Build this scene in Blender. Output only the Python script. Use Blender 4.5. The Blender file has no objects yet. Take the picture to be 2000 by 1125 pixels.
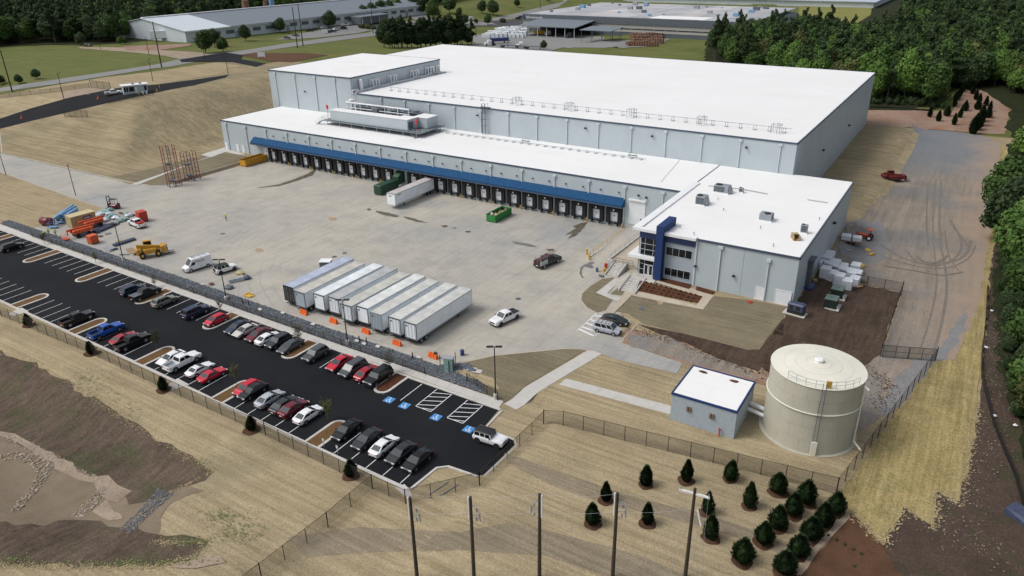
import bpy, bmesh, math, random
from math import sin, cos, pi, radians, sqrt, atan2, hypot
from mathutils import Vector, Matrix
from mathutils.geometry import tessellate_polygon

# ------------------------------------------------------------------ camera
SC = bpy.context.scene
CX, CY, CZ, FPX, PITCH, YAW, ROLL = 183.716, -153.526, 60.630, 1450.25, 0.432115, -0.563213, -0.0140132
FW = Vector((sin(YAW)*cos(PITCH), cos(YAW)*cos(PITCH), -sin(PITCH)))
_R0 = Vector((cos(YAW), -sin(YAW), 0)); _U0 = _R0.cross(FW)
RT = _R0*cos(ROLL) + _U0*sin(ROLL); UP = _U0*cos(ROLL) - _R0*sin(ROLL)
cam_data = bpy.data.cameras.new('camera'); cam = bpy.data.objects.new('camera', cam_data)
SC.collection.objects.link(cam); SC.camera = cam
cam.matrix_world = Matrix(((RT.x, UP.x, -FW.x, CX), (RT.y, UP.y, -FW.y, CY), (RT.z, UP.z, -FW.z, CZ), (0, 0, 0, 1)))
cam_data.sensor_width = 36; cam_data.lens = FPX/2000*36; cam_data.clip_start = 1; cam_data.clip_end = 9000

# ------------------------------------------------------------------ light
SUN_EL, SUN_AZ = radians(52), radians(232)      # azimuth clockwise from +Y (north)
world = bpy.data.worlds.new('World'); SC.world = world; world.use_nodes = True
wn = world.node_tree.nodes; wl = world.node_tree.links
bg = wn['Background']; sky = wn.new('ShaderNodeTexSky'); sky.sky_type = 'NISHITA'
sky.sun_disc = False; sky.sun_elevation = SUN_EL; sky.sun_rotation = SUN_AZ
sky.air_density = 1.0; sky.dust_density = 4.0; sky.ozone_density = 1.0
hs = wn.new('ShaderNodeHueSaturation'); hs.inputs['Saturation'].default_value = 0.42
wl.new(sky.outputs[0], hs.inputs['Color']); wl.new(hs.outputs[0], bg.inputs[0]); bg.inputs[1].default_value = 0.135
sd = bpy.data.lights.new('sun', 'SUN'); sun = bpy.data.objects.new('sun', sd); SC.collection.objects.link(sun)
sd.energy = 1.3; sd.angle = radians(24); sd.color = (1.0, 0.97, 0.93)
to_sun = Vector((sin(SUN_AZ)*cos(SUN_EL), cos(SUN_AZ)*cos(SUN_EL), sin(SUN_EL)))
sun.rotation_euler = to_sun.to_track_quat('Z', 'Y').to_euler(); sun.location = (0, 0, 300)
SC.view_settings.view_transform = 'Standard'; SC.view_settings.look = 'None'
SC.view_settings.exposure = 0.08; SC.view_settings.gamma = 1.0; SC.view_settings.use_curve_mapping = False
SC.render.engine = 'CYCLES'
try:
    SC.cycles.max_bounces = 5; SC.cycles.transparent_max_bounces = 12; SC.cycles.diffuse_bounces = 2
    SC.cycles.caustics_reflective = False; SC.cycles.caustics_refractive = False
except Exception: pass

# ------------------------------------------------------------------ helpers
COL = SC.collection
rnd = random.Random(7)

def ray(px, py): return FW + RT*((px-1000)/FPX) - UP*((py-562.5)/FPX)
def G(px, py, z=0.0):
    d = ray(px, py); t = (z-CZ)/d.z
    return Vector((CX+t*d.x, CY+t*d.y, z))
def GY(px, py, y):
    d = ray(px, py); t = (y-CY)/d.y
    return Vector((CX+t*d.x, y, CZ+t*d.z))
def GX(px, py, x):
    d = ray(px, py); t = (x-CX)/d.x
    return Vector((x, CY+t*d.y, CZ+t*d.z))
def proj(x, y, z):
    d = Vector((x-CX, y-CY, z-CZ)); w = d.dot(FW)
    if w < 1: return (-9999, -9999, 1)
    return (1000+FPX*d.dot(RT)/w, 562.5-FPX*d.dot(UP)/w, w)

def sm(a, b, t):
    t = min(1.0, max(0.0, (t-a)/(b-a))); return t*t*(3-2*t)

def H(x, y):
    # western hill with the entrance road on its crest
    dx = max(0.0, -31-x); dy = max(0.0, y+37)
    t = sm(0, 46, min(dx, dy)) if min(dx, dy) < 46 else 1.0
    hp = 3.0 + 9.0*sm(-55, 15, y)
    h = hp*t
    w = sm(130, 260, y)
    if x < -150: w = max(0.0, w*(1-sm(-150, -230, x))) 
    h = h*(1-w) + 4.0*w
    if -34 < x < -5: h += 1.2*sm(-32, -3, y)*(1-sm(-7.7, -7.2, x))*sm(-34, -28, x)
    # ground falls a little east of the building
    if x > 150: h += -1.6*sm(163, 168, x)*sm(-20, 5, y)*(1-sm(150, 240, y))
    # office lawn platform
    if 128 < x < 176: q = sm(138, 158, x); h += 1.15*sm(-33.5-16.5*q, -28-2*q, y)*(1-sm(-20, 4, y))*(1-sm(163, 174, x))*sm(131.4, 132.6, x)
    # parking lies lower than the yard
    if y < -72: q = sm(119, 127, x); h -= 0.8*sm(-72.6+9*q, -74.8-.8*q, y)*(1-sm(140, 143, x))
    # pond basin south-west
    if y < -100:
        d = hypot(max(0.0, x-98)/1.4, max(0.0, abs(y+117)-4.0))
        h -= 2.2*(1-sm(0, 9, d)) if x < 128 else 0
        h -= 0.5*sm(-101, -108, y)
    return h

def T(px, py, dz=0.0):
    d = ray(px, py); t0 = 40.0; t = t0; prev = t0
    while t < 4000:
        x, y, z = CX+t*d.x, CY+t*d.y, CZ+t*d.z
        if z-dz < H(x, y):
            lo, hi = prev, t
            for _ in range(14):
                m = (lo+hi)/2
                if CZ+m*d.z-dz < H(CX+m*d.x, CY+m*d.y): hi = m
                else: lo = m
            return Vector((CX+hi*d.x, CY+hi*d.y, H(CX+hi*d.x, CY+hi*d.y)))
        prev = t; t += 2.0 + t*0.01
    return Vector((CX+t*d.x, CY+t*d.y, 4.0))
def TP(pts, step=22):
    out = []
    for a, b in zip(pts, pts[1:]+pts[:1]):
        k = max(1, int(hypot(b[0]-a[0], b[1]-a[1])/step)); out += [T(a[0]+(b[0]-a[0])*i/k, a[1]+(b[1]-a[1])*i/k).to_2d() for i in range(k)]
    return out

def tag(o, label=None, cat=None, group=None, kind=None):
    if label: o['label'] = label
    if cat: o['category'] = cat
    if group: o['group'] = group
    if kind: o['kind'] = kind
    return o
def empty(name, loc=(0, 0, 0), rz=0.0, label=None, cat=None, group=None):
    o = bpy.data.objects.new(name, None); o.empty_display_size = 0.5; COL.objects.link(o)
    o.location = loc; o.rotation_euler = (0, 0, rz)
    return tag(o, label, cat, group)
def copy_tree(o, parent=None):
    c = o.copy(); COL.objects.link(c); c.parent = parent
    for ch in list(o.children): copy_tree(ch, c)
    return c

class MB:
    def __init__(s): s.v = []; s.f = []; s.m = []; s.cur = 0
    def add(s, vs, fs, m=None):
        b = len(s.v); s.v += [tuple(v) for v in vs]
        for f in fs: s.f.append([i+b for i in f]); s.m.append(s.cur if m is None else m)
        return s
    def box(s, x0, x1, y0, y1, z0, z1, m=None):
        return s.add([(x0,y0,z0),(x1,y0,z0),(x1,y1,z0),(x0,y1,z0),(x0,y0,z1),(x1,y0,z1),(x1,y1,z1),(x0,y1,z1)],
                     [(0,3,2,1),(4,5,6,7),(0,1,5,4),(1,2,6,5),(2,3,7,6),(3,0,4,7)], m)
    def cbox(s, cx, cy, z0, sx, sy, sz, m=None, rot=0.0):
        b = len(s.v); s.box(-sx/2, sx/2, -sy/2, sy/2, z0, z0+sz, m)
        c, n = cos(rot), sin(rot)
        for i in range(b, len(s.v)):
            x, y, z = s.v[i]; s.v[i] = (cx+x*c-y*n, cy+x*n+y*c, z)
        return s
    def bev(s, x0, x1, y0, y1, z0, z1, b=0.1, m=None):
        # box with chamfered upper and vertical edges
        pts = []
        for z, e in ((z0, 0), (z1-b, 0), (z1, b)):
            X0, X1, Y0, Y1 = x0+e, x1-e, y0+e, y1-e
            pts += [(X0+b,Y0,z),(X1-b,Y0,z),(X1,Y0+b,z),(X1,Y1-b,z),(X1-b,Y1,z),(X0+b,Y1,z),(X0,Y1-b,z),(X0,Y0+b,z)]
        fs = [tuple(range(7, -1, -1)), tuple(range(16, 24))]
        for k in (0, 8):
            for i in range(8): j = (i+1) % 8; fs.append((k+i, k+j, k+8+j, k+8+i))
        return s.add(pts, fs, m)
    def prism(s, poly, z0, z1, m=None):
        n = len(poly); a = sum(poly[i][0]*poly[(i+1)%n][1]-poly[(i+1)%n][0]*poly[i][1] for i in range(n))
        if a < 0: poly = list(reversed(poly))
        vs = [(p[0], p[1], z0) for p in poly] + [(p[0], p[1], z1) for p in poly]
        fs = [tuple(range(n-1, -1, -1)), tuple(range(n, 2*n))] + [(i, (i+1)%n, n+(i+1)%n, n+i) for i in range(n)]
        return s.add(vs, fs, m)
    def cyl(s, p0, p1, r0, r1=None, n=8, m=None, cap=True):
        p0, p1 = Vector(p0), Vector(p1); r1 = r0 if r1 is None else r1
        d = (p1-p0); 
        if d.length < 1e-6: return s
        d.normalize(); u = d.orthogonal().normalized(); w = d.cross(u)
        vs = [p0+(u*cos(2*pi*i/n)+w*sin(2*pi*i/n))*r0 for i in range(n)] + [p1+(u*cos(2*pi*i/n)+w*sin(2*pi*i/n))*r1 for i in range(n)]
        fs = [(i, (i+1)%n, n+(i+1)%n, n+i) for i in range(n)]
        if cap: fs += [tuple(range(n-1, -1, -1)), tuple(range(n, 2*n))]
        return s.add(vs, fs, m)
    def bar(s, p0, p1, w=0.05, m=None): return s.cyl(p0, p1, w/2*1.2, n=4, m=m)
    def path(s, pts, r, n=6, m=None):
        for a, b in zip(pts, pts[1:]): s.cyl(a, b, r, n=n, m=m)
        return s
    def loft(s, rings, m=None, cap=True):
        n = len(rings[0]); vs = [p for r in rings for p in r]; fs = []
        for k in range(len(rings)-1):
            for i in range(n): j = (i+1)%n; fs.append((k*n+i, k*n+j, (k+1)*n+j, (k+1)*n+i))
        if cap: fs += [tuple(range(n-1, -1, -1)), tuple((len(rings)-1)*n+i for i in range(n))]
        return s.add(vs, fs, m)
    def quad(s, a, b, c, d, m=None): return s.add([a, b, c, d], [(0, 1, 2, 3)], m)
    def blob(s, c, r, n=7, k=5, jit=0.15, rr=None, m=None):
        rr = rr or rnd; vs = [(c[0], c[1], c[2]-r[2])]
        for i in range(1, k):
            a = -pi/2+pi*i/k
            for j in range(n):
                q = 1+rr.uniform(-jit, jit); t = 2*pi*(j+0.5*(i % 2))/n
                vs.append((c[0]+r[0]*q*cos(a)*cos(t), c[1]+r[1]*q*cos(a)*sin(t), c[2]+r[2]*q*sin(a)))
        vs.append((c[0], c[1], c[2]+r[2])); fs = []
        for j in range(n): fs.append((0, 1+(j+1)%n, 1+j))
        for i in range(k-2):
            for j in range(n): a = 1+i*n; fs.append((a+j, a+(j+1)%n, a+n+(j+1)%n, a+n+j))
        a = 1+(k-2)*n
        for j in range(n): fs.append((a+j, a+(j+1)%n, len(vs)-1))
        return s.add(vs, fs, m)
    def mesh(s, name, mats, smooth=False):
        me = bpy.data.meshes.new(name); me.from_pydata(s.v, [], s.f)
        if not isinstance(mats, (list, tuple)): mats = [mats]
        for m in mats: me.materials.append(m)
        if len(mats) > 1: me.polygons.foreach_set('material_index', s.m)
        if smooth: me.polygons.foreach_set('use_smooth', [True]*len(me.polygons))
        me.update(); return me
    def build(s, name, mats, parent=None, loc=None, rz=0.0, smooth=False):
        o = bpy.data.objects.new(name, s.mesh(name, mats, smooth)); COL.objects.link(o)
        if parent is not None: o.parent = parent
        if loc is not None: o.location = loc
        if rz: o.rotation_euler = (0, 0, rz)
        return o
def inst(name, me, parent=None, loc=None, rz=0.0, sc=None, mat=None):
    o = bpy.data.objects.new(name, me); COL.objects.link(o)
    if parent is not None: o.parent = parent
    if loc is not None: o.location = loc
    if rz: o.rotation_euler = (0, 0, rz)
    if sc is not None: o.scale = (sc, sc, sc) if isinstance(sc, (int, float)) else sc
    if mat is not None: setmat(o, mat)
    return o
def setmat(o, mat, slot=0):
    o.material_slots[slot].link = 'OBJECT'; o.material_slots[slot].material = mat

# ------------------------------------------------------------------ materials
def _new(name):
    m = bpy.data.materials.new(name); m.use_nodes = True
    return m, m.node_tree.nodes, m.node_tree.links, m.node_tree.nodes['Principled BSDF']
def _noise(n, l, scale, detail=4.0, rough=0.6, vec=None, stretch=None, rot=0.0):
    tc = n.new('ShaderNodeTexCoord'); mp = n.new('ShaderNodeMapping')
    l.new(tc.outputs['Object'], mp.inputs[0]); mp.inputs['Rotation'].default_value = (0, 0, rot)
    if stretch: mp.inputs['Scale'].default_value = stretch
    t = n.new('ShaderNodeTexNoise'); t.inputs['Scale'].default_value = scale
    t.inputs['Detail'].default_value = detail; t.inputs['Roughness'].default_value = rough
    l.new(mp.outputs[0], t.inputs['Vector']); return t.outputs['Fac']
def _ramp(n, l, fac, stops):
    r = n.new('ShaderNodeValToRGB'); e = r.color_ramp.elements
    while len(e) < len(stops): e.new(0.5)
    for k, (p, c) in enumerate(stops): e[k].position = p; e[k].color = (c[0], c[1], c[2], 1)
    l.new(fac, r.inputs[0]); return r.outputs[0]
def _mix(n, l, fac, a, b, mode='MIX'):
    m = n.new('ShaderNodeMix'); m.data_type = 'RGBA'; m.blend_type = mode
    if isinstance(fac, (int, float)): m.inputs[0].default_value = fac
    else: l.new(fac, m.inputs[0])
    for i, v in ((6, a), (7, b)):
        if isinstance(v, (tuple, list)): m.inputs[i].default_value = (v[0], v[1], v[2], 1)
        else: l.new(v, m.inputs[i])
    return m.outputs[2]
def _thr(n, l, fac, lo, hi):
    m = n.new('ShaderNodeMapRange'); m.inputs[1].default_value = lo; m.inputs[2].default_value = hi
    l.new(fac, m.inputs[0]); return m.outputs[0]

def mat(name, col, rough=0.6, metal=0.0, var=0.12, scale=1.5, bump=0.0, rndm=0.0, spec=None):
    m, n, l, b = _new(name); b.inputs['Roughness'].default_value = rough; b.inputs['Metallic'].default_value = metal
    if spec is not None: b.inputs['Specular IOR Level'].default_value = spec
    f = _noise(n, l, scale, 5)
    c = _ramp(n, l, f, [(0.3, [x*(1-var) for x in col]), (0.7, [min(1, x*(1+var)) for x in col])])
    if rndm:
        oi = n.new('ShaderNodeObjectInfo'); c = _mix(n, l, _thr(n, l, oi.outputs['Random'], 0, 1), c, [x*(1-rndm) for x in col])
    l.new(c, b.inputs['Base Color'])
    if bump:
        bm = n.new('ShaderNodeBump'); bm.inputs['Strength'].default_value = bump; bm.inputs['Distance'].default_value = 0.05
        l.new(_noise(n, l, scale*12, 3), bm.inputs['Height']); l.new(bm.outputs[0], b.inputs['Normal'])
    return m

def ground(name, a, b2, c, big=0.06, mid=0.5, fine=6.0, streak=None, sang=0.0, sfac=0.5, grain=0.35, bump=0.6, patches=None, patch_scale=0.08, patch_lo=0.58):
    """three-colour ground: large patches, medium mottling, fine grain and optional streaks along an angle"""
    m, n, l, bs = _new(name); bs.inputs['Roughness'].default_value = 0.95; bs.inputs['Specular IOR Level'].default_value = 0.15
    c1 = _ramp(n, l, _noise(n, l, big, 5, 0.62), [(0.36, a), (0.5, b2), (0.66, c)])
    c2 = _ramp(n, l, _noise(n, l, mid, 6, 0.7), [(0.3, c), (0.5, a), (0.7, b2)])
    col = _mix(n, l, 0.42, c1, c2)
    if streak:
        s1 = _noise(n, l, 1.0, 4, 0.65, stretch=streak, rot=sang)
        col = _mix(n, l, _thr(n, l, s1, 0.36, 0.64), col, _mix(n, l, sfac, col, (0.62, 0.60, 0.58), 'MULTIPLY'))
    if patches:
        pn = _noise(n, l, patch_scale, 7, 0.68)
        col = _mix(n, l, _thr(n, l, pn, patch_lo-.05, patch_lo+.15), col, patches)
    g = _noise(n, l, fine, 3, 0.8)
    gc = _ramp(n, l, g, [(0.25, (1-grain,)*3), (0.75, (1+grain*0.6,)*3)])
    col = _mix(n, l, 1.0, col, gc, 'MULTIPLY')
    l.new(col, bs.inputs['Base Color'])
    bm = n.new('ShaderNodeBump'); bm.inputs['Strength'].default_value = bump; bm.inputs['Distance'].default_value = 0.15
    l.new(_noise(n, l, fine*0.5, 5, 0.75), bm.inputs['Height']); l.new(bm.outputs[0], bs.inputs['Normal'])
    return m

M = {}
M['straw'] = ground('straw', (.40,.325,.20), (.48,.395,.25), (.325,.27,.17), big=.05, mid=.35, fine=5, streak=(.05, 1.6, 1), sang=-.12, sfac=.75, grain=.45, patches=(.27,.24,.155), patch_scale=.07, patch_lo=.60)
M['straw_hill'] = ground('straw_hill', (.345,.285,.175), (.42,.345,.215), (.275,.235,.148), big=.03, mid=.2, fine=3.5, streak=(.04, .9, 1), sang=.95, sfac=.85, grain=.42, patches=(.205,.19,.12), patch_scale=.045, patch_lo=.58)
M['hay'] = ground('hay', (.40,.32,.14), (.47,.38,.18), (.27,.225,.10), big=.12, mid=.6, fine=4, streak=(1.8, .09, 1), sang=.25, sfac=.8, grain=.55, patches=(.22,.20,.09), patch_scale=.2, patch_lo=.60)
M['lawn_straw'] = ground('lawn_straw', (.225,.195,.13), (.26,.225,.15), (.19,.167,.11), big=.08, mid=.5, fine=6, streak=(.06, 1.6, 1), sang=-.1, sfac=.6, grain=.45)
M['soil_dark'] = ground('soil_dark', (.085,.060,.045), (.115,.080,.058), (.058,.045,.035), big=.1, mid=.5, fine=4, streak=(1.3,.12,1), sang=.1, sfac=.8, grain=.5)
M['soil_slope'] = ground('soil_slope', (.125,.094,.072), (.165,.122,.092), (.085,.068,.048), big=.12, mid=.7, fine=3, streak=(1.2,.15,1), sang=.5, sfac=.8, grain=.5, patches=(.075,.085,.04), patch_scale=.16, patch_lo=.56)
M['pond_mud'] = ground('pond_mud', (.20,.155,.105), (.25,.20,.145), (.165,.14,.105), big=.12, mid=.4, fine=5, grain=.25, bump=.3)
M['pale_sand'] = ground('pale_sand', (.33,.265,.20), (.40,.32,.245), (.24,.185,.14), big=.2, mid=.8, fine=5, grain=.4)
M['red_soil'] = ground('red_soil', (.30,.20,.145), (.34,.25,.195), (.24,.13,.085), big=.08, mid=.5, fine=4, grain=.4, patches=(.30,.14,.08), patch_scale=.1, patch_lo=.60)
M['gravel_road'] = ground('gravel_road', (.30,.265,.22), (.355,.30,.24), (.215,.205,.195), big=.05, mid=.22, fine=4, streak=(.9,.05,1), sang=.02, sfac=.6, grain=.5, patches=(.185,.195,.21), patch_scale=.055, patch_lo=.55)
M['gravel_blue'] = ground('gravel_blue', (.225,.23,.24), (.265,.255,.245), (.19,.20,.21), big=.1, mid=.6, fine=5, grain=.4)
M['mulch_red'] = ground('mulch_red', (.095,.036,.020), (.125,.050,.027), (.06,.027,.017), big=.5, mid=1.5, fine=9, grain=.55)
M['mulch_brown'] = ground('mulch_brown', (.15,.085,.038), (.19,.11,.05), (.10,.06,.03), big=.5, mid=1.5, fine=9, grain=.5)
M['mulch_bed'] = ground('mulch_bed', (.105,.055,.032), (.135,.072,.042), (.08,.045,.028), big=.3, mid=1.2, fine=8, grain=.4)
M['mulch_ring'] = ground('mulch_ring', (.085,.045,.028), (.12,.065,.04), (.06,.035,.022), big=.5, mid=1.5, fine=8, grain=.5)
M['grass'] = ground('grass', (.12,.145,.04), (.165,.175,.055), (.09,.12,.032), big=.02, mid=.12, fine=1.6, streak=(.03,.3,1), sang=.8, sfac=.4, grain=.35, patches=(.17,.15,.055), patch_scale=.03, patch_lo=.58)
M['wisp'] = mat('straw_wisp', (.37,.30,.165), .95, var=.3)
M['roof_seam'] = mat('roof_seam', (.40,.385,.36), .8, var=.2)
M['track'] = ground('track', (.30,.25,.175), (.345,.29,.205), (.25,.21,.15), big=.08, mid=.5, fine=5, streak=(.05,1.6,1), sang=-.12, sfac=.7, grain=.4)
M['weeds'] = mat('weeds', (.14,.17,.055), .9, var=.3)
M['tyre_mark'] = ground('tyre_mark', (.20,.18,.155), (.225,.20,.17), (.17,.155,.135), big=.3, mid=1, fine=4, grain=.4)
def regional(m, axis, lo, hi, col, nscale, namp):
    n, l = m.node_tree.nodes, m.node_tree.links; b = n['Principled BSDF']; src = b.inputs['Base Color'].links[0].from_socket
    tc = n.new('ShaderNodeTexCoord'); sp = n.new('ShaderNodeSeparateXYZ'); l.new(tc.outputs['Object'], sp.inputs[0]); ad = n.new('ShaderNodeMath'); ad.operation = 'MULTIPLY_ADD'
    l.new(_noise(n, l, nscale, 5, .7), ad.inputs[0]); ad.inputs[1].default_value = namp; l.new(sp.outputs[axis], ad.inputs[2])
    l.new(_mix(n, l, _thr(n, l, ad.outputs[0], lo, hi), src, _mix(n, l, .75, src, col)), b.inputs['Base Color'])
regional(M['gravel_road'], 1, 115, 150, (.17,.19,.215), .05, 75); regional(M['gravel_road'], 0, 196, 206, (.36,.27,.20), .07, 30)
M['straw_meadow'] = ground('meadow', (.20,.20,.06), (.25,.24,.08), (.16,.17,.05), big=.02, mid=.1, fine=1.5, grain=.3)
M['grass_dark'] = ground('grass_dark', (.055,.085,.018), (.08,.105,.025), (.04,.065,.015), big=.04, mid=.3, fine=2, grain=.4)
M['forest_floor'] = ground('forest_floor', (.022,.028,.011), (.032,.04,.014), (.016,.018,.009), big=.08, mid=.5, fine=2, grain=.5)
M['forest_edge'] = ground('forest_edge', (.075,.052,.042), (.10,.07,.055), (.05,.042,.03), big=.15, mid=.7, fine=4, grain=.5, patches=(.05,.06,.025), patch_scale=.2, patch_lo=.55)
M['riprap_bed'] = ground('riprap_bed', (.095,.112,.13), (.125,.145,.165), (.065,.078,.09), big=.4, mid=1.5, fine=4, grain=.55)
M['public_road'] = ground('public_road', (.235,.235,.23), (.26,.26,.255), (.21,.21,.205), big=.05, mid=.3, fine=3, grain=.12, bump=.2)
M['concrete_walk'] = ground('concrete_walk', (.50,.485,.45), (.55,.535,.50), (.44,.43,.40), big=.3, mid=1.2, fine=8, grain=.12, bump=.15)
M['concrete_tan'] = ground('concrete_tan', (.44,.385,.305), (.49,.43,.345), (.37,.32,.25), big=.3, mid=1.2, fine=8, grain=.15, bump=.15)
M['kerb'] = ground('kerb', (.52,.50,.465), (.58,.56,.53), (.43,.40,.36), big=.3, mid=1.5, fine=8, grain=.15, bump=.15)
M['stone'] = mat('stone', (.14,.152,.168), .9, var=.55, scale=2.3)
M['stone_tan'] = mat('stone_tan', (.30,.245,.19), .9, var=.5, scale=2.3)

def asphalt_mat():
    m, n, l, b = _new('asphalt'); b.inputs['Roughness'].default_value = .9; b.inputs['Specular IOR Level'].default_value = .2
    c = _ramp(n, l, _noise(n, l, .09, 6, .6), [(.35, (.0075,.0085,.011)), (.6, (.011,.012,.0145)), (.75, (.016,.0165,.018))])
    g = _ramp(n, l, _noise(n, l, 9, 3, .8), [(.3, (.6,.6,.62)), (.72, (1.5,1.5,1.5))]); c = _mix(n, l, 1, c, g, 'MULTIPLY')
    d = _noise(n, l, 1.0, 6, .8, stretch=(.22,.5,1), rot=.5); c = _mix(n, l, _thr(n, l, d, .66, .78), c, (.085,.066,.045))
    l.new(c, b.inputs['Base Color']); bm = n.new('ShaderNodeBump'); bm.inputs['Strength'].default_value = .5; bm.inputs['Distance'].default_value = .02
    l.new(_noise(n, l, 14, 3, .8), bm.inputs['Height']); l.new(bm.outputs[0], b.inputs['Normal']); return m
M['asphalt'] = asphalt_mat()

def yard_mat():
    m, n, l, b = _new('yard_concrete'); b.inputs['Roughness'].default_value = .88
    base = _ramp(n, l, _noise(n, l, .022, 6, .62), [(.34, (.325,.33,.325)), (.46, (.385,.368,.33)), (.6, (.455,.42,.355)), (.74, (.36,.36,.345))])
    mott = _ramp(n, l, _noise(n, l, .16, 7, .72), [(.28, (.78,.80,.82)), (.5, (1,1,1)), (.72, (1.10,1.08,1.05))])
    c = _mix(n, l, 1, base, mott, 'MULTIPLY')
    # broom / sweep streaks running towards the docks
    s = _noise(n, l, 1, 6, .7, stretch=(1.0,.05,1), rot=.18); c = _mix(n, l, _thr(n, l, s, .42, .7), c, _mix(n, l, .42, c, (.70,.73,.76), 'MULTIPLY'))
    o = _noise(n, l, 1, 6, .75, stretch=(.5,.09,1), rot=-.1); c = _mix(n, l, _thr(n, l, o, .60, .86), c, (.46,.40,.32))
    # tyre scrub arcs: distorted ring texture, thresholded to thin dark lines
    tc = n.new('ShaderNodeTexCoord'); mp = n.new('ShaderNodeMapping'); mp.inputs['Location'].default_value = (-104, 22, 0)
    l.new(tc.outputs['Object'], mp.inputs[0]); w = n.new('ShaderNodeTexWave'); w.wave_type = 'RINGS'; w.rings_direction = 'Z'
    w.inputs['Scale'].default_value = .16; w.inputs['Distortion'].default_value = 9; w.inputs['Detail'].default_value = 3; w.inputs['Detail Scale'].default_value = .28
    l.new(mp.outputs[0], w.inputs[0])
    k = _noise(n, l, .05, 4, .6); kk = n.new('ShaderNodeMath'); kk.operation = 'MULTIPLY'
    l.new(_thr(n, l, w.outputs['Fac'], .93, .99), kk.inputs[0]); l.new(_thr(n, l, k, .5, .66), kk.inputs[1])
    c = _mix(n, l, kk.outputs[0], c, _mix(n, l, .28, c, (.45,.45,.47), 'MULTIPLY'))
    g = _ramp(n, l, _noise(n, l, 5, 3, .8), [(.3, (.84,.84,.84)), (.7, (1.12,1.12,1.12))]); c = _mix(n, l, 1, c, g, 'MULTIPLY')
    # sawn joints every 4.63 m
    br = n.new('ShaderNodeTexBrick'); br.offset = 0; br.inputs['Scale'].default_value = 1; br.inputs['Brick Width'].default_value = 4.63; br.inputs['Row Height'].default_value = 6.0
    br.inputs['Mortar Size'].default_value = .045; br.inputs['Color1'].default_value = (1,1,1,1); br.inputs['Color2'].default_value = (.975,.975,.975,1); br.inputs['Mortar'].default_value = (.80,.79,.78,1)
    l.new(tc.outputs['Object'], br.inputs[0]); c = _mix(n, l, 1, c, br.outputs[0], 'MULTIPLY')
    l.new(c, b.inputs['Base Color']); return m
M['yard'] = yard_mat()

def roof_mat():
    m, n, l, b = _new('roof_membrane'); b.inputs['Roughness'].default_value = .55
    c = _ramp(n, l, _noise(n, l, .035, 6, .65), [(.35, (.80,.80,.79)), (.6, (.84,.84,.835)), (.75, (.76,.745,.715))])
    s = _noise(n, l, .35, 7, .75); c = _mix(n, l, _thr(n, l, s, .62, .82), c, (.66,.61,.53))
    tc = n.new('ShaderNodeTexCoord'); br = n.new('ShaderNodeTexBrick'); br.offset = .5; br.inputs['Scale'].default_value = 1
    br.inputs['Brick Width'].default_value = 30; br.inputs['Row Height'].default_value = 3.0; br.inputs['Mortar Size'].default_value = .05
    br.inputs['Color1'].default_value = (1,1,1,1); br.inputs['Color2'].default_value = (.985,.985,.98,1); br.inputs['Mortar'].default_value = (.93,.92,.90,1)
    l.new(tc.outputs['Object'], br.inputs[0]); c = _mix(n, l, 1, c, br.outputs[0], 'MULTIPLY')
    l.new(c, b.inputs['Base Color']); return m
M['roof'] = roof_mat()
def wall_mat(name, col):
    m, n, l, b = _new(name); b.inputs['Roughness'].default_value = .5
    c = _ramp(n, l, _noise(n, l, .25, 5), [(.3, [x*.95 for x in col]), (.7, [x*1.04 for x in col])])
    st = _noise(n, l, 1, 5, .7, stretch=(1.2, 1.2, .05)); c = _mix(n, l, _thr(n, l, st, .6, .8), c, [x*.88 for x in col])
    l.new(c, b.inputs['Base Color'])
    bm = n.new('ShaderNodeBump'); bm.inputs['Strength'].default_value = .25; bm.inputs['Distance'].default_value = .02
    l.new(_noise(n, l, 1, 1, stretch=(7, 7, .01)), bm.inputs['Height']); l.new(bm.outputs[0], b.inputs['Normal']); return m
M['wall'] = wall_mat('wall_panel', (.445,.51,.545))
M['wall_light'] = wall_mat('wall_light', (.56,.62,.655))
M['block_wall'] = mat('block_wall', (.35,.41,.46), .7, var=.1, scale=3)
M['white'] = mat('white_paint', (.78,.79,.80), .5, var=.04)
M['door_white'] = mat('door_white', (.74,.77,.80), .5, var=.05, scale=.5)
M['navy'] = mat('navy_trim', (.022,.045,.13), .45, var=.1)
M['pylon'] = mat('pylon_blue', (.024,.050,.145), .7, var=.08, spec=.15)
M['canopy'] = mat('canopy_blue', (.014,.068,.165), .75, var=.1, scale=.8, spec=.15)
M['edge'] = mat('roof_edge', (.06,.085,.13), .5, var=.1)
M['rubber'] = mat('rubber', (.012,.012,.013), .85, var=.3)
M['tyre'] = mat('tyre', (.014,.014,.014), .9, var=.2)
M['rim'] = mat('rim', (.42,.43,.45), .3, .7, var=.1)
M['rim_black'] = mat('rim_black', (.03,.03,.03), .4, .3, var=.1)
M['glass'] = mat('window_glass', (.006,.009,.012), .12, var=.1, spec=.4)
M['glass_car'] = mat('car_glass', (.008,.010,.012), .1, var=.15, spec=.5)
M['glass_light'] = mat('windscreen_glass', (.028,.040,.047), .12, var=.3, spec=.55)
M['trim'] = mat('black_trim', (.015,.015,.016), .55, var=.2)
M['grey'] = mat('grey_metal', (.30,.33,.36), .5, .3, var=.12)
M['galv'] = mat('galvanised', (.42,.46,.49), .45, .5, var=.12, scale=3)
M['dark_grey'] = mat('dark_grey', (.11,.13,.15), .6, .2, var=.2)
M['grating'] = mat('grating', (.20,.235,.265), .6, .4, var=.3, scale=6)
M['pole_black'] = mat('pole_black', (.018,.016,.016), .5, .3, var=.2)
M['fence_post'] = mat('fence_post', (.035,.028,.024), .6, .3, var=.2)
M['wood_pole'] = mat('wood_pole', (.045,.034,.024), .9, var=.35, scale=4)
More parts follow.
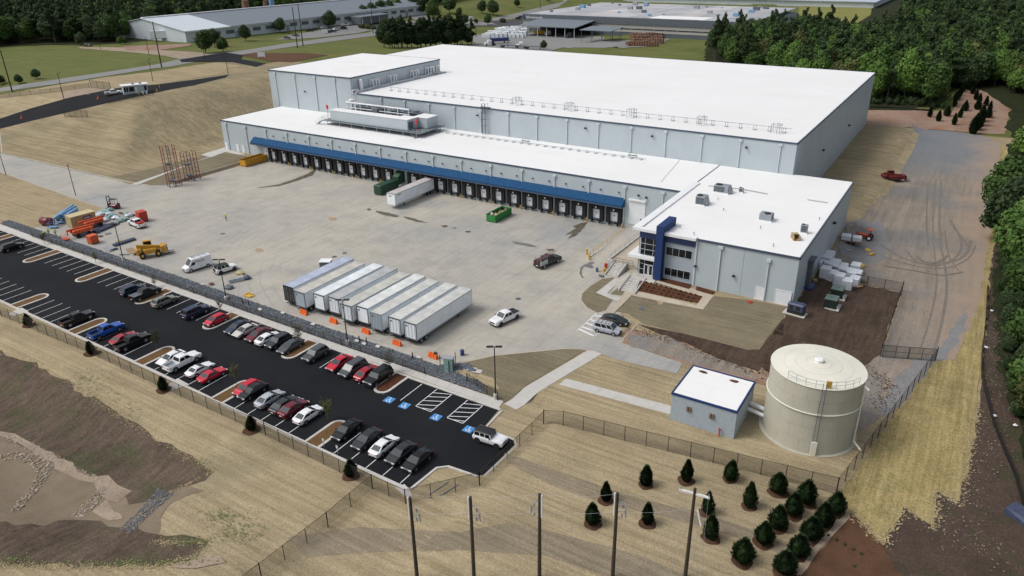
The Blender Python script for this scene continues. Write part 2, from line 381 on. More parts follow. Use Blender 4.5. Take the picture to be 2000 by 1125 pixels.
M['wood'] = mat('wood', (.36,.25,.14), .8, var=.25, scale=4)
M['wood_red'] = mat('wood_red', (.20,.11,.07), .8, var=.3, scale=4)
M['headlight'] = mat('headlight', (.7,.72,.75), .1, var=.05, spec=1)
M['taillight'] = mat('taillight', (.30,.01,.012), .2, var=.1)
M['amber'] = mat('amber_lamp', (.6,.2,.02), .3, var=.1)
M['yellow'] = mat('yellow_paint', (.60,.36,.03), .5, var=.15)
M['yellow_eq'] = mat('yellow_equipment', (.52,.27,.025), .5, var=.22, scale=2)
M['orange'] = mat('orange_equipment', (.55,.085,.022), .5, var=.22, scale=2)
M['orange_pl'] = mat('orange_plastic', (.75,.13,.02), .5, var=.12)
M['red'] = mat('red_paint', (.45,.035,.02), .5, var=.15)
M['red_rack'] = mat('red_rack', (.20,.035,.03), .6, var=.25)
M['redsign'] = mat('red_signal', (.62,.05,.06), .5, var=.1)
M['skyblue'] = mat('blue_lift', (.17,.33,.52), .5, var=.18, scale=2)
M['green'] = mat('green_dumpster', (.028,.20,.045), .55, var=.2)
M['dkgreen'] = mat('dark_green', (.012,.055,.028), .5, var=.25)
M['transformer'] = mat('transformer_green', (.10,.155,.135), .5, var=.15)
M['transformer_dk'] = mat('transformer_side', (.012,.022,.018), .6, var=.2)
M['tan'] = mat('tan_container', (.42,.345,.175), .6, var=.1)
M['tank'] = mat('tank_shell', (.455,.44,.365), .55, var=.06, scale=.5, bump=.05)
M['tank_roof'] = mat('tank_roof', (.72,.70,.60), .5, var=.06, scale=.4)
M['wrap'] = mat('pallet_wrap', (.60,.64,.68), .35, var=.12, scale=3)
M['trailer_white'] = mat('trailer_white', (.84,.89,.93), .35, var=.08, scale=.8)
M['paint_white'] = mat('marking_white', (.72,.73,.74), .7, var=.1, scale=4)
M['paint_yellow'] = mat('marking_yellow', (.50,.35,.10), .7, var=.2, scale=4)
M['paint_blue'] = mat('marking_blue', (.055,.24,.55), .7, var=.12, scale=4)
M['tele_red'] = mat('dull_red', (.16,.02,.018), .6, var=.4, scale=2)
M['far_dark'] = mat('far_dark', (.05,.05,.055), .9, var=.2)
M['sign_blue'] = mat('sign_blue', (.03,.05,.16), .5, var=.05)
M['leafless'] = mat('twig', (.10,.085,.06), .9, var=.3)
M['steel_blue'] = mat('steel_blue', (.06,.075,.13), .5, .2, var=.25, scale=3)
M['teal_wrap'] = mat('teal_tarp', (.22,.36,.33), .6, var=.35, scale=2)
M['hivis'] = mat('hivis_vest', (.55,.70,.06), .8, var=.1)
M['skin'] = mat('skin', (.42,.25,.17), .7, var=.05)
M['trousers'] = mat('trousers', (.025,.03,.045), .9, var=.2)
M['stain'] = mat('wet_stain', (.105,.09,.062), .6, var=.5, scale=1)
M['stain_grey'] = mat('damp_stain', (.15,.15,.14), .5, var=.3, scale=1)
M['stain_org'] = mat('rust_stain', (.36,.26,.17), .8, var=.25, scale=1)
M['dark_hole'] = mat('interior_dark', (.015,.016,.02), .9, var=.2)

def fence_mat():
    m, n, l, b = _new('chain_link'); b.inputs['Base Color'].default_value = (.03,.026,.024,1); b.inputs['Roughness'].default_value = .7
    f = _noise(n, l, 3, 2); tr = n.new('ShaderNodeBsdfTransparent'); mx = n.new('ShaderNodeMixShader')
    r = n.new('ShaderNodeMapRange'); r.inputs[3].default_value = .26; r.inputs[4].default_value = .40; l.new(f, r.inputs[0])
    l.new(r.outputs[0], mx.inputs[0]); l.new(tr.outputs[0], mx.inputs[1]); l.new(b.outputs[0], mx.inputs[2])
    l.new(mx.outputs[0], n['Material Output'].inputs[0]); return m
M['chain'] = fence_mat()
def leaf_mat(name, a, b2, scale=.35, rnd_amt=.35):
    m, n, l, b = _new(name); b.inputs['Roughness'].default_value = .7; b.inputs['Specular IOR Level'].default_value = .2
    c = _ramp(n, l, _noise(n, l, scale, 4, .7), [(.35, a), (.65, b2)])
    oi = n.new('ShaderNodeObjectInfo'); h = n.new('ShaderNodeHueSaturation')
    r = n.new('ShaderNodeMapRange'); r.inputs[3].default_value = 1-rnd_amt; r.inputs[4].default_value = 1+rnd_amt; l.new(oi.outputs['Random'], r.inputs[0])
    l.new(r.outputs[0], h.inputs['Value']); l.new(c, h.inputs['Color']); l.new(h.outputs[0], b.inputs['Base Color']); return m
M['leaf_mid'] = leaf_mat('leaf_mid', (.034,.075,.016), (.078,.138,.030))
M['leaf_bright'] = leaf_mat('leaf_bright', (.062,.125,.022), (.105,.18,.036))
M['leaf_dark'] = leaf_mat('leaf_dark', (.026,.050,.018), (.052,.086,.030))
M['leaf_olive'] = leaf_mat('leaf_olive', (.065,.080,.025), (.10,.11,.035))
M['leaf_cedar'] = leaf_mat('leaf_cedar', (.010,.026,.008), (.024,.048,.013), 1.2, .25)
M['leaf_juniper'] = leaf_mat('leaf_juniper', (.020,.034,.014), (.034,.050,.020), 1.2, .25)
M['bark'] = mat('bark', (.11,.09,.075), .95, var=.3, scale=3)

# ------------------------------------------------------------------ ground
def structure(o): o['kind'] = 'structure'; return o
def terrain():
    def axis(lo, hi, step, far_lo, far_hi):
        a = [lo+i*step for i in range(int(round((hi-lo)/step))+1)]
        s, v = step, hi
        while v < far_hi: s *= 1.28; v += s; a.append(v)
        s, v = step, lo
        while v > far_lo: s *= 1.28; v -= s; a.insert(0, v)
        return a
    xs = axis(-180, 240, 3, -4500, 3500); ys = axis(-162, 300, 3, -900, 6500)
    vs = [(x, y, H(x, y)-(.6 if (-58 < x < 190 and -155 < y < -40) or (-28 < x < 190 and -41 < y < 146) else .03)) for y in ys for x in xs]; n = len(xs)
    fs = [(j*n+i, j*n+i+1, (j+1)*n+i+1, (j+1)*n+i) for j in range(len(ys)-1) for i in range(n-1)]
    me = bpy.data.meshes.new('ground'); me.from_pydata(vs, [], fs); me.materials.append(M['grass'])
    me.polygons.foreach_set('use_smooth', [True]*len(fs)); me.update()
    o = bpy.data.objects.new('ground', me); COL.objects.link(o); return structure(o)
terrain()

def rough(poly, amp, step=2.0, seed=1):
    r = random.Random(seed); out = []
    n = len(poly)
    for i in range(n):
        a, b = Vector(poly[i][:2]), Vector(poly[(i+1) % n][:2]); L = (b-a).length; k = max(1, int(L/step))
        nn = Vector((-(b-a).y, (b-a).x)).normalized() if L > 1e-6 else Vector((0, 0))
        for j in range(k):
            q = a.lerp(b, j/k) + nn*(r.uniform(-amp, amp) if (j or amp > .5) else 0); out.append(q)
    return out
def sheet_mesh(polys, lift, cell=3.0):
    bm = bmesh.new()
    for poly in polys:
        p3 = [Vector((p[0], p[1], 0)) for p in poly]
        vs = [bm.verts.new(p) for p in p3]
        for t in tessellate_polygon([p3]):
            try: bm.faces.new([vs[i] for i in t])
            except ValueError: pass
    if cell:
        xs = [v.co.x for v in bm.verts]; ys = [v.co.y for v in bm.verts]
        for ax, lo, hi in ((0, min(xs), max(xs)), (1, min(ys), max(ys))):
            k = math.ceil(lo/cell)
            while k*cell < hi:
                co = Vector((k*cell, 0, 0)) if ax == 0 else Vector((0, k*cell, 0)); no = Vector((1, 0, 0)) if ax == 0 else Vector((0, 1, 0))
                bmesh.ops.bisect_plane(bm, geom=bm.verts[:]+bm.edges[:]+bm.faces[:], dist=1e-4, plane_co=co, plane_no=no); k += 1
    for v in bm.verts: v.co.z = H(v.co.x, v.co.y)+lift
    bmesh.ops.recalc_face_normals(bm, faces=bm.faces[:])
    for f in bm.faces:
        if f.normal.z < 0: f.normal_flip()
    return bm
def sheet(name, poly, m, lift=.05, cell=3.0, kind='structure', parent=None, smooth=True):
    polys = poly if isinstance(poly[0][0], (tuple, list, Vector)) and not isinstance(poly[0], Vector) else [poly]
    bm = sheet_mesh(polys, lift, cell); me = bpy.data.meshes.new(name); bm.to_mesh(me); bm.free()
    me.materials.append(m if not isinstance(m, str) else M[m])
    if smooth: me.polygons.foreach_set('use_smooth', [True]*len(me.polygons))
    o = bpy.data.objects.new(name, me); COL.objects.link(o)
    if parent: o.parent = parent
    if kind: o['kind'] = kind
    return o
def S(name, px, m, lift=.05, amp=0.0, seed=1, cell=3.0, **k):
    p = TP(px); p = rough(p, amp, 1.5 if amp < 1 else 4, seed) if amp else p
    return sheet(name, p, m, lift, cell, **k)
def band(pts, w0, w1):
    """strip polygon along a polyline, from offset w0 to w1 (left of travel positive)"""
    pts = [Vector(p[:2]) for p in pts]; L, R_ = [], []
    for i, p in enumerate(pts):
        a = pts[max(0, i-1)]; b = pts[min(len(pts)-1, i+1)]; d = (b-a).normalized(); n = Vector((-d.y, d.x))
        L.append(p+n*w1); R_.append(p+n*w0)
    return R_+L[::-1]
def kerb(name, pts, w=.3, h=.13, m='kerb', gutter=.0, parent=None, closed=False, label=None):
    pts = [Vector(p[:2]) for p in pts]; out = []
    for a, b in zip(pts, pts[1:]+([pts[0]] if closed else [])):
        k = max(1, int((b-a).length/6)); out += [a.lerp(b, j/k) for j in range(k)]
    if not closed: out.append(pts[-1])
    n = len(out); rings = []
    for i, p in enumerate(out):
        a = out[(i-1) % n] if (closed or i) else p; b = out[(i+1) % n] if (closed or i < n-1) else p
        d = (b-a).normalized(); q = Vector((-d.y, d.x)); z = H(p.x, p.y)
        rings.append([(p.x-q.x*w/2, p.y-q.y*w/2, z-.1), (p.x-q.x*w/2, p.y-q.y*w/2, z+h), (p.x+q.x*w/2, p.y+q.y*w/2, z+h), (p.x+q.x*w/2, p.y+q.y*w/2, z-.1)])
    if closed: rings.append(rings[0])
    mb = MB().loft(rings, cap=not closed); return structure(mb.build(name, M[m] if isinstance(m, str) else m, parent))

sheet('site_ground', [(-70,-45),(-33,-36),(-33,150),(196,150),(212,60),(212,-60),(-179,-60),(-100,-40)], M['straw'], .015)
sheet('site_ground', [(-60,-60),(212,-60),(212,-161),(-60,-161)], M['straw'], .012, 1.5)
# --- far ground: fields, roads, yards
S('hill_straw', [(-60,290),(-60,262),(60,222),(150,190),(212,172),(300,150),(420,122),(470,120),(500,128),(560,118),(640,130),(640,330),(445,296),(400,310),(262,361),(140,330),(0,298)], 'straw_hill', .06, .4, 3)
S('field_edge', [(-60,200),(0,186),(100,168),(200,152),(300,140),(380,128),(420,122),(470,128),(420,146),(330,160),(240,176),(212,190),(150,206),(60,232),(-60,268)], 'straw', .07, .5, 4)
S('entrance_road', [(-60,262),(0,232),(60,212),(140,190),(210,176),(245,170),(300,166),(380,156),(448,146),(440,152),(380,167),(330,176),(280,187),(205,203),(120,223),(60,237),(0,252),(-60,274)], 'asphalt', .10)
S('bare_soil', [(120,183),(175,170),(210,172),(215,176),(170,186),(120,195)], 'pale_sand', .09, .4, 5)
S('public_road', [(-60,187),(0,172),(100,157),(200,142),(300,127),(355,115),(400,108),(440,102),(480,98),(560,85),(640,74),(720,64),(760,52),(830,52),(900,48),(1000,28),(1060,13),(1100,4),(1100,-10),(1125,-10),(1090,14),(1020,34),(960,42),(880,56),(800,60),(740,69),(640,82),(560,93),(480,106),(420,114),(330,131),(300,134),(200,150),(100,166),(0,180),(-60,196)], 'public_road', .10)
S('junction', [(350,117),(440,103),(475,108),(470,116),(520,125),(500,131),(455,122),(400,121),(355,122)], 'asphalt', .16)
S('far_path', [(150,92),(165,92),(250,93),(300,97),(380,102),(460,108),(420,114),(360,117),(320,109),(240,101),(160,95)], 'pale_sand', .09, .3, 6)
S('far_gravel_yard', [(240,91),(300,88),(375,85),(370,90),(305,99),(250,99)], 'red_soil', .12, .4, 7)
S('mulch_area', [(500,115),(470,108),(500,104),(600,104),(640,108),(600,116),(570,122),(530,121)], 'mulch_bed', .12, .3, 8)
S('far_parking', [(540,78),(560,70),(620,60),(660,52),(735,46),(800,42),(830,40),(850,52),(800,62),(745,63),(720,60),(700,65),(620,74),(590,76)], 'public_road', .16)
S('far_drive', [(775,26),(830,30),(850,38),(880,40),(960,44),(975,50),(850,50),(800,36)], 'public_road', .20)
S('far_loading_yard', [(885,72),(940,68),(1020,62),(1060,66),(1180,72),(1180,80),(1310,76),(1290,86),(1260,92),(1180,94),(1100,93),(1075,100),(1040,104),(900,92),(930,84)], 'public_road', .16)
S('far_parking_dark', [(990,40),(1020,36),(1022,46),(1000,52),(900,52),(870,46),(890,42)], 'far_dark' if 'far_dark' in M else 'dark_grey', .14)
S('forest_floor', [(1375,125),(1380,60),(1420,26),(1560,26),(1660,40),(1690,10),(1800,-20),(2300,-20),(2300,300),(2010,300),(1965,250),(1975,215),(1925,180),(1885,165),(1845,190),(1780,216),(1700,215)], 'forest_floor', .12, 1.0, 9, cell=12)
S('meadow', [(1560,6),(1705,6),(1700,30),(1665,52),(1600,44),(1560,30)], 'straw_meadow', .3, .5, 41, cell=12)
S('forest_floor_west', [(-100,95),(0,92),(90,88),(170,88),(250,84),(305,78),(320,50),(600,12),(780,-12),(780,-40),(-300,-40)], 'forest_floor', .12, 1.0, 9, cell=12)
# --- east side
S('red_clay', [(1640,214),(1700,213),(1860,218),(1885,165),(1925,180),(1975,215),(1962,262),(1930,262),(1700,244),(1640,240)], 'red_soil', .10, .5, 10, cell=3)
sheet('grass_slope', rough([(149,150),(164,150),(167,132),(167,85),(165.4,46),(164.3,20),(163,4),(160,4),(149,22)], .25, 2, 2), M['straw_hill'], .05)
sheet('gravel_road', rough([(150,151),(185,151),(192,140),(192,4),(190,-17),(188.5,-30),(185.5,-42),(181,-53),(179,-58),(171,-55),(172,-38),(178.4,-34),(178.3,-4),(162.6,-4),(162.6,4),(165,46),(167,85),(167,132),(164,150),(150,150)], .35, 2, 3), M['gravel_road'], .06)
for k_, tr_ in enumerate(([(1828,350),(1822,420),(1822,470),(1828,520),(1830,560),(1818,620),(1795,690)],[(1838,350),(1834,420),(1836,480),(1848,530),(1850,570),(1838,640),(1822,690)],[(1720,478),(1760,505),(1820,520),(1870,510),(1890,495),(1896,470)],
    [(1720,500),(1780,520),(1850,528),(1895,505),(1905,480)],[(1770,490),(1790,515),(1830,522),(1868,505),(1880,480),(1872,455)],[(1855,430),(1870,455),(1890,480)],[(1845,450),(1850,500),(1872,530)],[(1725,520),(1790,530),(1840,540),(1880,532)],[(1790,500),(1800,512),(1830,516),(1850,500)],[(1812,360),(1808,430),(1812,480)])):
    q_ = [T(*p) for p in tr_]; q_ = [q_[0]]+[q_[i].lerp(q_[i+1], t) for i in range(len(q_)-1) for t in (.25, .5, .75, 1)]
    for _ in range(3): q_ = [q_[0]]+[(q_[i-1]+q_[i]*2+q_[i+1])/4 for i in range(1, len(q_)-1)]+[q_[-1]]
    w_ = .16+.08*(k_ % 3); mb_ = MB(); rows_ = []
    for i_, c_ in enumerate(q_):
        d_ = (q_[min(i_+1, len(q_)-1)]-q_[max(i_-1, 0)]); n_ = Vector((-d_.y, d_.x, 0)).normalized()*w_; rows_.append([Vector((v_.x, v_.y, H(v_.x, v_.y)+.085+.006*k_)) for v_ in (c_-n_, c_+n_)])
    for a_, b_ in zip(rows_, rows_[1:]): mb_.quad(a_[0], b_[0], b_[1], a_[1])
    structure(mb_.build('tyre_track', M['tyre_mark']))
S('gravel_patch', [(1655,440),(1720,430),(1745,470),(1722,505),(1690,520),(1640,500)], 'gravel_blue', .08, 1.4, 6)
S('gravel_patch', [(1745,740),(1790,700),(1830,690),(1870,620),(1890,600),(1880,650),(1850,700),(1800,745),(1735,815),(1715,800)], 'gravel_blue', .08, .5, 7)
sheet('hay_berm', rough([(192,140),(194.5,130),(194,60),(192.5,30),(192.3,-50),(191.4,-67),(189,-66.3),(189.3,-73.2),(185.9,-71.3),(184.8,-79.2),(183,-77),(180.5,-75.8),(178.8,-73.6),(186.2,-32),(188.6,-30),(190.2,-17),(191.2,0),(191.6,36),(191.7,99)], .35, 1.6, 4), M['hay'], .10)
sheet('wood_edge', rough([(194,142),(205,142),(212,60),(212,-90),(200,-110),(186,-112),(176,-100),(181,-90),(184.8,-79.2),(185.9,-71.3),(189.3,-73.2),(189,-66.3),(191.4,-67),(192.3,-50),(192.5,30),(194,60)], .3, 1.6, 5), M['forest_edge'], .04)
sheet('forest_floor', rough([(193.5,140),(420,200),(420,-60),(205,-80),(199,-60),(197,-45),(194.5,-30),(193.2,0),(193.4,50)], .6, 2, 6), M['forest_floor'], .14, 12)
# --- soil area by the tank
sheet('dark_soil', rough([(162.7,-26.5),(162.7,-4.6),(178.2,-4.2),(178.3,-34.4),(176,-41),(172,-50),(163,-48),(161,-44),(163.4,-42),(164,-38),(162,-29)], .3, 1.5, 7), M['soil_dark'], .07)
S('clay_patch', [(1225,640),(1345,672),(1400,700),(1480,730),(1500,700),(1540,665),(1600,672),(1690,700),(1720,705),(1745,740),(1715,800),(1690,790),(1690,740),(1500,755),(1340,712),(1215,670)], 'red_soil', .055, .5, 11)
S('dark_band', [(1246,634),(1340,653),(1462,684),(1482,683),(1530,622),(1550,660),(1510,735),(1400,700),(1340,676)], 'soil_dark', .053, .06, 31)
S('dark_band', [(1246,634),(1340,653),(1462,684),(1482,683),(1530,622),(1550,660),(1510,735),(1400,700),(1340,676)], 'soil_dark', .052, .3, 31)
S('dark_band', [(1246,634),(1340,653),(1462,684),(1482,683),(1530,622),(1550,660),(1510,735),(1400,700),(1340,676)], 'soil_dark', .052, .3, 31)
S('dark_band', [(1246,634),(1340,653),(1462,684),(1482,683),(1530,622),(1550,660),(1510,735),(1400,700),(1340,676)], 'soil_dark', .052, .3, 31)
S('dark_band', [(1246,634),(1340,653),(1462,684),(1482,683),(1530,622),(1550,660),(1510,735),(1400,700),(1340,676)], 'soil_dark', .052, .3, 31)
S('dark_band', [(1246,634),(1340,653),(1462,684),(1482,683),(1530,622),(1550,660),(1510,735),(1400,700),(1340,676)], 'soil_dark', .052, .3, 31)
S('dark_band', [(1246,634),(1340,653),(1462,684),(1482,683),(1530,622),(1550,660),(1510,735),(1400,700),(1340,676)], 'soil_dark', .052, .3, 31)
S('gravel_patch', [(1228,655),(1300,655),(1370,690),(1460,720),(1480,742),(1360,712),(1230,676)], 'gravel_road', .065, .5, 12)
# --- straw round the pump house and the lower field
sheet('straw_field', rough([(135.5,-77.5),(137.8,-54),(143.5,-53),(146,-56),(156,-60),(168,-54),(181,-53),(186,-32),(178.9,-73.5),(184.8,-79.2),(178,-100),(176,-135),(95,-140),(60,-140),(30,-132),(-40,-131),(-40,-98.2),(133.8,-98.2),(139.9,-92),(140.3,-84)], .12, 2, 8), M['straw'], .045, 1.5)
sheet('straw_field', rough([(-60,-58),(-40,-74),(-8,-72),(-4.6,-72.1),(-3,-68),(-6.5,-61),(-3,-57.5),(-4.5,-54.2),(-17.6,-53.5),(-64,-50),(-120,-24),(-160,-30),(-160,-80)], .1, 2, 18), M['straw'], .045)
S('worn_track', [(985,885),(1100,925),(1250,975),(1400,1010),(1480,1040),(1570,1080),(1560,1095),(1440,1050),(1300,1010),(1180,985),(1080,950),(990,905)], 'track', .065, .25, 3, cell=1.5)
S('worn_track', [(560,1050),(700,1030),(900,1040),(1000,1020),(1100,1045),(1250,1085),(1350,1130),(1200,1130),(1060,1085),(900,1075),(700,1080),(600,1090)], 'track', .065, .25, 4, cell=1.5)
S('pond_bank', [(-40,700),(100,780),(300,900),(400,960),(330,985),(300,1060),(350,1090),(100,1090),(-40,1080)], 'pond_mud', .075, .6, 12, cell=1.5)
S('soil_slope', [(-40,685),(0,688),(60,705),(140,752),(240,820),(330,872),(350,880),(418,922),(400,940),(330,965),(255,985),(240,960),(180,930),(120,910),(60,880),(0,850),(-40,850)], 'soil_slope', .10, .55, 13, cell=1.5)
S('pond', [(-40,850),(0,862),(100,890),(190,930),(250,975),(240,1020),(140,1020),(60,1020),(0,1015),(-40,1015)], 'pond_mud', .09, .45, 14, cell=1.5)
S('bank_grass', [(-40,1015),(60,1028),(140,1018),(240,1030),(330,1045),(400,1060),(390,1085),(300,1108),(200,1108),(80,1100),(-40,1105)], 'soil_slope', .12, .55, 15, cell=1.5)
S('sand_bar', [(0,842),(30,848),(90,880),(140,905),(180,930),(215,928),(255,960),(225,985),(200,960),(160,935),(110,915),(60,885),(20,862),(-20,850)], 'pale_sand', .13, .6, 16, cell=1.5)
S('sand_bar', [(180,1000),(210,975),(222,1000),(240,1015),(200,1012)], 'pale_sand', .13, .5, 17, cell=1.5)
S('sand_bar', [(330,1110),(380,1095),(430,1085),(440,1100),(380,1112)], 'pale_sand', .13, .5, 18, cell=1.5)
# --- yard, drive and parking
sheet('concrete_yard', [(-140,-16),(-120,-24),(-89.8,-37.8),(-60,-37.4),(-22,-36.9),(-12,-36),(-8,-33.5),(-7.2,-28),(-7.1,-4),(-4.3,0),(132,0),(133,-18),(132.8,-31),(135.6,-38),(137,-45),(139.5,-49.5),(143,-52.5),(147,-50),(151.6,-49.6),(152.4,-56.4),(143.2,-57.2),(139.6,-56.8),(137.4,-56.4),(135,-57.5),(130,-61.5),(125,-66),(120.9,-71.5),(119.5,-73.3),(90,-73.0),(50,-72.3),(-5,-71.9),(-3,-68),(-6.5,-61),(-3,-57.5),(-4.5,-54.2),(-17.6,-53.5),(-64,-50),(-120,-36)], M['yard'], .05, 3)
YE = [(-16,-71.7),(-5,-71.8),(50,-72.2),(90,-72.95),(119,-73.25)]
WALK_N = [(-16,-73.7),(0,-74.0),(50,-74.5),(95,-75.4),(132.6,-75.7)]
ASPH = [(-16,-75.5),(0,-75.8),(60,-76.6),(100,-77.3),(117,-77.9),(133.4,-78.05)]
BOT = [(-40,-95.2),(29,-96.0),(51,-96.4),(79,-96.9),(103,-97.7),(133.2,-98.2)]
def lin(pl, x):
    if x <= pl[0][0]: return pl[0][1]
    for a, b in zip(pl, pl[1:]):
        if x <= b[0]: return a[1]+(b[1]-a[1])*(x-a[0])/(b[0]-a[0])
    return pl[-1][1]
rip_poly = YE+[(120.8,-71.6),(123,-70.4),(126.2,-72.6),(127.6,-73.4),(129.5,-75.5)]+[p for p in reversed(WALK_N) if p[0] < 129]
sheet('riprap_bed', rip_poly, M['riprap_bed'], .16, .75)
PR = [(134.6,-82.6),(139.0,-83.0),(139.9,-84.0),(139.7,-91.2),(138.4,-92.2),(134.6,-92.2),(133.6,-93.2),(133.4,-98.2)]
sheet('parking_lot', ASPH+[(133.9,-82.4)]+PR+list(reversed(BOT))[1:]+[(-40,-75.0)], M['asphalt'], .05, 6)
# sidewalk as separate slabs
walk = structure(MB().box(-.01, .01, -.01, .01, -.3, -.2).build('sidewalk', M['concrete_walk'])) if False else None

def slabs(name, poly_a, poly_b, step, m, lift=.10, thick=.10, gap=.03):
    """walk made of separate slabs between two polylines sampled along x or along their length"""
    base = None; k = 0
    def at(pl, t):
        L = [0]
        for a, b in zip(pl, pl[1:]): L.append(L[-1]+hypot(b[0]-a[0], b[1]-a[1]))
        d = t*L[-1]
        for i in range(len(pl)-1):
            if d <= L[i+1] or i == len(pl)-2:
                q = (d-L[i])/(L[i+1]-L[i]); return (pl[i][0]+(pl[i+1][0]-pl[i][0])*q, pl[i][1]+(pl[i+1][1]-pl[i][1])*q)
    Lt = sum(hypot(b[0]-a[0], b[1]-a[1]) for a, b in zip(poly_a, poly_a[1:])); n = max(1, int(round(Lt/step)))
    base = sheet(name, poly_a+poly_b[::-1], m, lift-.03, 3.0)
    g = gap/step
    for i in range(n):
        a0, a1 = at(poly_a, (i+g/2)/n), at(poly_a, (i+1-g/2)/n); b0, b1 = at(poly_b, (i+g/2)/n), at(poly_b, (i+1-g/2)/n)
        vs = []
        for p in (a0, a1, b1, b0): vs.append((p[0], p[1], H(*p)+lift-.06))
        vs += [(v[0], v[1], v[2]+.06+rnd.uniform(0, .008)) for v in vs]
        mb = MB().add(vs, [(0,1,2,3),(4,7,6,5),(0,4,5,1),(1,5,6,2),(2,6,7,3),(3,7,4,0)])
        me = mb.mesh('slab', M[m] if isinstance(m, str) else m); bm = bmesh.new(); bm.from_mesh(me); bmesh.ops.recalc_face_normals(bm, faces=bm.faces[:]); bm.to_mesh(me); bm.free()
        o = bpy.data.objects.new('slab', me); COL.objects.link(o); o.parent = base
    return base
xsN = [-16+i*2.0 for i in range(75) if -16+i*2.0 < 133]
slabs('sidewalk', [(x, lin(WALK_N, x)) for x in (-16, 0, 50, 95, 132.8)], [(x, lin(ASPH, x)+.55) for x in (-16, 0, 50, 95, 133.2)], 2.4, M['concrete_walk'])
kerb('kerb', [(x, lin(ASPH, x)+.28) for x in (-16, 0, 60, 100, 117, 133.6)], .5, .14)
kerb('kerb', [(133.9,-77.8),(134.2,-82.7),(139.2,-82.9),(140.1,-83.9),(139.9,-91.4)], .32, .13)
kerb('kerb', [(139.2,-91.9),(134.8,-92.2),(133.7,-93.2),(133.4,-98.2)], .34, .13)
kerb('kerb', [(x, lin(BOT, x)-.25) for x in (-40, 29, 51, 79, 103, 133.4)], .5, .13)
S('drain_apron', [(772,953),(790,946),(800,957),(806,975),(788,968)], 'kerb', .07)
for c in ((37,609),(345,751)):
    p = T(*c); sheet('drain_apron', [(p.x-1.4,p.y+1.2),(p.x+1.6,p.y+1.0),(p.x+1.0,p.y-1.6),(p.x-.9,p.y-1.5)], M['kerb'], .06)
# main paths
slabs('path', [(133.3,-76.2),(137.4,-56.6)], [(135.6,-76.6),(139.8,-56.8)], 2.2, M['concrete_walk'], .09)
slabs('path', [(138.4,-66.5),(155.9,-65.3)], [(138.2,-68.6),(155.9,-67.4)], 3.0, M['concrete_walk'], .09)
PT = lambda l: [tuple(T(*p)[:2]) for p in l]
a = PT([(1236,548),(1182,615)]); b = PT([(1212,570),(1163,570)])
S('path', [(1222,568),(1238,573),(1228,584),(1196,616),(1183,610),(1208,588)], 'concrete_tan', .16)
S('path', [(1200,545),(1213,547),(1186,574),(1212,583),(1205,590),(1164,573)], 'concrete_walk', .15)
S('path', [(1231,573),(1247,574),(1365,602),(1377,583),(1278,552),(1290,545),(1395,578),(1372,606),(1362,603),(1230,577)], 'concrete_tan', .13)
S('path', [(1228,572),(1236,568),(1250,570),(1360,597),(1380,570),(1395,578),(1373,606),(1228,577)], 'concrete_tan', .11)
S('path', [(1247,545),(1282,545),(1276,555),(1285,560),(1240,553)], 'concrete_walk', .14)
S('door_apron', [(1470,585),(1483,578),(1545,595),(1540,601)], 'concrete_tan', .12)
S('flower_bed', [(1250,549),(1372,580),(1363,593),(1241,569)], 'mulch_red', .16, .05, 21)
S('flower_bed', [(1292,543),(1351,557),(1346,566),(1288,550)], 'mulch_red', .16, .05, 22)
S('flower_bed', [(1360,560),(1397,571),(1391,577),(1359,568)], 'mulch_red', .16, .05, 23)
sheet('lawn', [(-30,-35.5),(-12,-35.4),(-8,-33),(-7.4,-30),(-7.4,-2.5),(-16,-3),(-22,-3.4)], M['lawn_straw'], .085)
# lawns in front of the office
S('lawn', [(1198,543),(1204,546),(1164,573),(1200,582),(1182,607),(1165,611),(1148,603),(1135,588),(1135,574),(1150,560),(1175,545)], 'lawn_straw', .09)
S('lawn', [(1214,556),(1225,545),(1235,548),(1216,578),(1192,575)], 'lawn_straw', .09)
S('lawn', [(1230,577),(1247,577),(1372,606),(1397,579),(1470,587),(1540,602),(1530,620),(1500,660),(1480,682),(1462,684),(1255,632),(1226,612),(1202,609)], 'lawn_straw', .07, .08, 24)
sheet('lawn_bank', rough([(121.2,-71.6),(125,-66.2),(130,-61.7),(135,-57.7),(137,-57.0),(133.1,-76.0),(129.4,-75.6),(127.6,-73.4),(126.2,-72.6)], .04, 2, 3), M['lawn_straw'], .07)
kerb('kerb', [(121.0,-71.9),(125,-66.2),(130,-61.7),(133.5,-58.6),(136,-57.2),(138,-56.8)], .3, .1, 'concrete_tan')
kerb('kerb', PT([(1197,542),(1175,545),(1152,559),(1136,574),(1134,587),(1146,602),(1165,612)]), .3, .1, 'concrete_tan')
kerb('kerb', PT([(1229,630),(1246,632),(1214,665),(1207,672)]), .25, .08, 'concrete_tan')
kerb('kerb', [(-64,-49.8),(-17.6,-53.3),(-4.5,-54.0),(-2.8,-57.3),(-6.3,-61)], .25, .08, 'concrete_tan')
kerb('kerb', [(-120,-23),(-89.8,-37.3),(-60,-36.9),(-22,-36.4),(-12,-35.5),(-7.7,-33),(-6.9,-28),(-6.9,-6)], .25, .10, 'concrete_walk')
S('door_path', [(255,361),(268,362),(445,292),(470,300),(480,302),(445,303),(440,297),(432,290),(395,302),(410,307)][:3]+[(480,302),(466,303),(440,297)], 'concrete_walk', .12)
S('door_path', [(392,303),(440,288),(445,296),(412,308)], 'concrete_walk', .13)
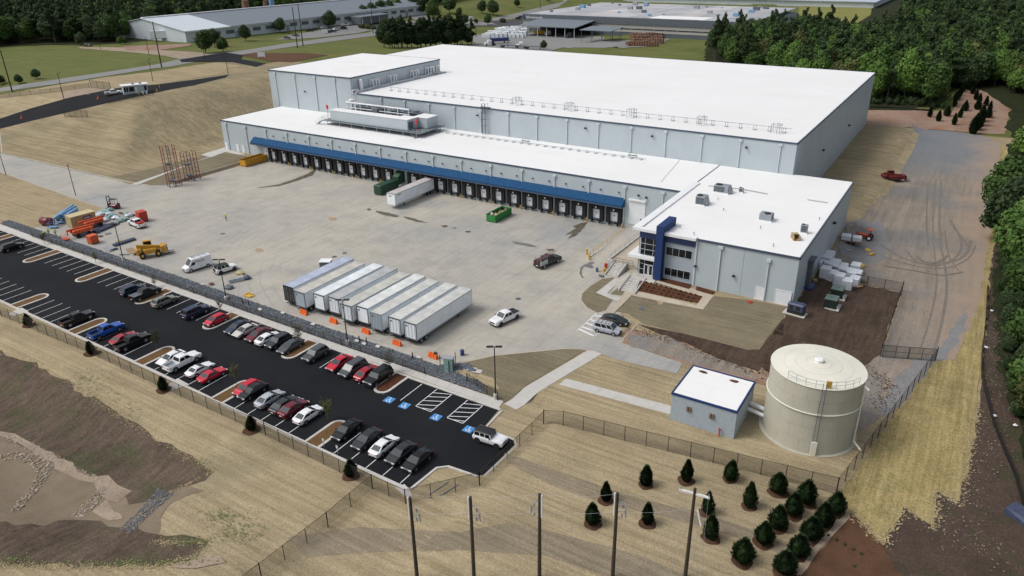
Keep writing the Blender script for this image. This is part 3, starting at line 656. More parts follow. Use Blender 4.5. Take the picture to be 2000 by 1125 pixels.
# crosswalk and paint
def paint(name, pts, m='paint_white', lift=.075, parent=None): return sheet(name, pts, M[m], lift, 6, kind=None if parent else 'structure', parent=parent)
def pline(a, b, w=.11):
    a, b = Vector(a[:2]), Vector(b[:2]); d = (b-a).normalized(); q = Vector((-d.y, d.x))*w/2
    return [tuple(a-q), tuple(b-q), tuple(b+q), tuple(a+q)]
cw = paint('crosswalk', pline(T(1125,648), T(1165,613), .14))
paint('stripe', pline(T(1158,658), T(1172,650), .14), parent=cw)
for a, b in (((1160,617),(1178,619)),((1152,624),(1172,632)),((1143,631),(1166,639)),((1135,638),(1163,648)),((1130,643),(1160,657)),):
    paint('stripe', pline(T(*a), T(*b), .45), parent=cw)
marks = paint('stall_markings', pline((116.2,-83.45),(116.25,-83.45+.1), .1))
for c in [115.05-20.25*k for k in range(1, 8)]:
    for i in range(1, 6):
        x = c+1.45+2.9*i
        if x < 114 and x > -30: paint('stall_line', pline((x, lin(ASPH, x)-.05), (x+.12, lin(ASPH, x)-5.4)), parent=marks)
for c in [115.8-20.25*k for k in range(7)]:
    for i in range(1, 6):
        x = c+1.3+2.9*i
        if x > 12 and x < 132: paint('stall_line', pline((x, lin(BOT, x)+.1), (x-.1, lin(BOT, x)+5.5)), parent=marks)
for x in (119.4,122.3,125.1,128.05,130.8): paint('stall_line', pline((x,-78.1),(x+.08,-83.4), .12), parent=marks)
for x in (122.35,128.1):
    paint('stall_line', pline((x+.05,-83.4),(x+2.8,-83.4), .12), parent=marks)
    for k in range(5):
        y0 = -79.2-k*1.25; x1 = x+2.75; y1 = y0+1.35
        if y0 < -83.3: x0 = x+1.1; y0 = -83.35
        else: x0 = x+.05
        paint('hatch_line', pline((x0, y0), (x1, min(y1, -78.15)), .13), parent=marks)
for x in (117.95,120.9,126.7,132.4):
    ad = empty('accessible_symbol', (x, -84.15, H(x,-84)+.085), .03, None, None); ad.parent = marks
    bgp = MB().quad((-.72,-.72,0),(.72,-.72,0),(.72,.72,0),(-.72,.72,0)).build('blue_square', M['paint_blue'], ad)
    w = MB(); 
    ring = [(.02+.34*cos(t), -.18+.34*sin(t), .004) for t in [radians(200+i*18) for i in range(13)]]; ri = [(.02+.24*cos(t), -.18+.24*sin(t), .004) for t in [radians(200+i*18) for i in range(13)]]
    ring = [(.34*cos(t)-.04, .34*sin(t)-.18, .004) for t in [radians(150+i*17) for i in range(13)]]; ri = [(.23*cos(t)-.04, .23*sin(t)-.18, .004) for t in [radians(150+i*17) for i in range(13)]]
    for i in range(12): w.quad(ri[i], ring[i], ring[i+1], ri[i+1])
    w.add([(.0+.11*cos(t)-.05, .52+.11*sin(t), .004) for t in [2*pi*i/10 for i in range(10)]], [tuple(range(10))])
    for a, b, ww in (((-.05,.38),(-.02,-.08),.12),((-.02,-.05),(.24,-.08),.11),((.24,-.08),(.36,-.42),.1),((-.03,.16),(.2,.16),.08),((.34,-.42),(.48,-.36),.08)):
        q = pline(a, b, ww); w.quad(*[(p[0], p[1], .005) for p in q])
    w.build('wheelchair_sign', M['paint_white'], bgp)
for a, b in (((1163,493),(1175,478)),((1147,507),(1170,487))): pass
S('stall_paint', [(1125,648),(1127,647),(1166,612),(1164,612)], 'paint_white', .08)

# parking islands
def island(x, top):
    if top: y0 = lin(ASPH, x)+.1; y1 = -83.4; s = -1
    else: y0 = lin(BOT, x)-.1; y1 = y0+6.2; s = 1
    w = 1.25; pts = [(x-w, y0)]
    L = abs(y1-y0)-w
    pts.append((x-w, y0+s*L))
    for i in range(1, 9):
        t = pi*i/9; pts.append((x-w*cos(t), y0+s*(L+w*sin(t))))
    pts += [(x+w, y0+s*L), (x+w, y0)]
    base = sheet('parking_island', pts, M['mulch_brown' if not top or x < 110 else 'mulch_red'], .15, 0)
    k = kerb('island_kerb', pts, .42, .16); k.parent = base; del k['kind']
for i in range(7): island(116.2-20.25*i-1.35+.2, True)
for i in range(6): island(116.1-20.25*i, False)
# stains and marks in the yard
for nm, pts, m in (('wet_stain', [(620,328),(600,340),(575,350),(545,360),(510,366),(500,368),(545,364),(580,354),(612,342)], 'stain'),
    ('wet_stain', [(733,412),(760,416),(781,422),(775,425),(750,421),(738,416)], 'stain'), ('wet_stain', [(787,423),(810,427),(826,433),(838,436),(815,434),(795,428)], 'stain'),
    ('wet_stain', [(715,409),(722,407),(726,410),(720,412)], 'stain'), ('wet_stain', [(860,441),(872,440),(876,443),(866,445)], 'stain'), ('wet_stain', [(880,445),(892,445),(890,448)], 'stain'), ('wet_stain', [(907,452),(918,451),(920,454),(912,455)], 'stain'),
    ('wet_stain', [(1148,434),(1140,446),(1125,461),(1108,468),(1118,456),(1100,462),(1125,446),(1118,442),(1135,436)], 'stain'), ('wet_stain', [(1065,487),(1080,486),(1084,490),(1072,491)], 'stain'), ('wet_stain', [(1000,472),(1030,476),(1050,482),(1040,483),(1010,478)], 'stain_grey'),
    ('wet_stain', [(1156,511),(1163,514),(1155,517),(1160,522),(1157,525),(1140,521),(1136,530),(1138,540),(1143,544),(1136,543),(1131,534),(1133,524),(1140,518)], 'stain_grey'),
    ('rust_stain', [(500,485),(512,486),(516,492),(505,494),(498,490)], 'stain_org'), ('rust_stain', [(640,425),(656,424),(660,430),(645,432)], 'stain_org')):
    p = rough(TP(pts), .12, .8, len(pts)); sheet(nm, p, M[m], .062, 0)
for k, (a, b) in enumerate([((1160,480),(1175,465)),]): pass
# stones: riprap strip, pond check dams, rock chute
def stones(name, pts_poly, count, smin, smax, m, label, lift=.0, seed=3):
    r = random.Random(seed); P = [Vector(p[:2]) for p in pts_poly]; x0 = min(p.x for p in P); x1 = max(p.x for p in P); y0 = min(p.y for p in P); y1 = max(p.y for p in P)
    def inside(x, y):
        c = False; n = len(P)
        for i in range(n):
            a, b = P[i], P[i-1]
            if (a.y > y) != (b.y > y) and x < (b.x-a.x)*(y-a.y)/(b.y-a.y)+a.x: c = not c
        return c
    mb = MB(); k = 0; g = 0
    while k < count and g < count*60:
        g += 1; x, y = r.uniform(x0, x1), r.uniform(y0, y1)
        if inside(x, y):
            s = r.uniform(smin, smax); mb.blob((x, y, H(x, y)+.05+lift+s*.2), (s*r.uniform(.7,1.3), s*r.uniform(.7,1.3), s*.6), 5, 3, .25, r); k += 1
    o = mb.build(name, M[m]); o['kind'] = 'stuff'; tag(o, label, 'stones'); return o
stones('riprap_stones', rip_poly, 5200, .09, .2, 'stone', 'loose blue-grey riprap stones filling the strip between yard and parking lot', .1)
stones('check_dam_rocks', PT([(0,890),(40,884),(80,890),(105,912),(90,940),(60,975),(30,1005),(20,998),(50,965),(72,930),(60,905),(0,900)]), 420, .08, .2, 'stone_tan', 'curved line of tan rocks crossing the muddy pond at the left edge', .05)
stones('check_dam_rocks', PT([(195,955),(212,950),(190,985),(165,1012),(140,1012),(160,985)]), 220, .08, .18, 'stone_tan', 'short straight line of tan rocks across the pond centre', .05, 5)
stones('rock_chute', PT([(310,955),(340,965),(300,1000),(255,1045),(232,1035),(270,1000)]), 520, .05, .13, 'stone', 'grey rock chute running down into the pond corner', .05, 6)
stones('rubble', PT([(0,845),(60,862),(130,900),(200,935),(200,945),(130,915),(50,880),(0,860)]), 260, .06, .16, 'stone_tan', 'broken pale rubble along the upper rim of the pond', .04, 8)

def wisps(name, px, n, sig, m, label, smin=.07, smax=.2, seed=1):
    r = random.Random(seed); pts = [T(*q) for q in px]; L = [(b-a).length for a, b in zip(pts, pts[1:])]; mb = MB()
    for _ in range(n):
        t = r.uniform(0, sum(L)); k = 0
        while k < len(L)-1 and t > L[k]: t -= L[k]; k += 1
        c = pts[k].lerp(pts[k+1], min(1, t/L[k]))+Vector((r.gauss(0, sig), r.gauss(0, sig), 0)); c.z = H(c.x, c.y)+.15; a = r.uniform(0, 6.28); s = r.uniform(smin, smax); u = Vector((cos(a)*s, sin(a)*s, r.uniform(-.02,.04))); v = Vector((-u.y, u.x, 0))*r.uniform(.2,.7)
        mb.add([c-u, c-v, c+u, c+v], [(0,1,2,3)])
    o = mb.build(name, M[m]); return tag(o, label, 'straw', None, 'stuff')
wisps('straw_wisps', [(1910,800),(1895,860),(1890,900),(1870,985),(1830,960),(1825,1030),(1765,990),(1725,1065),(1660,1000)], 1500, .4, 'wisp', 'loose straw scattered along the ragged lower edge of the hay strip')
wisps('straw_wisps', [(0,688),(60,705),(140,752),(240,820),(330,872),(418,922),(330,965)], 1000, .25, 'wisp', 'loose straw along the upper edge of the brown basin bank', .05, .16, 2)
wisps('straw_wisps', [(300,1060),(400,1060),(390,1085),(300,1108),(100,1108),(-20,1105)], 1200, .3, 'wisp', 'loose straw along the lower edge of the basin', .05, .15, 3)
wisps('soil_clods', [(1225,640),(1345,672),(1400,700),(1500,735),(1500,700),(1700,720),(1740,760),(1715,800)], 1500, .9, 'mulch_ring', 'scattered soil clods on the clay between the lawn and the tank', .06, .2, 4)
wisps('soil_clods', [(1920,560),(1930,640),(1935,740),(1950,850),(1900,950),(1850,1050),(1960,1080)], 1500, 1.5, 'pale_sand', 'pale stones and clods on the dark soil at the right edge', .04, .14, 5)
wisps('soil_clods', [(1650,400),(1700,470),(1760,500),(1800,600),(1780,700),(1740,760)], 1400, 2.5, 'pale_sand', 'pale stones strewn over the east gravel road', .05, .16, 6)


# ------------------------------------------------------------------ warehouse
SP = 4.63
wh = empty('warehouse', (0, 0, 0), 0, 'huge pale grey cold-storage warehouse with white roofs and a long blue dock canopy', 'warehouse')
def walls_x(parent, x0, x1, y, z0, z1, cuts, m, t=.18, facing=-1):
    """panels along x on the face at y (facing -y)"""
    c = [x0]+[q for q in sorted(cuts) if x0+.5 < q < x1-.5]+[x1]
    for a, b in zip(c, c[1:]): MB().box(a+.02, b-.02, y, y+t, z0, z1).build('wall_panel', m, parent)
def walls_y(parent, y0, y1, x, z0, z1, step, m, t=.18):
    n = max(1, int(round((y1-y0)/step)))
    for i in range(n): MB().box(x-t, x, y0+(y1-y0)*i/n+.02, y0+(y1-y0)*(i+1)/n-.02, z0, z1).build('wall_panel', m, parent)
HD, HT, HB, HO = 10.85, 18.33, 23.0, 10.7
core = MB()
core.box(-23.1, 132, .12, 25.3, -3, HD-.12); core.box(13.4, 149.2, 25.4, 142.5, -3, HT-.12); core.box(-40.4, 13.4, 72.8, 142.5, -3, HT-.12)
core.box(-26.8, 10.6, 25.4, 72.6, -3, HB-.12); core.box(10.6, 13.4, 25.5, 72.8, -3, 18.0); core.box(132.7, 162.3, -25.8, 26.1, -3, HO-.12)
core.build('inner_wall', M['wall_light'], wh)
def roof(name, x0, x1, y0, y1, z, parent=wh): return MB().box(x0, x1, y0, y1, z-.1, z).build(name, M['roof'], parent)
roof('roof', -23.2, 131.9, .05, 25.15, HD); r2 = roof('roof', 13.3, 149.3, 25.25, 142.6, HT); roof('roof', -40.5, 13.3, 72.75, 142.6, HT-.003)
roof('roof', -26.9, 10.7, 25.25, 72.65, HB); roof('roof', 132.15, 162.4, -25.9, 26.2, HO); roof('roof', 10.75, 13.2, 25.3, 72.7, 18.15)
ds_x = [(25.5-2*k)*SP for k in range(-1, 16) if (25.5-2*k)*SP > -24 and (25.5-2*k)*SP < 131]
walls_x(wh, -23.3, 132.0, -.08, -2.5, HD-.02, ds_x, M['wall'])
walls_y(wh, 0, 25.2, -23.12, -2.5, HD-.02, 8, M['wall'])
ts_x = [42.2+9.42*k for k in range(-2, 12)]
walls_x(wh, 13.25, 149.43, 25.2, HD-.2, HT-.02, ts_x, M['wall']); walls_y(wh, 25.4, 142.6, 149.43, -3.5, HT-.02, 9.4, M['wall'])
walls_y(wh, 72.9, 142.6, -40.45, 0, HT, 9.4, M['wall'])
walls_x(wh, -27.0, 10.8, 25.2, 6, HB-.02, [-23.8, -14.4, -4.9, 4.1], M['wall']); walls_y(wh, 25.4, 72.6, 10.8, 15, HB-.02, 9.4, M['wall']); walls_y(wh, 25.4, 72.6, -26.85, 0, HB-.02, 9.4, M['wall'])
walls_x(wh, 144.0, 162.5, -26.0, -2.5, HO-.02, [153], M['wall']); walls_y(wh, -25.8, 26.2, 162.5, -3.5, HO-.02, 10.4, M['wall'])
def trim(pts, z, h=.34, w=.16, m='edge', closed=False, z2=.06):
    mb = MB(); P = pts+[pts[0]] if closed else pts
    for (a, b) in zip(P, P[1:]):
        x0, x1 = sorted((a[0], b[0])); y0, y1 = sorted((a[1], b[1]))
        mb.box(x0-w/2, x1+w/2, y0-w/2, y1+w/2, z-h, z+z2)
    return mb.build('roof_edge_trim', M[m], wh)
trim([(-23.3,25),(-23.3,-.1),(131.7,-.1)], HD); trim([(13.3,25.12),(149.5,25.12),(149.5,142.6),(-40.6,142.6),(-40.6,73)], HT)
trim([(-27.05,72.7),(-27.05,25.1),(10.85,25.1),(10.85,72.7)], HB, z2=.05); trim([(-27,72.8),(10.8,72.8)], HB, z2=.04)
trim([(144.2,-26.1),(162.6,-26.1),(162.6,26.2),(150,26.2)], HO)
MB().box(131.4, 132.9, -26.7, 8.0, HO-.25, HO+.28).box(132.9, 144.1, -26.9, -25.75, HO-.25, HO+.26).build('parapet', M['white'], wh)
MB().box(13.1, 13.5, 25.3, 72.6, 18.0, HT+.35).build('ledge_kerb', M['grey'], wh)
# rain leaders
def downspout(x, y, ztop, zbot, s=1.0):
    hd = MB().box(x-.42*s, x+.42*s, y-.38, y-.02, ztop-.55, ztop-.02).build('conductor_head', M['wall_light'], None); hd.parent = None
    p = MB().box(x-.11, x+.11, y-.24, y-.04, zbot, ztop-.55).build('downspout', M['wall_light'], wh); hd.parent = p
for x in ds_x: downspout(x, -.1, HD-.65, 6.9 if x < 118 and x > -9 else .4)
for x in ds_x:
    if -9 < x < 119: MB().box(x-.1, x+.1, -.25, -.09, .1, 5.1).build('downspout', M['wall_light'], wh)
for x in ts_x:
    if x > 14: downspout(x, 25.18, HT-.5, HD+.1)
for x in (-23.8, -14.4, -4.9, 4.1): downspout(x, 25.18, HB-.5, HD+.1)
downspout(148.7, -26.02, HO-.5, 1.2); downspout(157.45, -26.02, HO-1.3, 1.1, .8)
# canopy of blue metal panels
for k in range(27):
    a = -8.3+k*(118.2+8.3)/27+.015; b = -8.3+(k+1)*(118.2+8.3)/27-.015
    mb = MB().loft([[(a,-.1,7.15),(a,-.1,5.15),(a,-1.9,5.15),(a,-1.9,5.75)],[(b,-.1,7.15),(b,-.1,5.15),(b,-1.9,5.15),(b,-1.9,5.75)]])
    mb.build('canopy_panel', M['canopy'], wh)
MB().box(-8.35, 118.25, -2.0, -1.92, 5.1, 5.45).build('canopy_fascia', M['edge'], wh)
# docks
sealm = MB().box(-1.95,-1.02,-.72,0,.75,4.45).box(1.02,1.95,-.72,0,.75,4.45).box(-1.02,1.02,-.72,0,3.6,4.45).box(-1.7,1.7,-.3,0,.55,.78).mesh('dock_seal', M['rubber'])
doorm = MB().box(-1.02,1.02,-.1,.0,1.15,3.6).mesh('dock_door', M['door_white'])
winm = MB().box(-.2,.12,-.14,-.1,2.35,2.62).mesh('door_window', M['glass'])
bmpm = MB().box(-.16,.16,-.85,-.3,.28,1.05).mesh('bumper', M['rubber'])
lipm = MB().box(-.5,.5,-.6,-.05,.9,1.12).mesh('dock_leveler', M['dark_grey'])
dism = MB().cyl((0,-.78,4.05),(0,-.72,4.05),.2,n=12).mesh('number_disc', M['white'])
ligm = MB().box(-.14,.14,-.35,-.02,-.12,.12).mesh('wall_light', M['trim'])
for i in range(26):
    x = i*SP
    inst('wall_light', ligm, wh, (x+.8, -.08, 8.35))
    if i in (11,): continue
    s = inst('dock_seal', sealm, wh, (x, -.08, 0)); inst('dock_door', doorm, s, (0,0,0)); inst('door_window', winm, s); inst('number_disc', dism, s)
    for bx in (-1.05, 1.05): inst('bumper', bmpm, s, (bx, 0, 0))
    inst('dock_leveler', lipm, s)
x = 11*SP; MB().box(x-1.1, x+1.3, -.2, 0, 1.2, 4.3).build('compactor_door', M['dkgreen'], wh)
def wdoor(name, x0, x1, y, z0, z1, m='white', fr=.12):
    d = MB().box(x0, x1, y-.16, y-.09, z0, z1).build(name, M['door_white'], wh)
    MB().box(x0-fr, x1+fr, y-.2, y-.09, z1, z1+fr).box(x0-fr, x0-.004, y-.2, y-.09, z0, z1).box(x1+.004, x1+fr, y-.2, y-.09, z0, z1).build('door_frame', M['white'], d); return d
for x in (-22.3, -16.9, -14.2): wdoor('side_door', x-.5, x+.5, 0, 1.25, 3.6)
d = wdoor('overhead_door', -4.4, -2.2, 0, 1.3, 4.1); inst('door_window', winm, d, (-3.3, -.05, .6))
d = wdoor('overhead_door', 119.5, 123.1, 0, 1.2, 6.85, fr=.2); inst('door_window', winm, d, (122.4, -.05, .2))
MB().box(119.2, 123.4, -.55, -.1, 6.95, 7.3).build('door_hood', M['white'], wh)
wdoor('side_door', 155.9, 157.3, -26, 1.25, 3.6); d = wdoor('overhead_door', 159.4, 162.0, -26, 1.25, 3.9)
for x, z in ((123.4, 8.2), (144.3, 5.3), (151.6, 4.9), (121.5,8.4)): inst('wall_light', ligm, wh, (x, -26.05 if x > 140 else -.08, z), 0, 1.4)
for p in ((60,25.1,16),(34,25.1,15.5),(95,25.1,16),(114,25.1,16),(138,25.1,16),(-10,25.1,17)): inst('wall_light', ligm, wh, p, 0, 1.6)
for p in ((162.52,6,7.2),(149.45,60,9),(149.45,100,8)): inst('wall_light', ligm, wh, p, pi/2, 1.8)
# office front
of = MB().box(132.9, 144.0, -25.9, -25.7, .8, HO-.3).build('office_wall', M['block_wall'], wh)
MB().box(132.8, 144.0, -26.12, -25.92, 8.95, 10.4).build('navy_band', M['navy'], wh)
MB().box(132.72, 132.9, -26.1, -16, 8.95, 10.4).build('navy_band', M['navy'], wh)
MB().box(144.0, 144.25, -26.2, -25.9, .8, HO).build('corner_trim', M['wall_light'], wh)
pyl = MB().box(136.55, 138.0, -27.5, -20.9, 1.0, 12.3).build('entrance_pylon', M['pylon'], wh)
def glaze(x0, x1, z0, z1, y, nx, nz, name='window', m='grey', seq=None):
    fr = MB(); fr.box(x0-.05, x1+.05, y-.06, y, z0-.06, z0); fr.box(x0-.05, x1+.05, y-.06, y, z1, z1+.05)
    xs = seq or [x0+(x1-x0)*i/nx for i in range(nx+1)]
    for q in xs: fr.box(q-.03, q+.03, y-.06, y, z0, z1)
    zs = [z0+(z1-z0)*i/nz for i in range(nz+1)]
    for q in zs[1:-1]:
        for a, b in zip(xs, xs[1:]): fr.box(a+.05, b-.05, y-.09, y-.01, q-.04, q+.04)
    w = fr.build(name, M['wall_light'], wh)
    for a, b in zip(xs, xs[1:]):
        for c, d_ in zip(zs, zs[1:]): MB().box(a+.05, b-.05, y-.05, y-.03, c+.045, d_-.045).build('pane', M['glass'], w)
    return w
glaze(138.25, 143.35, 6.35, 7.95, -25.92, 4, 1); glaze(138.25, 143.35, 2.1, 3.7, -25.92, 4, 1)
glaze(133.0, 136.4, 5.4, 8.9, -25.92, 3, 3, 'curtain_wall', seq=[133.0,133.9,135.6,136.4]); glaze(133.0, 136.5, 1.25, 4.65, -25.92, 3, 3, 'entrance_glazing', seq=[133.0,134.0,135.9,136.5])
for a in (134.05, 135.0): 
    d = MB().box(a, a+.85, -26.1, -26.03, 1.25, 3.5).build('entrance_door', M['white'], wh); MB().box(a+.14, a+.71, -26.12, -26.1, 1.45, 3.35).build('door_glass', M['glass'], d)
fr = MB().box(132.62, 132.72, -25.8, -18, 1.2, 9)
fr.build('west_glazing', M['glass'], wh)
MB().box(130.8, 136.45, -26.9, -20, 4.75, 5.3).build('entrance_canopy', M['white'], wh)
MB().box(131.1, 131.25, -22.1, -21.95, 5.3, 10.5).build('canopy_post', M['white'], wh)
MB().box(162.52, 163.3, -16.4, -14.6, .6, 6.7).box(162.52, 163.6, -16.9, -14.2, 6.7, 7.0).build('exhaust_duct', M['dark_grey'], wh)
MB().box(162.54, 164.0, -17, -14.2, -1, 1.5).build('duct_plenum', M['sign_blue'], wh)
# ramp, plaza, retaining walls and stairs
structure(MB().add([(119.9,-22,.05),(124.9,-22,.05),(124.9,-.1,1.2),(119.9,-.1,1.2),(119.9,-22,-.5),(124.9,-22,-.5),(124.9,-.1,-.5),(119.9,-.1,-.5)], [(0,1,2,3),(0,4,5,1),(1,5,6,2),(2,6,7,3),(3,7,4,0),(4,7,6,5)]).build('loading_ramp', M['yard']))
structure(MB().box(125.2, 132.6, -23.0, -.2, -.4, 1.2).build('raised_terrace', M['concrete_tan']))
structure(MB().box(132.6, 136.9, -28.2, -25.95, -.4, 1.24).build('entrance_landing', M['concrete_walk']))
rw = MB(); rw.box(119.6, 119.88, -21.8, -.2, -.3, .35); rw.box(124.92, 125.18, -22.4, -.2, -.3, 1.5); rw.box(124.9,126.2,-23.6,-23.05,-.3,1.7)
o = rw.build('retaining_wall', M['concrete_walk']); tag(o, 'low concrete retaining wall beside the loading ramp', 'retaining wall')
o = MB().box(-7.35, -7.05, -31, -2, -.3, 1.0).build('retaining_wall', M['concrete_tan']); tag(o, 'low concrete retaining wall beside the yellow dumpster at the dock corner', 'retaining wall')
def stairs(x0, x1, ya, yb, za, zb, label):
    """steps rising from (ya, za) to (yb, zb) towards +y with cheek walls and rails"""
    root = empty('entrance_stairs', ((x0+x1)/2, ya, za), 0, label, 'stairs'); w = (x1-x0)/2; n = 7; L = yb-ya; Hh = zb-za
    for i in range(n): MB().box(-w+.22, w-.22, L*i/n, L, -.3 if i == 0 else Hh*i/n+.001, Hh*(i+1)/n).build('step', M['concrete_walk'], root)
    for s in (-1, 1):
        xx = s*(w-.1); ch = MB().loft([[(xx-.12,-.3,-.3),(xx+.12,-.3,-.3),(xx+.12,-.3,.35),(xx-.12,-.3,.35)],[(xx-.12,L+.3,-.3),(xx+.12,L+.3,-.3),(xx+.12,L+.3,Hh+.35),(xx-.12,L+.3,Hh+.35)]]).build('cheek_wall', M['concrete_walk'], root)
        r = MB(); r.path([(xx*.8,-.4,.9),(xx*.8,L,Hh+.9),(xx*.8,L+.5,Hh+.9)], .035, 5)
        for t in (0, .33, .66, 1): r.cyl((xx*.8, L*t, Hh*t), (xx*.8, L*t, Hh*t+.9), .03, n=5)
        r.build('handrail', M['galv'], root)
stairs(126.3, 129.2, -27.3, -23.0, .05, 1.2, 'concrete entrance stairs nearest the yard with steel handrails')
stairs(131.9, 135.4, -33.0, -28.2, .12, 1.22, 'concrete entrance stairs beside the red mulch bed by the blue pylon')
def railing(pts, h, m, label, name='guard_rail', step=2.2, cat='railing'):
    root = empty(name, pts[0], 0, label, cat); o0 = Vector(pts[0]); rails = MB(); 
    for a, b in zip(pts, pts[1:]):
        a, b = Vector(a)-o0, Vector(b)-o0
        for z in (h, h*.5): rails.cyl(a+Vector((0,0,z)), b+Vector((0,0,z)), .035, n=5)
        k = max(1, int((b-a).length/step))
        for i in range(k+1):
            p = a.lerp(b, i/k); MB().cyl(p, p+Vector((0,0,h)), .035, n=5).build('rail_post', m, root)
    rails.build('rail', m, root); return root
railing([(119.74,-21.7,.35),(119.74,-.6,.35)], 1.1, M['yellow'], 'yellow guard rail along the open side of the loading ramp')
railing([(125.05,-22.2,1.5),(125.05,-.6,1.5)], 1.0, M['galv'], 'grey steel rail on the wall between ramp and terrace')
railing([(126.0,-23.1,1.2),(130.5,-23.1,1.2)], 1.0, M['fence_post'], 'short dark rail on the terrace edge above the stairs')
railing([(129.6,-23.2,1.2),(132.4,-24.5,1.2),(133.4,-27.6,1.2)], 1.0, M['galv'], 'curved grey rail in front of the entrance glazing')
def bollard(x, y, h=1.1, label='yellow steel bollard at the foot of a downspout between dock doors', group='yellow bollards between the dock doors', m='yellow', r=.13):
    o = MB().cyl((0,0,0),(0,0,h),r,n=10).cyl((0,0,h),(0,0,h+.08),r,.05,n=10).build('bollard', M[m], None, (x, y, H(x, y))); return tag(o, label, 'bollard', group)
for x in ds_x:
    if 0 < x < 119: bollard(x, -.95)
for k, (a, b) in enumerate((((1146,497),'left'),((1151,508),'right'))):
    p = T(*a); bollard(p.x, p.y, 1.25, 'thick yellow bollard at the foot of the ramp, '+('farther from' if k == 0 else 'nearer to')+' the camera', None, r=.2)

# ------------------------------------------------------------------ things on the roofs
def rtu(x, y, z, sx, sy, sz, rz, label, hood=True, name='rooftop_unit'):
    r = empty(name, (x, y, z), rz, label, 'air conditioner')
    MB().box(-sx/2-.1, sx/2+.1, -sy/2-.1, sy/2+.1, 0, .25).build('curb', M['white'], r)
    MB().bev(-sx/2, sx/2, -sy/2, sy/2, .25, sz, .06).build('casing', M['grey'], r)
    MB().cyl((-sx*.2,-sy*.1,sz),(-sx*.2,-sy*.1,sz+.12),min(sx, sy)*.32,n=14).build('fan', M['trim'], r)
    MB().box(-sx/2+.15, sx/2-.9 if sx > 2 else sx/2-.15, -sy/2-.03, -sy/2, .4, sz-.15).build('coil_grille', M['dark_grey'], r)
    if hood: MB().loft([[(sx/2,-sy*.35,.4),(sx/2,sy*.35,.4),(sx/2,sy*.35,sz-.1),(sx/2,-sy*.35,sz-.1)],[(sx/2+.55,-sy*.35,.3),(sx/2+.55,sy*.35,.3),(sx/2+.1,sy*.35,sz-.1),(sx/2+.1,-sy*.35,sz-.1)]]).build('intake_hood', M['grey'], r)
rtu(138.0, -6.0, HO, 2.0, 2.4, 1.9, .0, 'grey rooftop unit nearest the blue entrance pylon')
rtu(139.2, 4.1, HO, 3.3, 2.2, 1.7, 0, 'largest grey rooftop unit, farthest back on the office roof')
rtu(152.3, -9.4, HO, 2.0, 2.4, 1.5, 1.57, 'pale rooftop unit standing alone mid office roof')
rtu(142.9, 5.9, HO, .9, .8, 1.1, 0, 'small dark condenser behind the large rooftop unit', False, 'condenser')
rtu(160.3, -13.2, HO, 1.2, .9, 1.7, 0, 'thin green-grey condenser near the east roof edge', False, 'condenser')
cr = empty('wooden_crate', (159.7, -17.2, HO), .5, 'open plywood crate on the office roof near the east edge', 'crate')
MB().box(-.6,.6,-1,1,0,.08).build('crate_floor', M['wood'], cr)
for a in ((-.6,-.52,-1,1),(.52,.6,-1,1),(-.52,.52,.92,1)): MB().box(a[0],a[1],a[2],a[3],.08,.95).build('crate_side', M['wood'], cr)
MB().box(-.52,.52,-.1,.9,.95,1.02).build('crate_lid', M['tan'], cr)
for k, (px, py) in enumerate(((1085,444),(1100,375),(1402,391),(1413,412),(1328,446),(1355,459),(1600,430),(1510,482),(1485,447))):
    if k in (0, 1): continue
    p = G(px, py, HO); o = MB().cyl((0,0,0),(0,0,.5),.07,n=8).cyl((0,0,.45),(0,0,.6),.12,n=8).build('vent_pipe', M['grey'], None, p); tag(o, 'small vent pipe standing on the white office roof', 'vent pipe', 'vent pipes on the office roof')
# gas pipe on the high roof
def pipe_run(name, x0, x1, y, z, n, h, label, dx=0.0, two=True):
    r = empty(name, (x0, y, z), 0, label, 'pipe'); L = x1-x0
    sup = MB().box(-.55,.55,-.12,.12,0,.08).box(.1,.22,-.9,.9,.0,.07).cyl((-.3,0,.08),(-.3,0,h),.055,n=5).cyl((.3,0,.08),(.3,0,h),.055,n=5).bar((-.4,0,h),(.4,0,h),.1).mesh('pipe_support', M['grey'])
    for i in range(n): inst('pipe_support', sup, r, (L*(i+.5)/n, 0, 0))
    if two: MB().path([(0,0,h+.06),(L,0,h+.06)], .075, 6).build('pipe', M['grey'], r)
pipe_run('gas_pipe', 18, 146, 34.2, HT, 36, 1.1, 'thin pipe carried on a row of small stands across the high white roof')
pipe_run('low_pipe', 48.5, 114.5, 20.3, HD, 26, .35, 'row of low pipe stands along the dock roof behind the ladder')
fr_lab = ['leftmost grey pipe frame on the high roof edge','second grey pipe frame from the left on the high roof','third grey pipe frame from the left on the high roof','grey pipe frame nearest the east end of the high roof']
for k, x in enumerate((68.5, 85.8, 104.6, 123.9, 142.6)):
    r = empty('pipe_frame', (x, 33.0, HT), 0, (fr_lab+['grey pipe frame at the far east corner of the high roof'])[k] if k != 3 else 'fourth grey pipe frame from the left on the high roof', 'pipe frame')
    if k == 4: r['label'] = 'grey pipe frame at the far east end of the high roof pipe'
    for a in (-1, 1):
        for b in (-1, 1): MB().cyl((a*1.0,b*.9,0),(a*1.0,b*.9,2.1),.05,n=5).build('leg', M['grey'], r)
    t = MB(); 
    for b in (-1, 1): t.cyl((-1.2,b*.9,2.1),(1.2,b*.9,2.1),.05,n=5).cyl((-1,b*.9,1.0),(1,b*.9,1.0),.04,n=5)
    for a in (-1, 1): t.cyl((a,-1.1,2.1),(a,1.1,2.1),.05,n=5)
    t.build('beam', M['grey'], r); MB().path([(.3,-.9,.1),(.3,-.9,2.3),(.3,.9,2.3),(.3,.9,1.1)], .07, 6).build('riser_pipe', M['galv'], r)
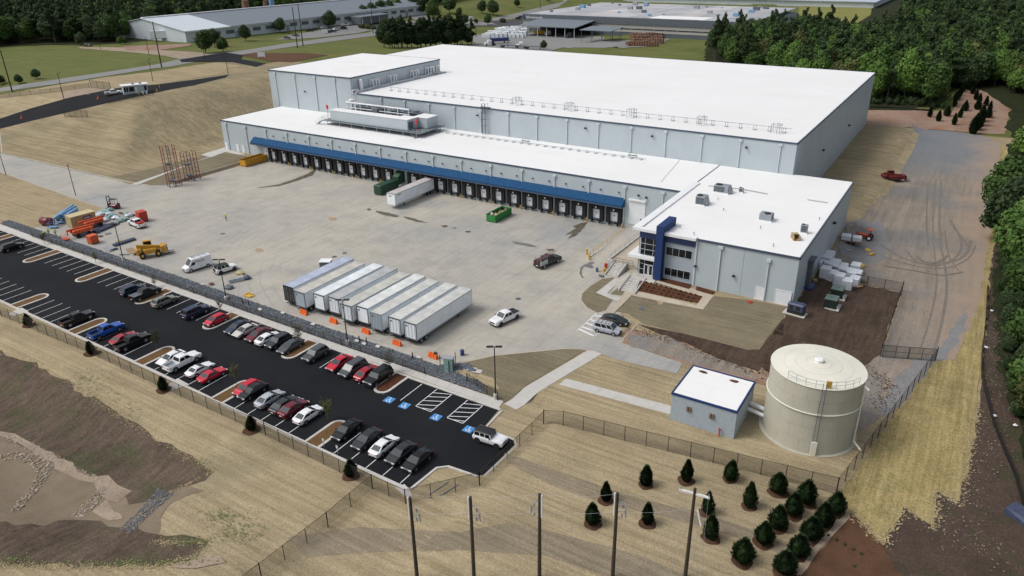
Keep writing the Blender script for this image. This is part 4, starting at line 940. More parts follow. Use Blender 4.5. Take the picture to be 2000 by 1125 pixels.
for k, x in enumerate((78.5, 110.5)):
    r = empty('valve_stand', (x, 21.2, HD), 0, ['steel stand with valves on the dock roof, nearer the ladder','steel stand with valves on the dock roof, near the office'][k], 'pipe frame')
    for a in (-1, 1): MB().cyl((a*.9,0,0),(a*.9,0,1.2),.05,n=5).build('leg', M['grey'], r)
    MB().box(-1.3,1.3,-.3,.3,.5,.62).cyl((-1,0,1.2),(1,0,1.2),.06,n=6).build('shelf', M['grating'], r)
# roof ladder
r = empty('roof_ladder', (62.6, 24.6, HD), 0, 'tall caged steel ladder climbing from the dock roof to the high roof', 'ladder')
for a in (-.5, .5): MB().cyl((a,-.3,0),(a,-.3,8.6),.1,n=5).build('rail', M['dark_grey'], r)
rg = MB()
for i in range(24): MB().cyl((-.5,-.3,.4+i*.33),(.5,-.3,.4+i*.33),.04,n=4).build('rung', M['dark_grey'], r)
cg = MB()
for z in (2.6, 4.4, 6.2): 
    cg.path([(-.4,-.3,z),(-.6,-.8,z),(0,-1.15,z),(.6,-.8,z),(.4,-.3,z)], .07, 4); cg.path([(.4,-.3,z),(1.2,.2,z)], .035, 4)
cg.build('cage', M['dark_grey'], r)
MB().box(-1.6,1.6,-.5,1.2,7.62,7.68).path([(-.6,-.5,7.6),(-.6,-.5,8.7),(-.6,1.1,8.7),(-.6,1.1,7.6)],.04,5).path([(.6,-.5,7.6),(.6,-.5,8.7),(.6,1.1,8.7),(.6,1.1,7.6)],.04,5).build('landing', M['dark_grey'], r)
# penthouse machinery house
r = empty('machine_house', (29.0, 14.0, HD), 0, 'long pale machine house raised on steel legs above the dock roof', 'machine house')
MB().bev(-15.2, 15.3, -2, 1.2, 1.5, 4.5, .05).bev(13.5, 18.6, 3.0, 8.0, 1.5, 4.4, .05).box(10.2,15.3,1.2,3.0,1.5,4.48).build('wall', M['wall'], r)
MB().box(-15.3, 15.4, -2.1, 1.3, 4.5, 4.6).box(13.4, 18.7, 2.9, 8.1, 4.4, 4.5).box(10.1,15.4,1.3,2.9,4.48,4.58).build('roof', M['roof'], r)
MB().box(15.31, 15.36, -1.6, .6, 1.5, 3.8).build('open_door', M['dark_grey'], r)
MB().box(-18.2, 20.5, -3.0, 9.0, 1.2, 1.35).build('grating_deck', M['grating'], r)
for x in (-16,-11,-6,-1,4,9,14,19):
    for y in (-2.7, 3, 8.6): MB().cyl((x,y,0),(x,y,1.2),.09,n=6).build('leg', M['galv'], r)
for sx_, s_ in ((-18.2,-1),(17.5,1)):
    st = MB()
    for i in range(5): st.box(sx_+s_*(.1+i*.35)-.15, sx_+s_*(.1+i*.35)+.15, -3.6-.0, -2.4, 1.1-i*.25, 1.15-i*.25)
    st.bar((sx_,-3.6,1.2),(sx_+s_*2,-3.6,0),.1).bar((sx_,-2.4,1.2),(sx_+s_*2,-2.4,0),.1)
    st.path([(sx_,-3.6,2.2),(sx_+s_*2,-3.6,1.0),(sx_+s_*2,-3.6,0)],.03,4).path([(sx_,-2.4,2.2),(sx_+s_*2,-2.4,1.0),(sx_+s_*2,-2.4,0)],.03,4)
    st.build('steps', M['grating'], r)
hr = MB()
for a, b in (((15.6,-3,1.35),(20.5,-3,1.35)),((20.5,-3,1.35),(20.5,9,1.35)),((-18.2,-3,1.35),(-18.2,6,1.35)),((-18.2,-3,1.35),(-15.4,-3,1.35))):
    A, B = Vector(a), Vector(b); k = int((B-A).length/1.5)+1
    for z in (.55, 1.05): hr.cyl(A+Vector((0,0,z)), B+Vector((0,0,z)), .03, n=4)
    for i in range(k+1): p = A.lerp(B, i/k); hr.cyl(p, p+Vector((0,0,1.05)), .03, n=4)
hr.build('handrail', M['galv'], r)
pp = MB().path([(-15,5,5.8),(10.5,5,5.8)], .28, 8).path([(-15,5,4.3),(10.5,5,4.3)], .14, 8)
pp.build('header_pipe', M['white'], r)
for x in (-14,-9,-4,1,6,10.2): MB().cyl((x,5,1.3),(x,5,6.2),.16,n=8).build('pipe_post', M['white'], r)
for x in (-13,-11.5,-10,-8,-6.5,-5,-3,-1.5,0,2,3.5,5,7,8.5): MB().cyl((x,5,1.4),(x,5.05,4.3),.07,n=5).build('pipe_drop', M['galv'], r)
MB().blob((-14,6.6,6.2),(1.0,1.0,.45),10,5,0).cyl((-14,6.6,1.3),(-14,6.6,6),.3,n=8).build('vessel', M['white'], r)
MB().box(-1.2,.8,1.6,2.6,4.6,5.6).build('valve_box', M['dark_grey'], r)
for k, (x0, x1) in enumerate(((-12.8,-2.5),(1.5,12))):
    u = empty('condenser', (29+(x0+x1)/2, 22.3, HD), 0, ['left grey evaporative condenser behind the machine house','right grey evaporative condenser behind the machine house'][k], 'condenser'); w = (x1-x0)/2
    MB().bev(-w, w, -1.3, 1.5, .8, 4.4, .06).build('casing', M['dark_grey'], u); MB().box(-w-.3, w+.3, -1.6, 1.8, 4.4, 4.5).build('walkway', M['grating'], u)
    for q in (-.66, 0, .66): MB().cyl((q*w,0,4.5),(q*w,0,5.0),1.1,n=16).build('fan_stack', M['grating'], u)
    for q in (-.9, -.3, .3, .9): MB().path([(q*w,-1.4,1),(q*w,-1.4,5.2),(q*w+1.5,-1.4,5.2)], .08, 5).build('pipe', M['steel_blue'], u)
    for q in (-1, 1): MB().cyl((q*(w-.3),0,0),(q*(w-.3),0,.8),.12,n=6).build('leg', M['galv'], u)
for k, p in enumerate(((12.2,12.6,15.6),(46.6,13.2,14.6))):
    o = MB().cyl((0,0,-3.5),(0,0,.2),.06,n=5).blob((0,0,.5),(.5,.25,.75),10,6,.05).build('warning_marker', M['redsign'], None, p); tag(o, ['red oval marker on a stake at the left end of the machine house','red oval marker on a stake at the right end of the machine house'][k], 'marker')
# refrigeration pipework on the ledge
r = empty('ledge_pipework', (12.0, 26, 18.2), 0, 'white refrigeration pipework running along the ledge below the tall block', 'pipework')
MB().path([(0,0,.4),(0,44,.4)],.28,8).path([(.7,2,.3),(.7,44,.3)],.14,6).build('header_pipe', M['white'], r)
MB().path([(-.3,1.5,-.1),(-.3,1.5,.9),(-.3,-1.2,.9),(-.3,-1.2,-3)],.24,8).build('elbow_pipe', M['white'], r)
MB().cyl((-.2,3,.3),(-.2,3,3.6),.55,n=12).blob((-.2,3,3.6),(.55,.55,.3),12,4,0).build('vessel', M['white'], r)
for y0 in (8, 17, 29, 37.5, 41):
    for dy in (0, 1.6, 3.0): MB().path([(-.9,y0+dy,.2),(-.9,y0+dy,3.0),(.4,y0+dy,3.0),(.4,y0+dy,.3)],.15,6).build('riser_pipe', M['white'], r)
    MB().box(-.9,1.0,y0-.8,y0+3.6,.15,.6).blob((.5,y0+1,.8),(.5,.9,.35),8,4,.2).build('valve_group', M['wall_light'], r)
# joint stains on roofs
for pts, z, m in (([(1346,290),(1347.2,290.4),(1291,356.5),(1290,356)], HD, 'stain_org'),([(1384,362),(1448,368),(1500,378),(1499,380),(1445,370),(1384,364)], HO, 'stain_org'),([(1577,389),(1617,395),(1616,397),(1577,391)], HO, 'stain_org')):
    o = MB().add([G(*p, z+.02) for p in pts], [tuple(range(len(pts)))]).build('roof_stain', M['roof_seam'], wh)

# ------------------------------------------------------------------ pump house and tank
r = empty('pump_house', (160.4, -64.3, 0), 0, 'small grey block pump house with white roof and blue edge', 'pump house')
MB().box(-4.5,4.5,-4.25,4.25,-.5,4.15).build('wall', M['block_wall'], r)
crs = []
for k in range(5): crs.append(k)
MB().box(-4.35,4.35,-4.1,4.1,4.15,4.42).build('roof', M['roof'], r)
MB().box(-4.6,4.6,-4.36,-4.15,4.2,4.5).box(-4.6,4.6,4.15,4.36,4.2,4.5).box(-4.6,-4.4,-4.15,4.15,4.2,4.5).box(4.4,4.6,-4.15,4.15,4.2,4.5).build('roof_edge', M['pylon'], r)
for x in (-2.1,-1.75,1.1,1.45): MB().box(x-.12,x+.12,-4.5,-4.25,2.3,3.0).build('wall_vent', M['wood_red'], r)
MB().path([(2.6,-4.6,0),(2.6,-4.6,1.0)],.1,6).blob((2.6,-4.6,1.1),(.18,.18,.25),6,4,0).build('hose_valve', M['red'], r)
for p in ((-2.6,3.2,4.42),(1.8,3.0,4.42)):
    MB().blob((p[0],p[1],p[2]+.05),(.7,.35,.09),9,3,.3).build('dead_leaf_pile', M['mulch_ring'], r)
o = MB().path([(164.9,-61.2,1.6),(167.6,-61.8,1.5)],.32,10).path([(164.9,-62.3,1.3),(167.9,-62.9,1.2)],.28,10).cyl((167.1,-61.7,0),(167.1,-61.7,1.5),.12,n=6).build('suction_pipe', M['white']); tag(o, 'pair of thick white pipes joining the pump house to the tank', 'pipe')
r = empty('water_tank', (172.75, -61.1, 0), 0, 'round beige water storage tank beside the pump house', 'water tank')
R0 = 5.85; TH = 10.0; NS = 12; NC = 5
MB().cyl((0,0,-.3),(0,0,TH-.02),R0-.06,n=72).cyl((0,0,-.3),(0,0,.12),R0+.45,n=72).build('inner_shell', M['tank'], r)
for c in range(NC):
    for k in range(NS):
        a0 = 2*pi*(k+.5*(c % 2))/NS; mb = MB(); g = .0016; n = 5
        for i in range(n):
            t0 = a0+g+(2*pi/NS-2*g)*i/n; t1 = a0+g+(2*pi/NS-2*g)*(i+1)/n; z0 = TH*c/NC+.014; z1 = TH*(c+1)/NC-.014
            mb.quad((R0*cos(t0),R0*sin(t0),z0),(R0*cos(t1),R0*sin(t1),z0),(R0*cos(t1),R0*sin(t1),z1),(R0*cos(t0),R0*sin(t0),z1))
        mb.build('shell_panel', M['tank'], r, smooth=True)
def rz_(rr): return TH+.75*(1-rr/(R0+.12))
rings = [.35, 1.6, 2.9, 4.3, R0+.12]
for a, b in zip(rings, rings[1:]):
    nn = 8 if a < 2 else 12
    for k in range(nn):
        mb = MB(); n = 4; off = .13*rings.index(a)
        for i in range(n):
            t0 = off+2*pi/nn*(k+(i)/n*.996+.002); t1 = off+2*pi/nn*(k+(i+1)/n*.996+.002); ra, rb = a+.012, b-.012
            mb.quad((ra*cos(t0),ra*sin(t0),rz_(ra)),(rb*cos(t0),rb*sin(t0),rz_(rb)),(rb*cos(t1),rb*sin(t1),rz_(rb)),(ra*cos(t1),ra*sin(t1),rz_(ra)))
        mb.build('roof_panel', M['tank_roof'], r, smooth=True)
mb = MB(); mb.loft([[((rr-.02)*cos(t), (rr-.02)*sin(t), rz_(rr)-.03) for t in [2*pi*i/48 for i in range(48)]] for rr in (.1, R0+.12)], cap=False)
mb.build('roof_underside', M['tank'], r)
MB().cyl((0,0,TH+.6),(0,0,TH+1.0),.5,n=16).cyl((0,0,TH+1.0),(0,0,TH+1.15),.62,.45,n=16).build('roof_vent', M['white'], r)
tor = MB(); 
for i in range(72):
    t0, t1 = 2*pi*i/72, 2*pi*(i+1)/72; tor.cyl(((R0+.1)*cos(t0),(R0+.1)*sin(t0),TH*.62),((R0+.1)*cos(t1),(R0+.1)*sin(t1),TH*.62),.1,n=5,cap=False)
tor.build('stiffener_ring', M['tank_roof'], r, smooth=True)
rl = MB(); A = [radians(a) for a in range(-118, -18, 12)]
for z in (.55, 1.05): rl.path([((R0-.1)*cos(t),(R0-.1)*sin(t),TH+z) for t in A],.025,4)
for t in A: rl.cyl(((R0-.1)*cos(t),(R0-.1)*sin(t),TH-.1),((R0-.1)*cos(t),(R0-.1)*sin(t),TH+1.05),.03,n=5)
rl.build('roof_railing', M['galv'], r)
t = radians(-72); ld = MB()
for s in (-.22, .22): ld.cyl(((R0+.25)*cos(t)-s*sin(t),(R0+.25)*sin(t)+s*cos(t),2.2),((R0+.25)*cos(t)-s*sin(t),(R0+.25)*sin(t)+s*cos(t),TH+1.0),.04,n=5)
ld.build('ladder_rail', M['dark_grey'], r)
MB().box(-.3,.3,-.1,.1,0,.9).build('hatch_gate', M['yellow'], r, ((R0-.3)*cos(t+.1),(R0-.3)*sin(t+.1),TH+.15), t+pi/2)
for i in range(18):
    z = 2.5+i*.42; MB().cyl(((R0+.25)*cos(t)-.22*sin(t),(R0+.25)*sin(t)+.22*cos(t),z),((R0+.25)*cos(t)+.22*sin(t),(R0+.25)*sin(t)-.22*cos(t),z),.02,n=4).build('rung', M['dark_grey'], r)
MB().box(-.35,.35,-.12,.12,.05,2.2).build('ladder_guard', M['tank_roof'], r, ((R0+.28)*cos(t),(R0+.28)*sin(t),0), t+pi/2)
t = radians(-12); MB().path([((R0+.15)*cos(t),(R0+.15)*sin(t),TH-.5),((R0+.8)*cos(t),(R0+.8)*sin(t),TH-.9)],.14,8).path([((R0+.3)*cos(t),(R0+.3)*sin(t),.9),((R0+.3)*cos(t),(R0+.3)*sin(t),TH-.9)],.09,6).path([((R0+.3)*cos(t),(R0+.3)*sin(t),1.1),((R0+1.5)*cos(t),(R0+1.5)*sin(t)-.5,.4)],.13,8).build('overflow_pipe', M['tank_roof'], r)

# ------------------------------------------------------------------ far buildings
def P8(px, py, z=8): return G(px, py, z)
r = empty('far_factory', (-250, 230, 4), 0, 'long low factory with a grey metal roof beyond the road on the left', 'factory')
fx0, fx1, fy0, fy1, zb, ze, zr = -292, -214, 128, 352, -2, 9.5, 15.5
def loc(v): return (v[0]+250, v[1]-230, v[2]-4)
base_z = H(-215, 130)
zb, ze, zr = base_z-1, base_z+6.2, base_z+12.0
mb = MB(); mb.loft([[loc(v) for v in ((fx0,fy0,zb),(fx1,fy0,zb),(fx1,fy0,ze),(-253,fy0,zr-.6),(fx0,fy0,ze))],[loc(v) for v in ((fx0,fy1,zb),(fx1,fy1,zb),(fx1,fy1,ze),(-253,fy1,zr-.6),(fx0,fy1,ze))]])
mb.build('wall', M['wall_light'], r)
rf = MB(); L = 14
for i in range(L):
    a, b = fy0-.6+(fy1-fy0+1.2)*i/L, fy0-.6+(fy1-fy0+1.2)*(i+1)/L-.06
    for xa, xb in ((fx1+1.2, -253), (-253, fx0-1.2)):
        za, zz = (ze+.1, zr) if xa != -253 else (zr, ze+.1)
        q = MB().add([loc(v) for v in ((xa,a,za),(xa,b,za),(xb,b,zz),(xb,a,zz),(xa,a,za-.3),(xa,b,za-.3),(xb,b,zz-.3),(xb,a,zz-.3))], [(0,1,2,3),(4,7,6,5),(0,4,5,1),(1,5,6,2),(2,6,7,3),(3,7,4,0)])
        q.build('roof_panel', M['grating'] if i > 1 else M['wall_light'], r)
MB().box(fx1-1-(-250)+.0, fx1+250+1.2, fy0-230, fy1-230, ze-4-.6, ze-4-.25).build('eave', M['white'], r)
MB().box(-4, -2, fy0-230, fy1-230, zr-4-.0, zr-4+.5).build('ridge', M['white'], r)
for i in range(20):
    y = 146+i*10.2; w = MB().box(fx1+250+.02, fx1+250+.3, y-230, y-230+6, base_z-4+2.2, base_z-4+4.2).build('window', M['dark_grey'], r)
    if i % 4 == 1: MB().box(fx1+250+.03, fx1+250+.32, y-230+6.8, y-230+9.4, base_z-4-.5, base_z-4+3.4).build('loading_door', M['grey'], r)
MB().box(fx1+250, fx1+250+13, 262-230, 292-230, base_z-4+3.6, base_z-4+4.3).build('porch_roof', M['grating'], r)
for y in (263, 272, 281, 291): MB().cyl((fx1+262.5,y-230,base_z-5),(fx1+262.5,y-230,base_z-4+3.6),.2,n=6).build('porch_post', M['white'], r)
MB().box(fx1+250.05, fx1+262, 262-230, 292-230, base_z-4-1, base_z-4+3.5).build('porch_wall', M['dark_grey'], r)
for k, (a, m) in enumerate((((228,8),'wood_red'),((252,6),'skyblue'),((246,5),'wood_red'))):
    MB().cyl((-30, a[0]-230, zr-4-3), (-30, a[0]-230, zr-4+3.5-k*.7), a[1]*.35, a[1]*.3, n=10).build('roof_stack', M[m], r)
# second factory
zb2 = H(-60, 345)
r = empty('far_plant', (-45, 335, zb2), 0, 'broad flat-roofed plant with a loading canopy far behind the warehouse', 'factory')
MB().box(-67, 96, 3, 128, -1, 8.6).build('wall', M['block_wall'], r)
MB().box(-66.8, 96, .4, 3, -1, 2.6).build('base_wall', M['dark_grey'], r); MB().box(-67, 96, .2, 3, 2.6, 7.4).build('wall_band', mat('plant_wall', (.40,.39,.38), .7), r)
for i in range(19): MB().box(-64+i*8.2, -56.3+i*8.2, .0, .19, 4.4, 5.0).build('window', M['trim'], r)
MB().box(-67.5, 96.5, -.4, 3, 7.4, 11.6).build('fascia', M['dark_grey'], r)
for i in range(8): MB().box(-67+i*20.4, -67+(i+1)*20.4-.3, 3, 128, 10.9, 11.4+.05*(i % 2)).build('roof_panel', mat('plant_roof%d' % (i % 3), ((.40,.41,.43),(.36,.37,.39),(.44,.43,.43))[i % 3], .8, var=.25, scale=.05), r)
MB().box(28, 66, 5, 25, 11.46, 11.6).build('roof_patch', M['roof'], r)
rr = random.Random(5)
for i in range(26):
    x, y, s = rr.uniform(-60, 80), rr.uniform(20, 120), rr.uniform(1, 3); MB().bev(x, x+s*1.6, y, y+s, 11.5, 11.5+s*.8, .1).build('roof_unit', M[('grey','dark_grey','skyblue')[i % 3]], r)
lt = MB(); xx = -64.0
for wd, hh in ((.5,1.9),(.9,1.3),(.4,1.9),(.9,1.3),(.8,1.2),(.8,1.2),(.5,1.7),(1.1,1.2),(.8,1.3),(.8,1.3),(.8,1.2),(.5,1.9),(.8,1.4)):
    lt.box(xx, xx+wd*.35, -.5, -.41, 8.7, 8.7+hh); lt.box(xx+wd*.35, xx+wd, -.5, -.41, 8.7+hh*.55, 8.7+hh*.8); xx += wd+.32
lt.build('wall_lettering', M['white'], r)
MB().box(-66.8, -64.9, -.48, -.41, 8.4, 11.0).build('sign_emblem', M['navy'], r)
cn = [G(1048,48,9+zb2),G(1175,54,9+zb2),G(1206,40,11+zb2),G(1085,35,11+zb2)]
lc = lambda p: (p.x+45, p.y-335, p.z-zb2)
def slab(a, th): return MB().add([lc(p) for p in a]+[(lc(p)[0],lc(p)[1],lc(p)[2]-th) for p in a], [(0,1,2,3),(7,6,5,4),(0,4,5,1),(1,5,6,2),(2,6,7,3),(3,7,4,0)])
x0, x1 = -98, -54
MB().loft([[(x0+45,-30,7.0),(x0+45,0,9.2),(x0+45,0,8.8),(x0+45,-30,6.5)],[(x1+45,-30,7.0),(x1+45,0,9.2),(x1+45,0,8.8),(x1+45,-30,6.5)]]).build('canopy_roof', M['grating'], r)
for i in range(7): MB().cyl((x0+45+1+i*7,-29,-.5),(x0+45+1+i*7,-29,6.6),.22,n=6).build('canopy_post', M['wall_light'], r)
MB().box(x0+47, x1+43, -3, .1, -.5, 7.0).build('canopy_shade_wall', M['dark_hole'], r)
r = empty('open_shed', (-28, 300, H(-28,300)), 0, 'small open-sided metal shed roof beside stacked brown pallets', 'shed')
MB().loft([[(-14,-12,6.6),(-14,6,7.4),(-14,6,7.1),(-14,-12,6.3)],[(8,-12,6.6),(8,6,7.4),(8,6,7.1),(8,-12,6.3)]]).build('roof', M['grating'], r)
for x in (-13,-6,1,7):
    for y in (-11, 5): MB().cyl((x,y,-.5),(x,y,6.5 if y < 0 else 7),.18,n=6).build('post', M['dark_grey'], r)
# third pale roof at the very top
o = MB().box(-60, 190, 0, 160, -1, 5).box(-62, 192, -2, 162, 5, 5.6, m=1).build('distant_shed', [M['wall_light'], mat('pale_blue_roof', (.42,.47,.56), .7, var=.1, scale=.03)], None, (-110, 640, 4)); tag(o, 'very long pale blue-roofed shed at the horizon edge behind the woods', 'shed')
# guard house
gp = T(265, 182)
ang = 0.0
r = empty('guard_house', (-84, 12, H(-84,12)), 0, 'small flat-roofed gatehouse on the entrance road at the hill crest', 'gatehouse')
gA, gB = T(243,186), T(290,180); gz = (gA.z+gB.z)/2; d = (gB-gA); L = d.length; r.location = ((gA.x+gB.x)/2, (gA.y+gB.y)/2, gz); r.rotation_euler = (0,0,atan2(d.y, d.x))
MB().box(-L/2, L/2, 0, 3.6, 0, 3.0).build('wall', M['wall'], r); MB().box(-L/2-.4, L/2+.4, -.4, 4.0, 3.0, 3.3).build('roof', M['roof'], r)
for a, b in ((-L*.47,-L*.40),(-L*.38,-L*.30),(-L*.26,-L*.06),(L*.36,L*.46)): MB().box(a, b, -.06, 0, 1.0, 2.6).build('window', M['glass'], r)
MB().box(-L*.02, L*.06, -.06, 0, .1, 2.4).build('door', M['door_white'], r)
for x in (-L*.1, L*.2): MB().box(x, x+.8, 1.2, 2.0, 3.3, 3.9).build('roof_unit', M['grey'], r)
for k, (px, py) in enumerate(((272,186),(307,181),(312,172))):
    p = T(px, py); bollard(p.x, p.y, 1.3, 'tall yellow bollard guarding the gatehouse on the hill', 'yellow bollards at the gatehouse', r=.16)
for k, (px, py) in enumerate(((43,231),(192,193),(280,184),(287,184))):
    p = T(px, py); o = MB().box(-.35,.35,-.35,.35,0,.06).cyl((0,0,.06),(0,0,.95),.24,.06,n=10).build('traffic_cone', M['orange_pl'] if k < 2 else M['white'], None, p, 0); o.scale = (1.3,)*3
    tag(o, ['orange cone on the far left of the entrance road','orange cone behind the white pickup on the entrance road','white delineator beside the gatehouse, left one','white delineator beside the gatehouse, right one'][k], 'traffic cone')

# ------------------------------------------------------------------ vehicles
PAINT = {}
def paintm(name, c, rough=.28, metal=.0):
    if name not in PAINT:
        m, n, l, b = _new('car_paint_'+name); b.inputs['Roughness'].default_value = rough; b.inputs['Metallic'].default_value = metal
        b.inputs['Coat Weight'].default_value = .25; b.inputs['Coat Roughness'].default_value = .12; b.inputs['Specular IOR Level'].default_value = .35
        f = _noise(n, l, 1.2, 4); l.new(_ramp(n, l, f, [(.3, [x*.88 for x in c]), (.7, [min(1, x*1.08) for x in c])]), b.inputs['Base Color']); PAINT[name] = m
    return PAINT[name]
for nm, c in (('white',(.80,.81,.82)),('black',(.006,.007,.008)),('darkgrey',(.025,.028,.032)),('grey',(.065,.072,.08)),('silver',(.42,.45,.50)),('red',(.52,.012,.035)),('maroon',(.13,.012,.022)),('navy',(.018,.030,.065)),('blue',(.012,.085,.38)),('sage',(.20,.21,.17)),('tanw',(.55,.53,.49)),('darkred',(.34,.010,.022))): paintm(nm, c)

CARS = {  # L, W, sill, belt z front/rear, nose z, roof z, cabin base x0,x3, cabin top x1,x2, wheelbase, wheel r
 'sedan': dict(L=4.8, W=1.84, belt=.97, nose=.76, tail=1.0, roof=1.45, c0=1.28, c3=-1.98, t1=.32, t2=-1.08, wb=2.75, r=.33),
 'coupe': dict(L=4.70, W=1.86, belt=.90, nose=.72, tail=.88, roof=1.34, c0=.85, c3=-1.75, t1=.05, t2=-.95, wb=2.72, r=.35),
 'hatch': dict(L=4.35, W=1.80, belt=1.0, nose=.82, tail=1.05, roof=1.52, c0=1.35, c3=-1.95, t1=.35, t2=-1.40, wb=2.6, r=.33),
 'suv': dict(L=4.75, W=1.90, belt=1.08, nose=.95, tail=1.08, roof=1.70, c0=1.10, c3=-2.22, t1=.45, t2=-1.85, wb=2.8, r=.37),
 'minivan': dict(L=5.1, W=1.98, belt=1.02, nose=.85, tail=1.05, roof=1.74, c0=1.55, c3=-2.4, t1=.65, t2=-2.1, wb=3.0, r=.35),
 'bigsuv': dict(L=5.2, W=2.02, belt=1.18, nose=1.08, tail=1.18, roof=1.88, c0=1.20, c3=-2.45, t1=.60, t2=-2.2, wb=3.0, r=.40),
 'pickup': dict(L=5.9, W=2.02, belt=1.22, nose=1.12, tail=1.22, roof=1.92, c0=1.30, c3=-1.05, t1=.55, t2=-.75, wb=3.75, r=.42, bed=(-2.88, -1.08)),
 'van': dict(L=5.9, W=2.06, belt=1.30, nose=1.05, tail=1.3, roof=2.60, c0=2.15, c3=-2.9, t1=1.25, t2=-2.82, wb=3.7, r=.36),
 'minicargo': dict(L=4.8, W=1.86, belt=1.08, nose=.92, tail=1.08, roof=1.84, c0=1.55, c3=-2.32, t1=.75, t2=-2.22, wb=3.0, r=.34),
 'jeep': dict(L=4.6, W=1.88, belt=1.18, nose=1.12, tail=1.18, roof=1.86, c0=.62, c3=-2.05, t1=.45, t2=-2.0, wb=2.95, r=.42),
}
meshcache = {}
def car_meshes(kind):
    if kind in meshcache: return meshcache[kind]
    p = CARS[kind]; L, W = p['L'], p['W']; h = L/2; w = W/2; out = {}
    sill = .26+(p['r']-.33)*1.2; bed = p.get('bed')
    def ring(x, zb, zt, ww, top=.90):
        return [(x,-ww*.90,zb),(x,-ww,zb+.18),(x,-ww,zt-.22),(x,-ww*.985,zt-.10),(x,-ww*top,zt),(x,ww*top,zt),(x,ww*.985,zt-.10),(x,ww,zt-.22),(x,ww,zb+.18),(x,ww*.90,zb)]
    b = MB(); box = kind in ('jeep', 'pickup', 'van')
    rear = bed[1] if bed else -h
    st = [ring(h, sill+.14, p['nose']-.16, w*(.72 if not box else .9)), ring(h-.12, sill+.02, p['nose']-.05, w*(.88 if not box else .96)), ring(h-.5, sill, p['nose']+.04, w*.98), ring((h-.5+p['c0'])/2, sill, (p['nose']+p['belt'])/2+.05, w), ring(p['c0']+.1, sill, p['belt'], w), ring(0, sill, p['belt'], w)]
    if bed: st += [ring(bed[1], sill, p['belt'], w)]
    else: st += [ring(p['c3']+.3, sill, p['belt'], w), ring(p['c3']-.02, sill, p['belt'] if kind != 'sedan' else p['tail'], w*.99), ring(-h+.16, sill, p['tail']-.03, w*.92), ring(-h, sill+.12, p['tail']-.16, w*(.8 if not box else .92))]
    b.loft(st[::-1])
    # cabin shell with inset panes
    cb = [(p['c0'],-w*.93,p['belt']-.01),(p['c0'],w*.93,p['belt']-.01),(p['c3'],w*.93,p['belt']-.01),(p['c3'],-w*.93,p['belt']-.01)]
    tw = .74 if kind in ('sedan','coupe','hatch') else (.80 if kind in ('suv','minivan','bigsuv','pickup','minicargo') else .88)
    ct = [(p['t1'],-w*tw,p['roof']-.06),(p['t1'],w*tw,p['roof']-.06),(p['t2'],w*tw,p['roof']-.06),(p['t2'],-w*tw,p['roof']-.06)]
    b.add(cb+ct, [(0,1,5,4),(1,2,6,5),(2,3,7,6),(3,0,4,7)])
    if bed:
        b.box(bed[0], bed[1], -w*.96, w*.96, sill+.05, .78); b.box(bed[0], bed[1], -w*.99, -w*.90, .5, p['belt']); b.box(bed[0], bed[1], w*.90, w*.99, .5, p['belt']); b.box(bed[0]-.05, bed[0]+.04, -w*.97, w*.97, .5, p['belt'])
    out['body'] = b
    rf = MB(); 
    def rr_(x, z, k): q = w*tw+.015; return [(x,-q,p['roof']-.10),(x,-q*.96,p['roof']-.07+z*.6),(x,-q*k,p['roof']+z),(x,q*k,p['roof']+z),(x,q*.96,p['roof']-.07+z*.6),(x,q,p['roof']-.10)]
    rf.loft([rr_(p['t2']-.04,-.05,.8), rr_(p['t2']+.25,.005,.8), rr_((p['t1']+p['t2'])/2,.03,.8), rr_(p['t1']-.3,.01,.8), rr_(p['t1']+.04,-.05,.8)])
    out['roof'] = rf
    def pane(q, u0, u1, v0, v1, off=.012):
        A, B, C, D = [Vector(v) for v in q]; n = (B-A).cross(D-A).normalized()
        def P(u, v): return A.lerp(B, u).lerp(D.lerp(C, u), v)+n*off
        return [P(u0,v0),P(u1,v0),P(u1,v1),P(u0,v1)]
    out['windshield'] = MB().quad(*pane((cb[0],cb[1],ct[1],ct[0]), .07,.93,.08,.94))
    rw_ = pane((cb[2],cb[3],ct[3],ct[2]), .09,.91,.12,.9)
    if kind == 'van': rw_ = pane((cb[2],cb[3],ct[3],ct[2]), .12,.88,.45,.85)
    out['rear_window'] = MB().quad(*rw_)
    splits = {'sedan':[(.04,.46),(.49,.93)],'coupe':[(.05,.90)],'hatch':[(.04,.44),(.47,.94)],'suv':[(.04,.35),(.38,.68),(.71,.95)],'minivan':[(.04,.30),(.33,.63),(.66,.95)],'bigsuv':[(.04,.33),(.36,.66),(.69,.95)],'pickup':[(.06,.48),(.54,.95)],'van':[(.06,.24)],'minicargo':[(.04,.28),(.33,.56),(.6,.9)],'jeep':[(.04,.32),(.36,.62),(.66,.96)]}[kind]
    for i, (a, c) in enumerate(splits):
        z0, z1 = (.12, .92) if kind != 'van' else (.06, .55)
        out['side_window%d' % (2*i)] = MB().quad(*pane((cb[1],cb[2],ct[2],ct[1]), a, c, z0, z1)); out['side_window%d' % (2*i+1)] = MB().quad(*pane((cb[3],cb[0],ct[0],ct[3]), 1-c, 1-a, z0, z1))
    hz = p['nose']-.16
    out['headlight'] = MB().box(h-.16, h+.005, -.22, .22, hz-.09, hz+.07)
    out['taillight'] = MB().box(-h-.012, -h+.12, -.14, .14, p['tail']-.36, p['tail']-.14)
    tr = MB(); tr.box(h-.05, h+.015, -w*.5, w*.5, hz-.28, hz-.02); tr.box(h-.1, h+.02, -w*.84, w*.84, sill-.02, sill+.16); tr.box(-h-.02, -h+.1, -w*.84, w*.84, sill-.02, sill+.14); tr.box(-h*.6, h*.6, -w-.005, w+.005, sill-.04, sill+.06)
    for s in (-1, 1): tr.box(p['c0']-.25, p['c0']-.1, s*(w+.02)-.09, s*(w+.02)+.09, p['belt']+.02, p['belt']+.17)
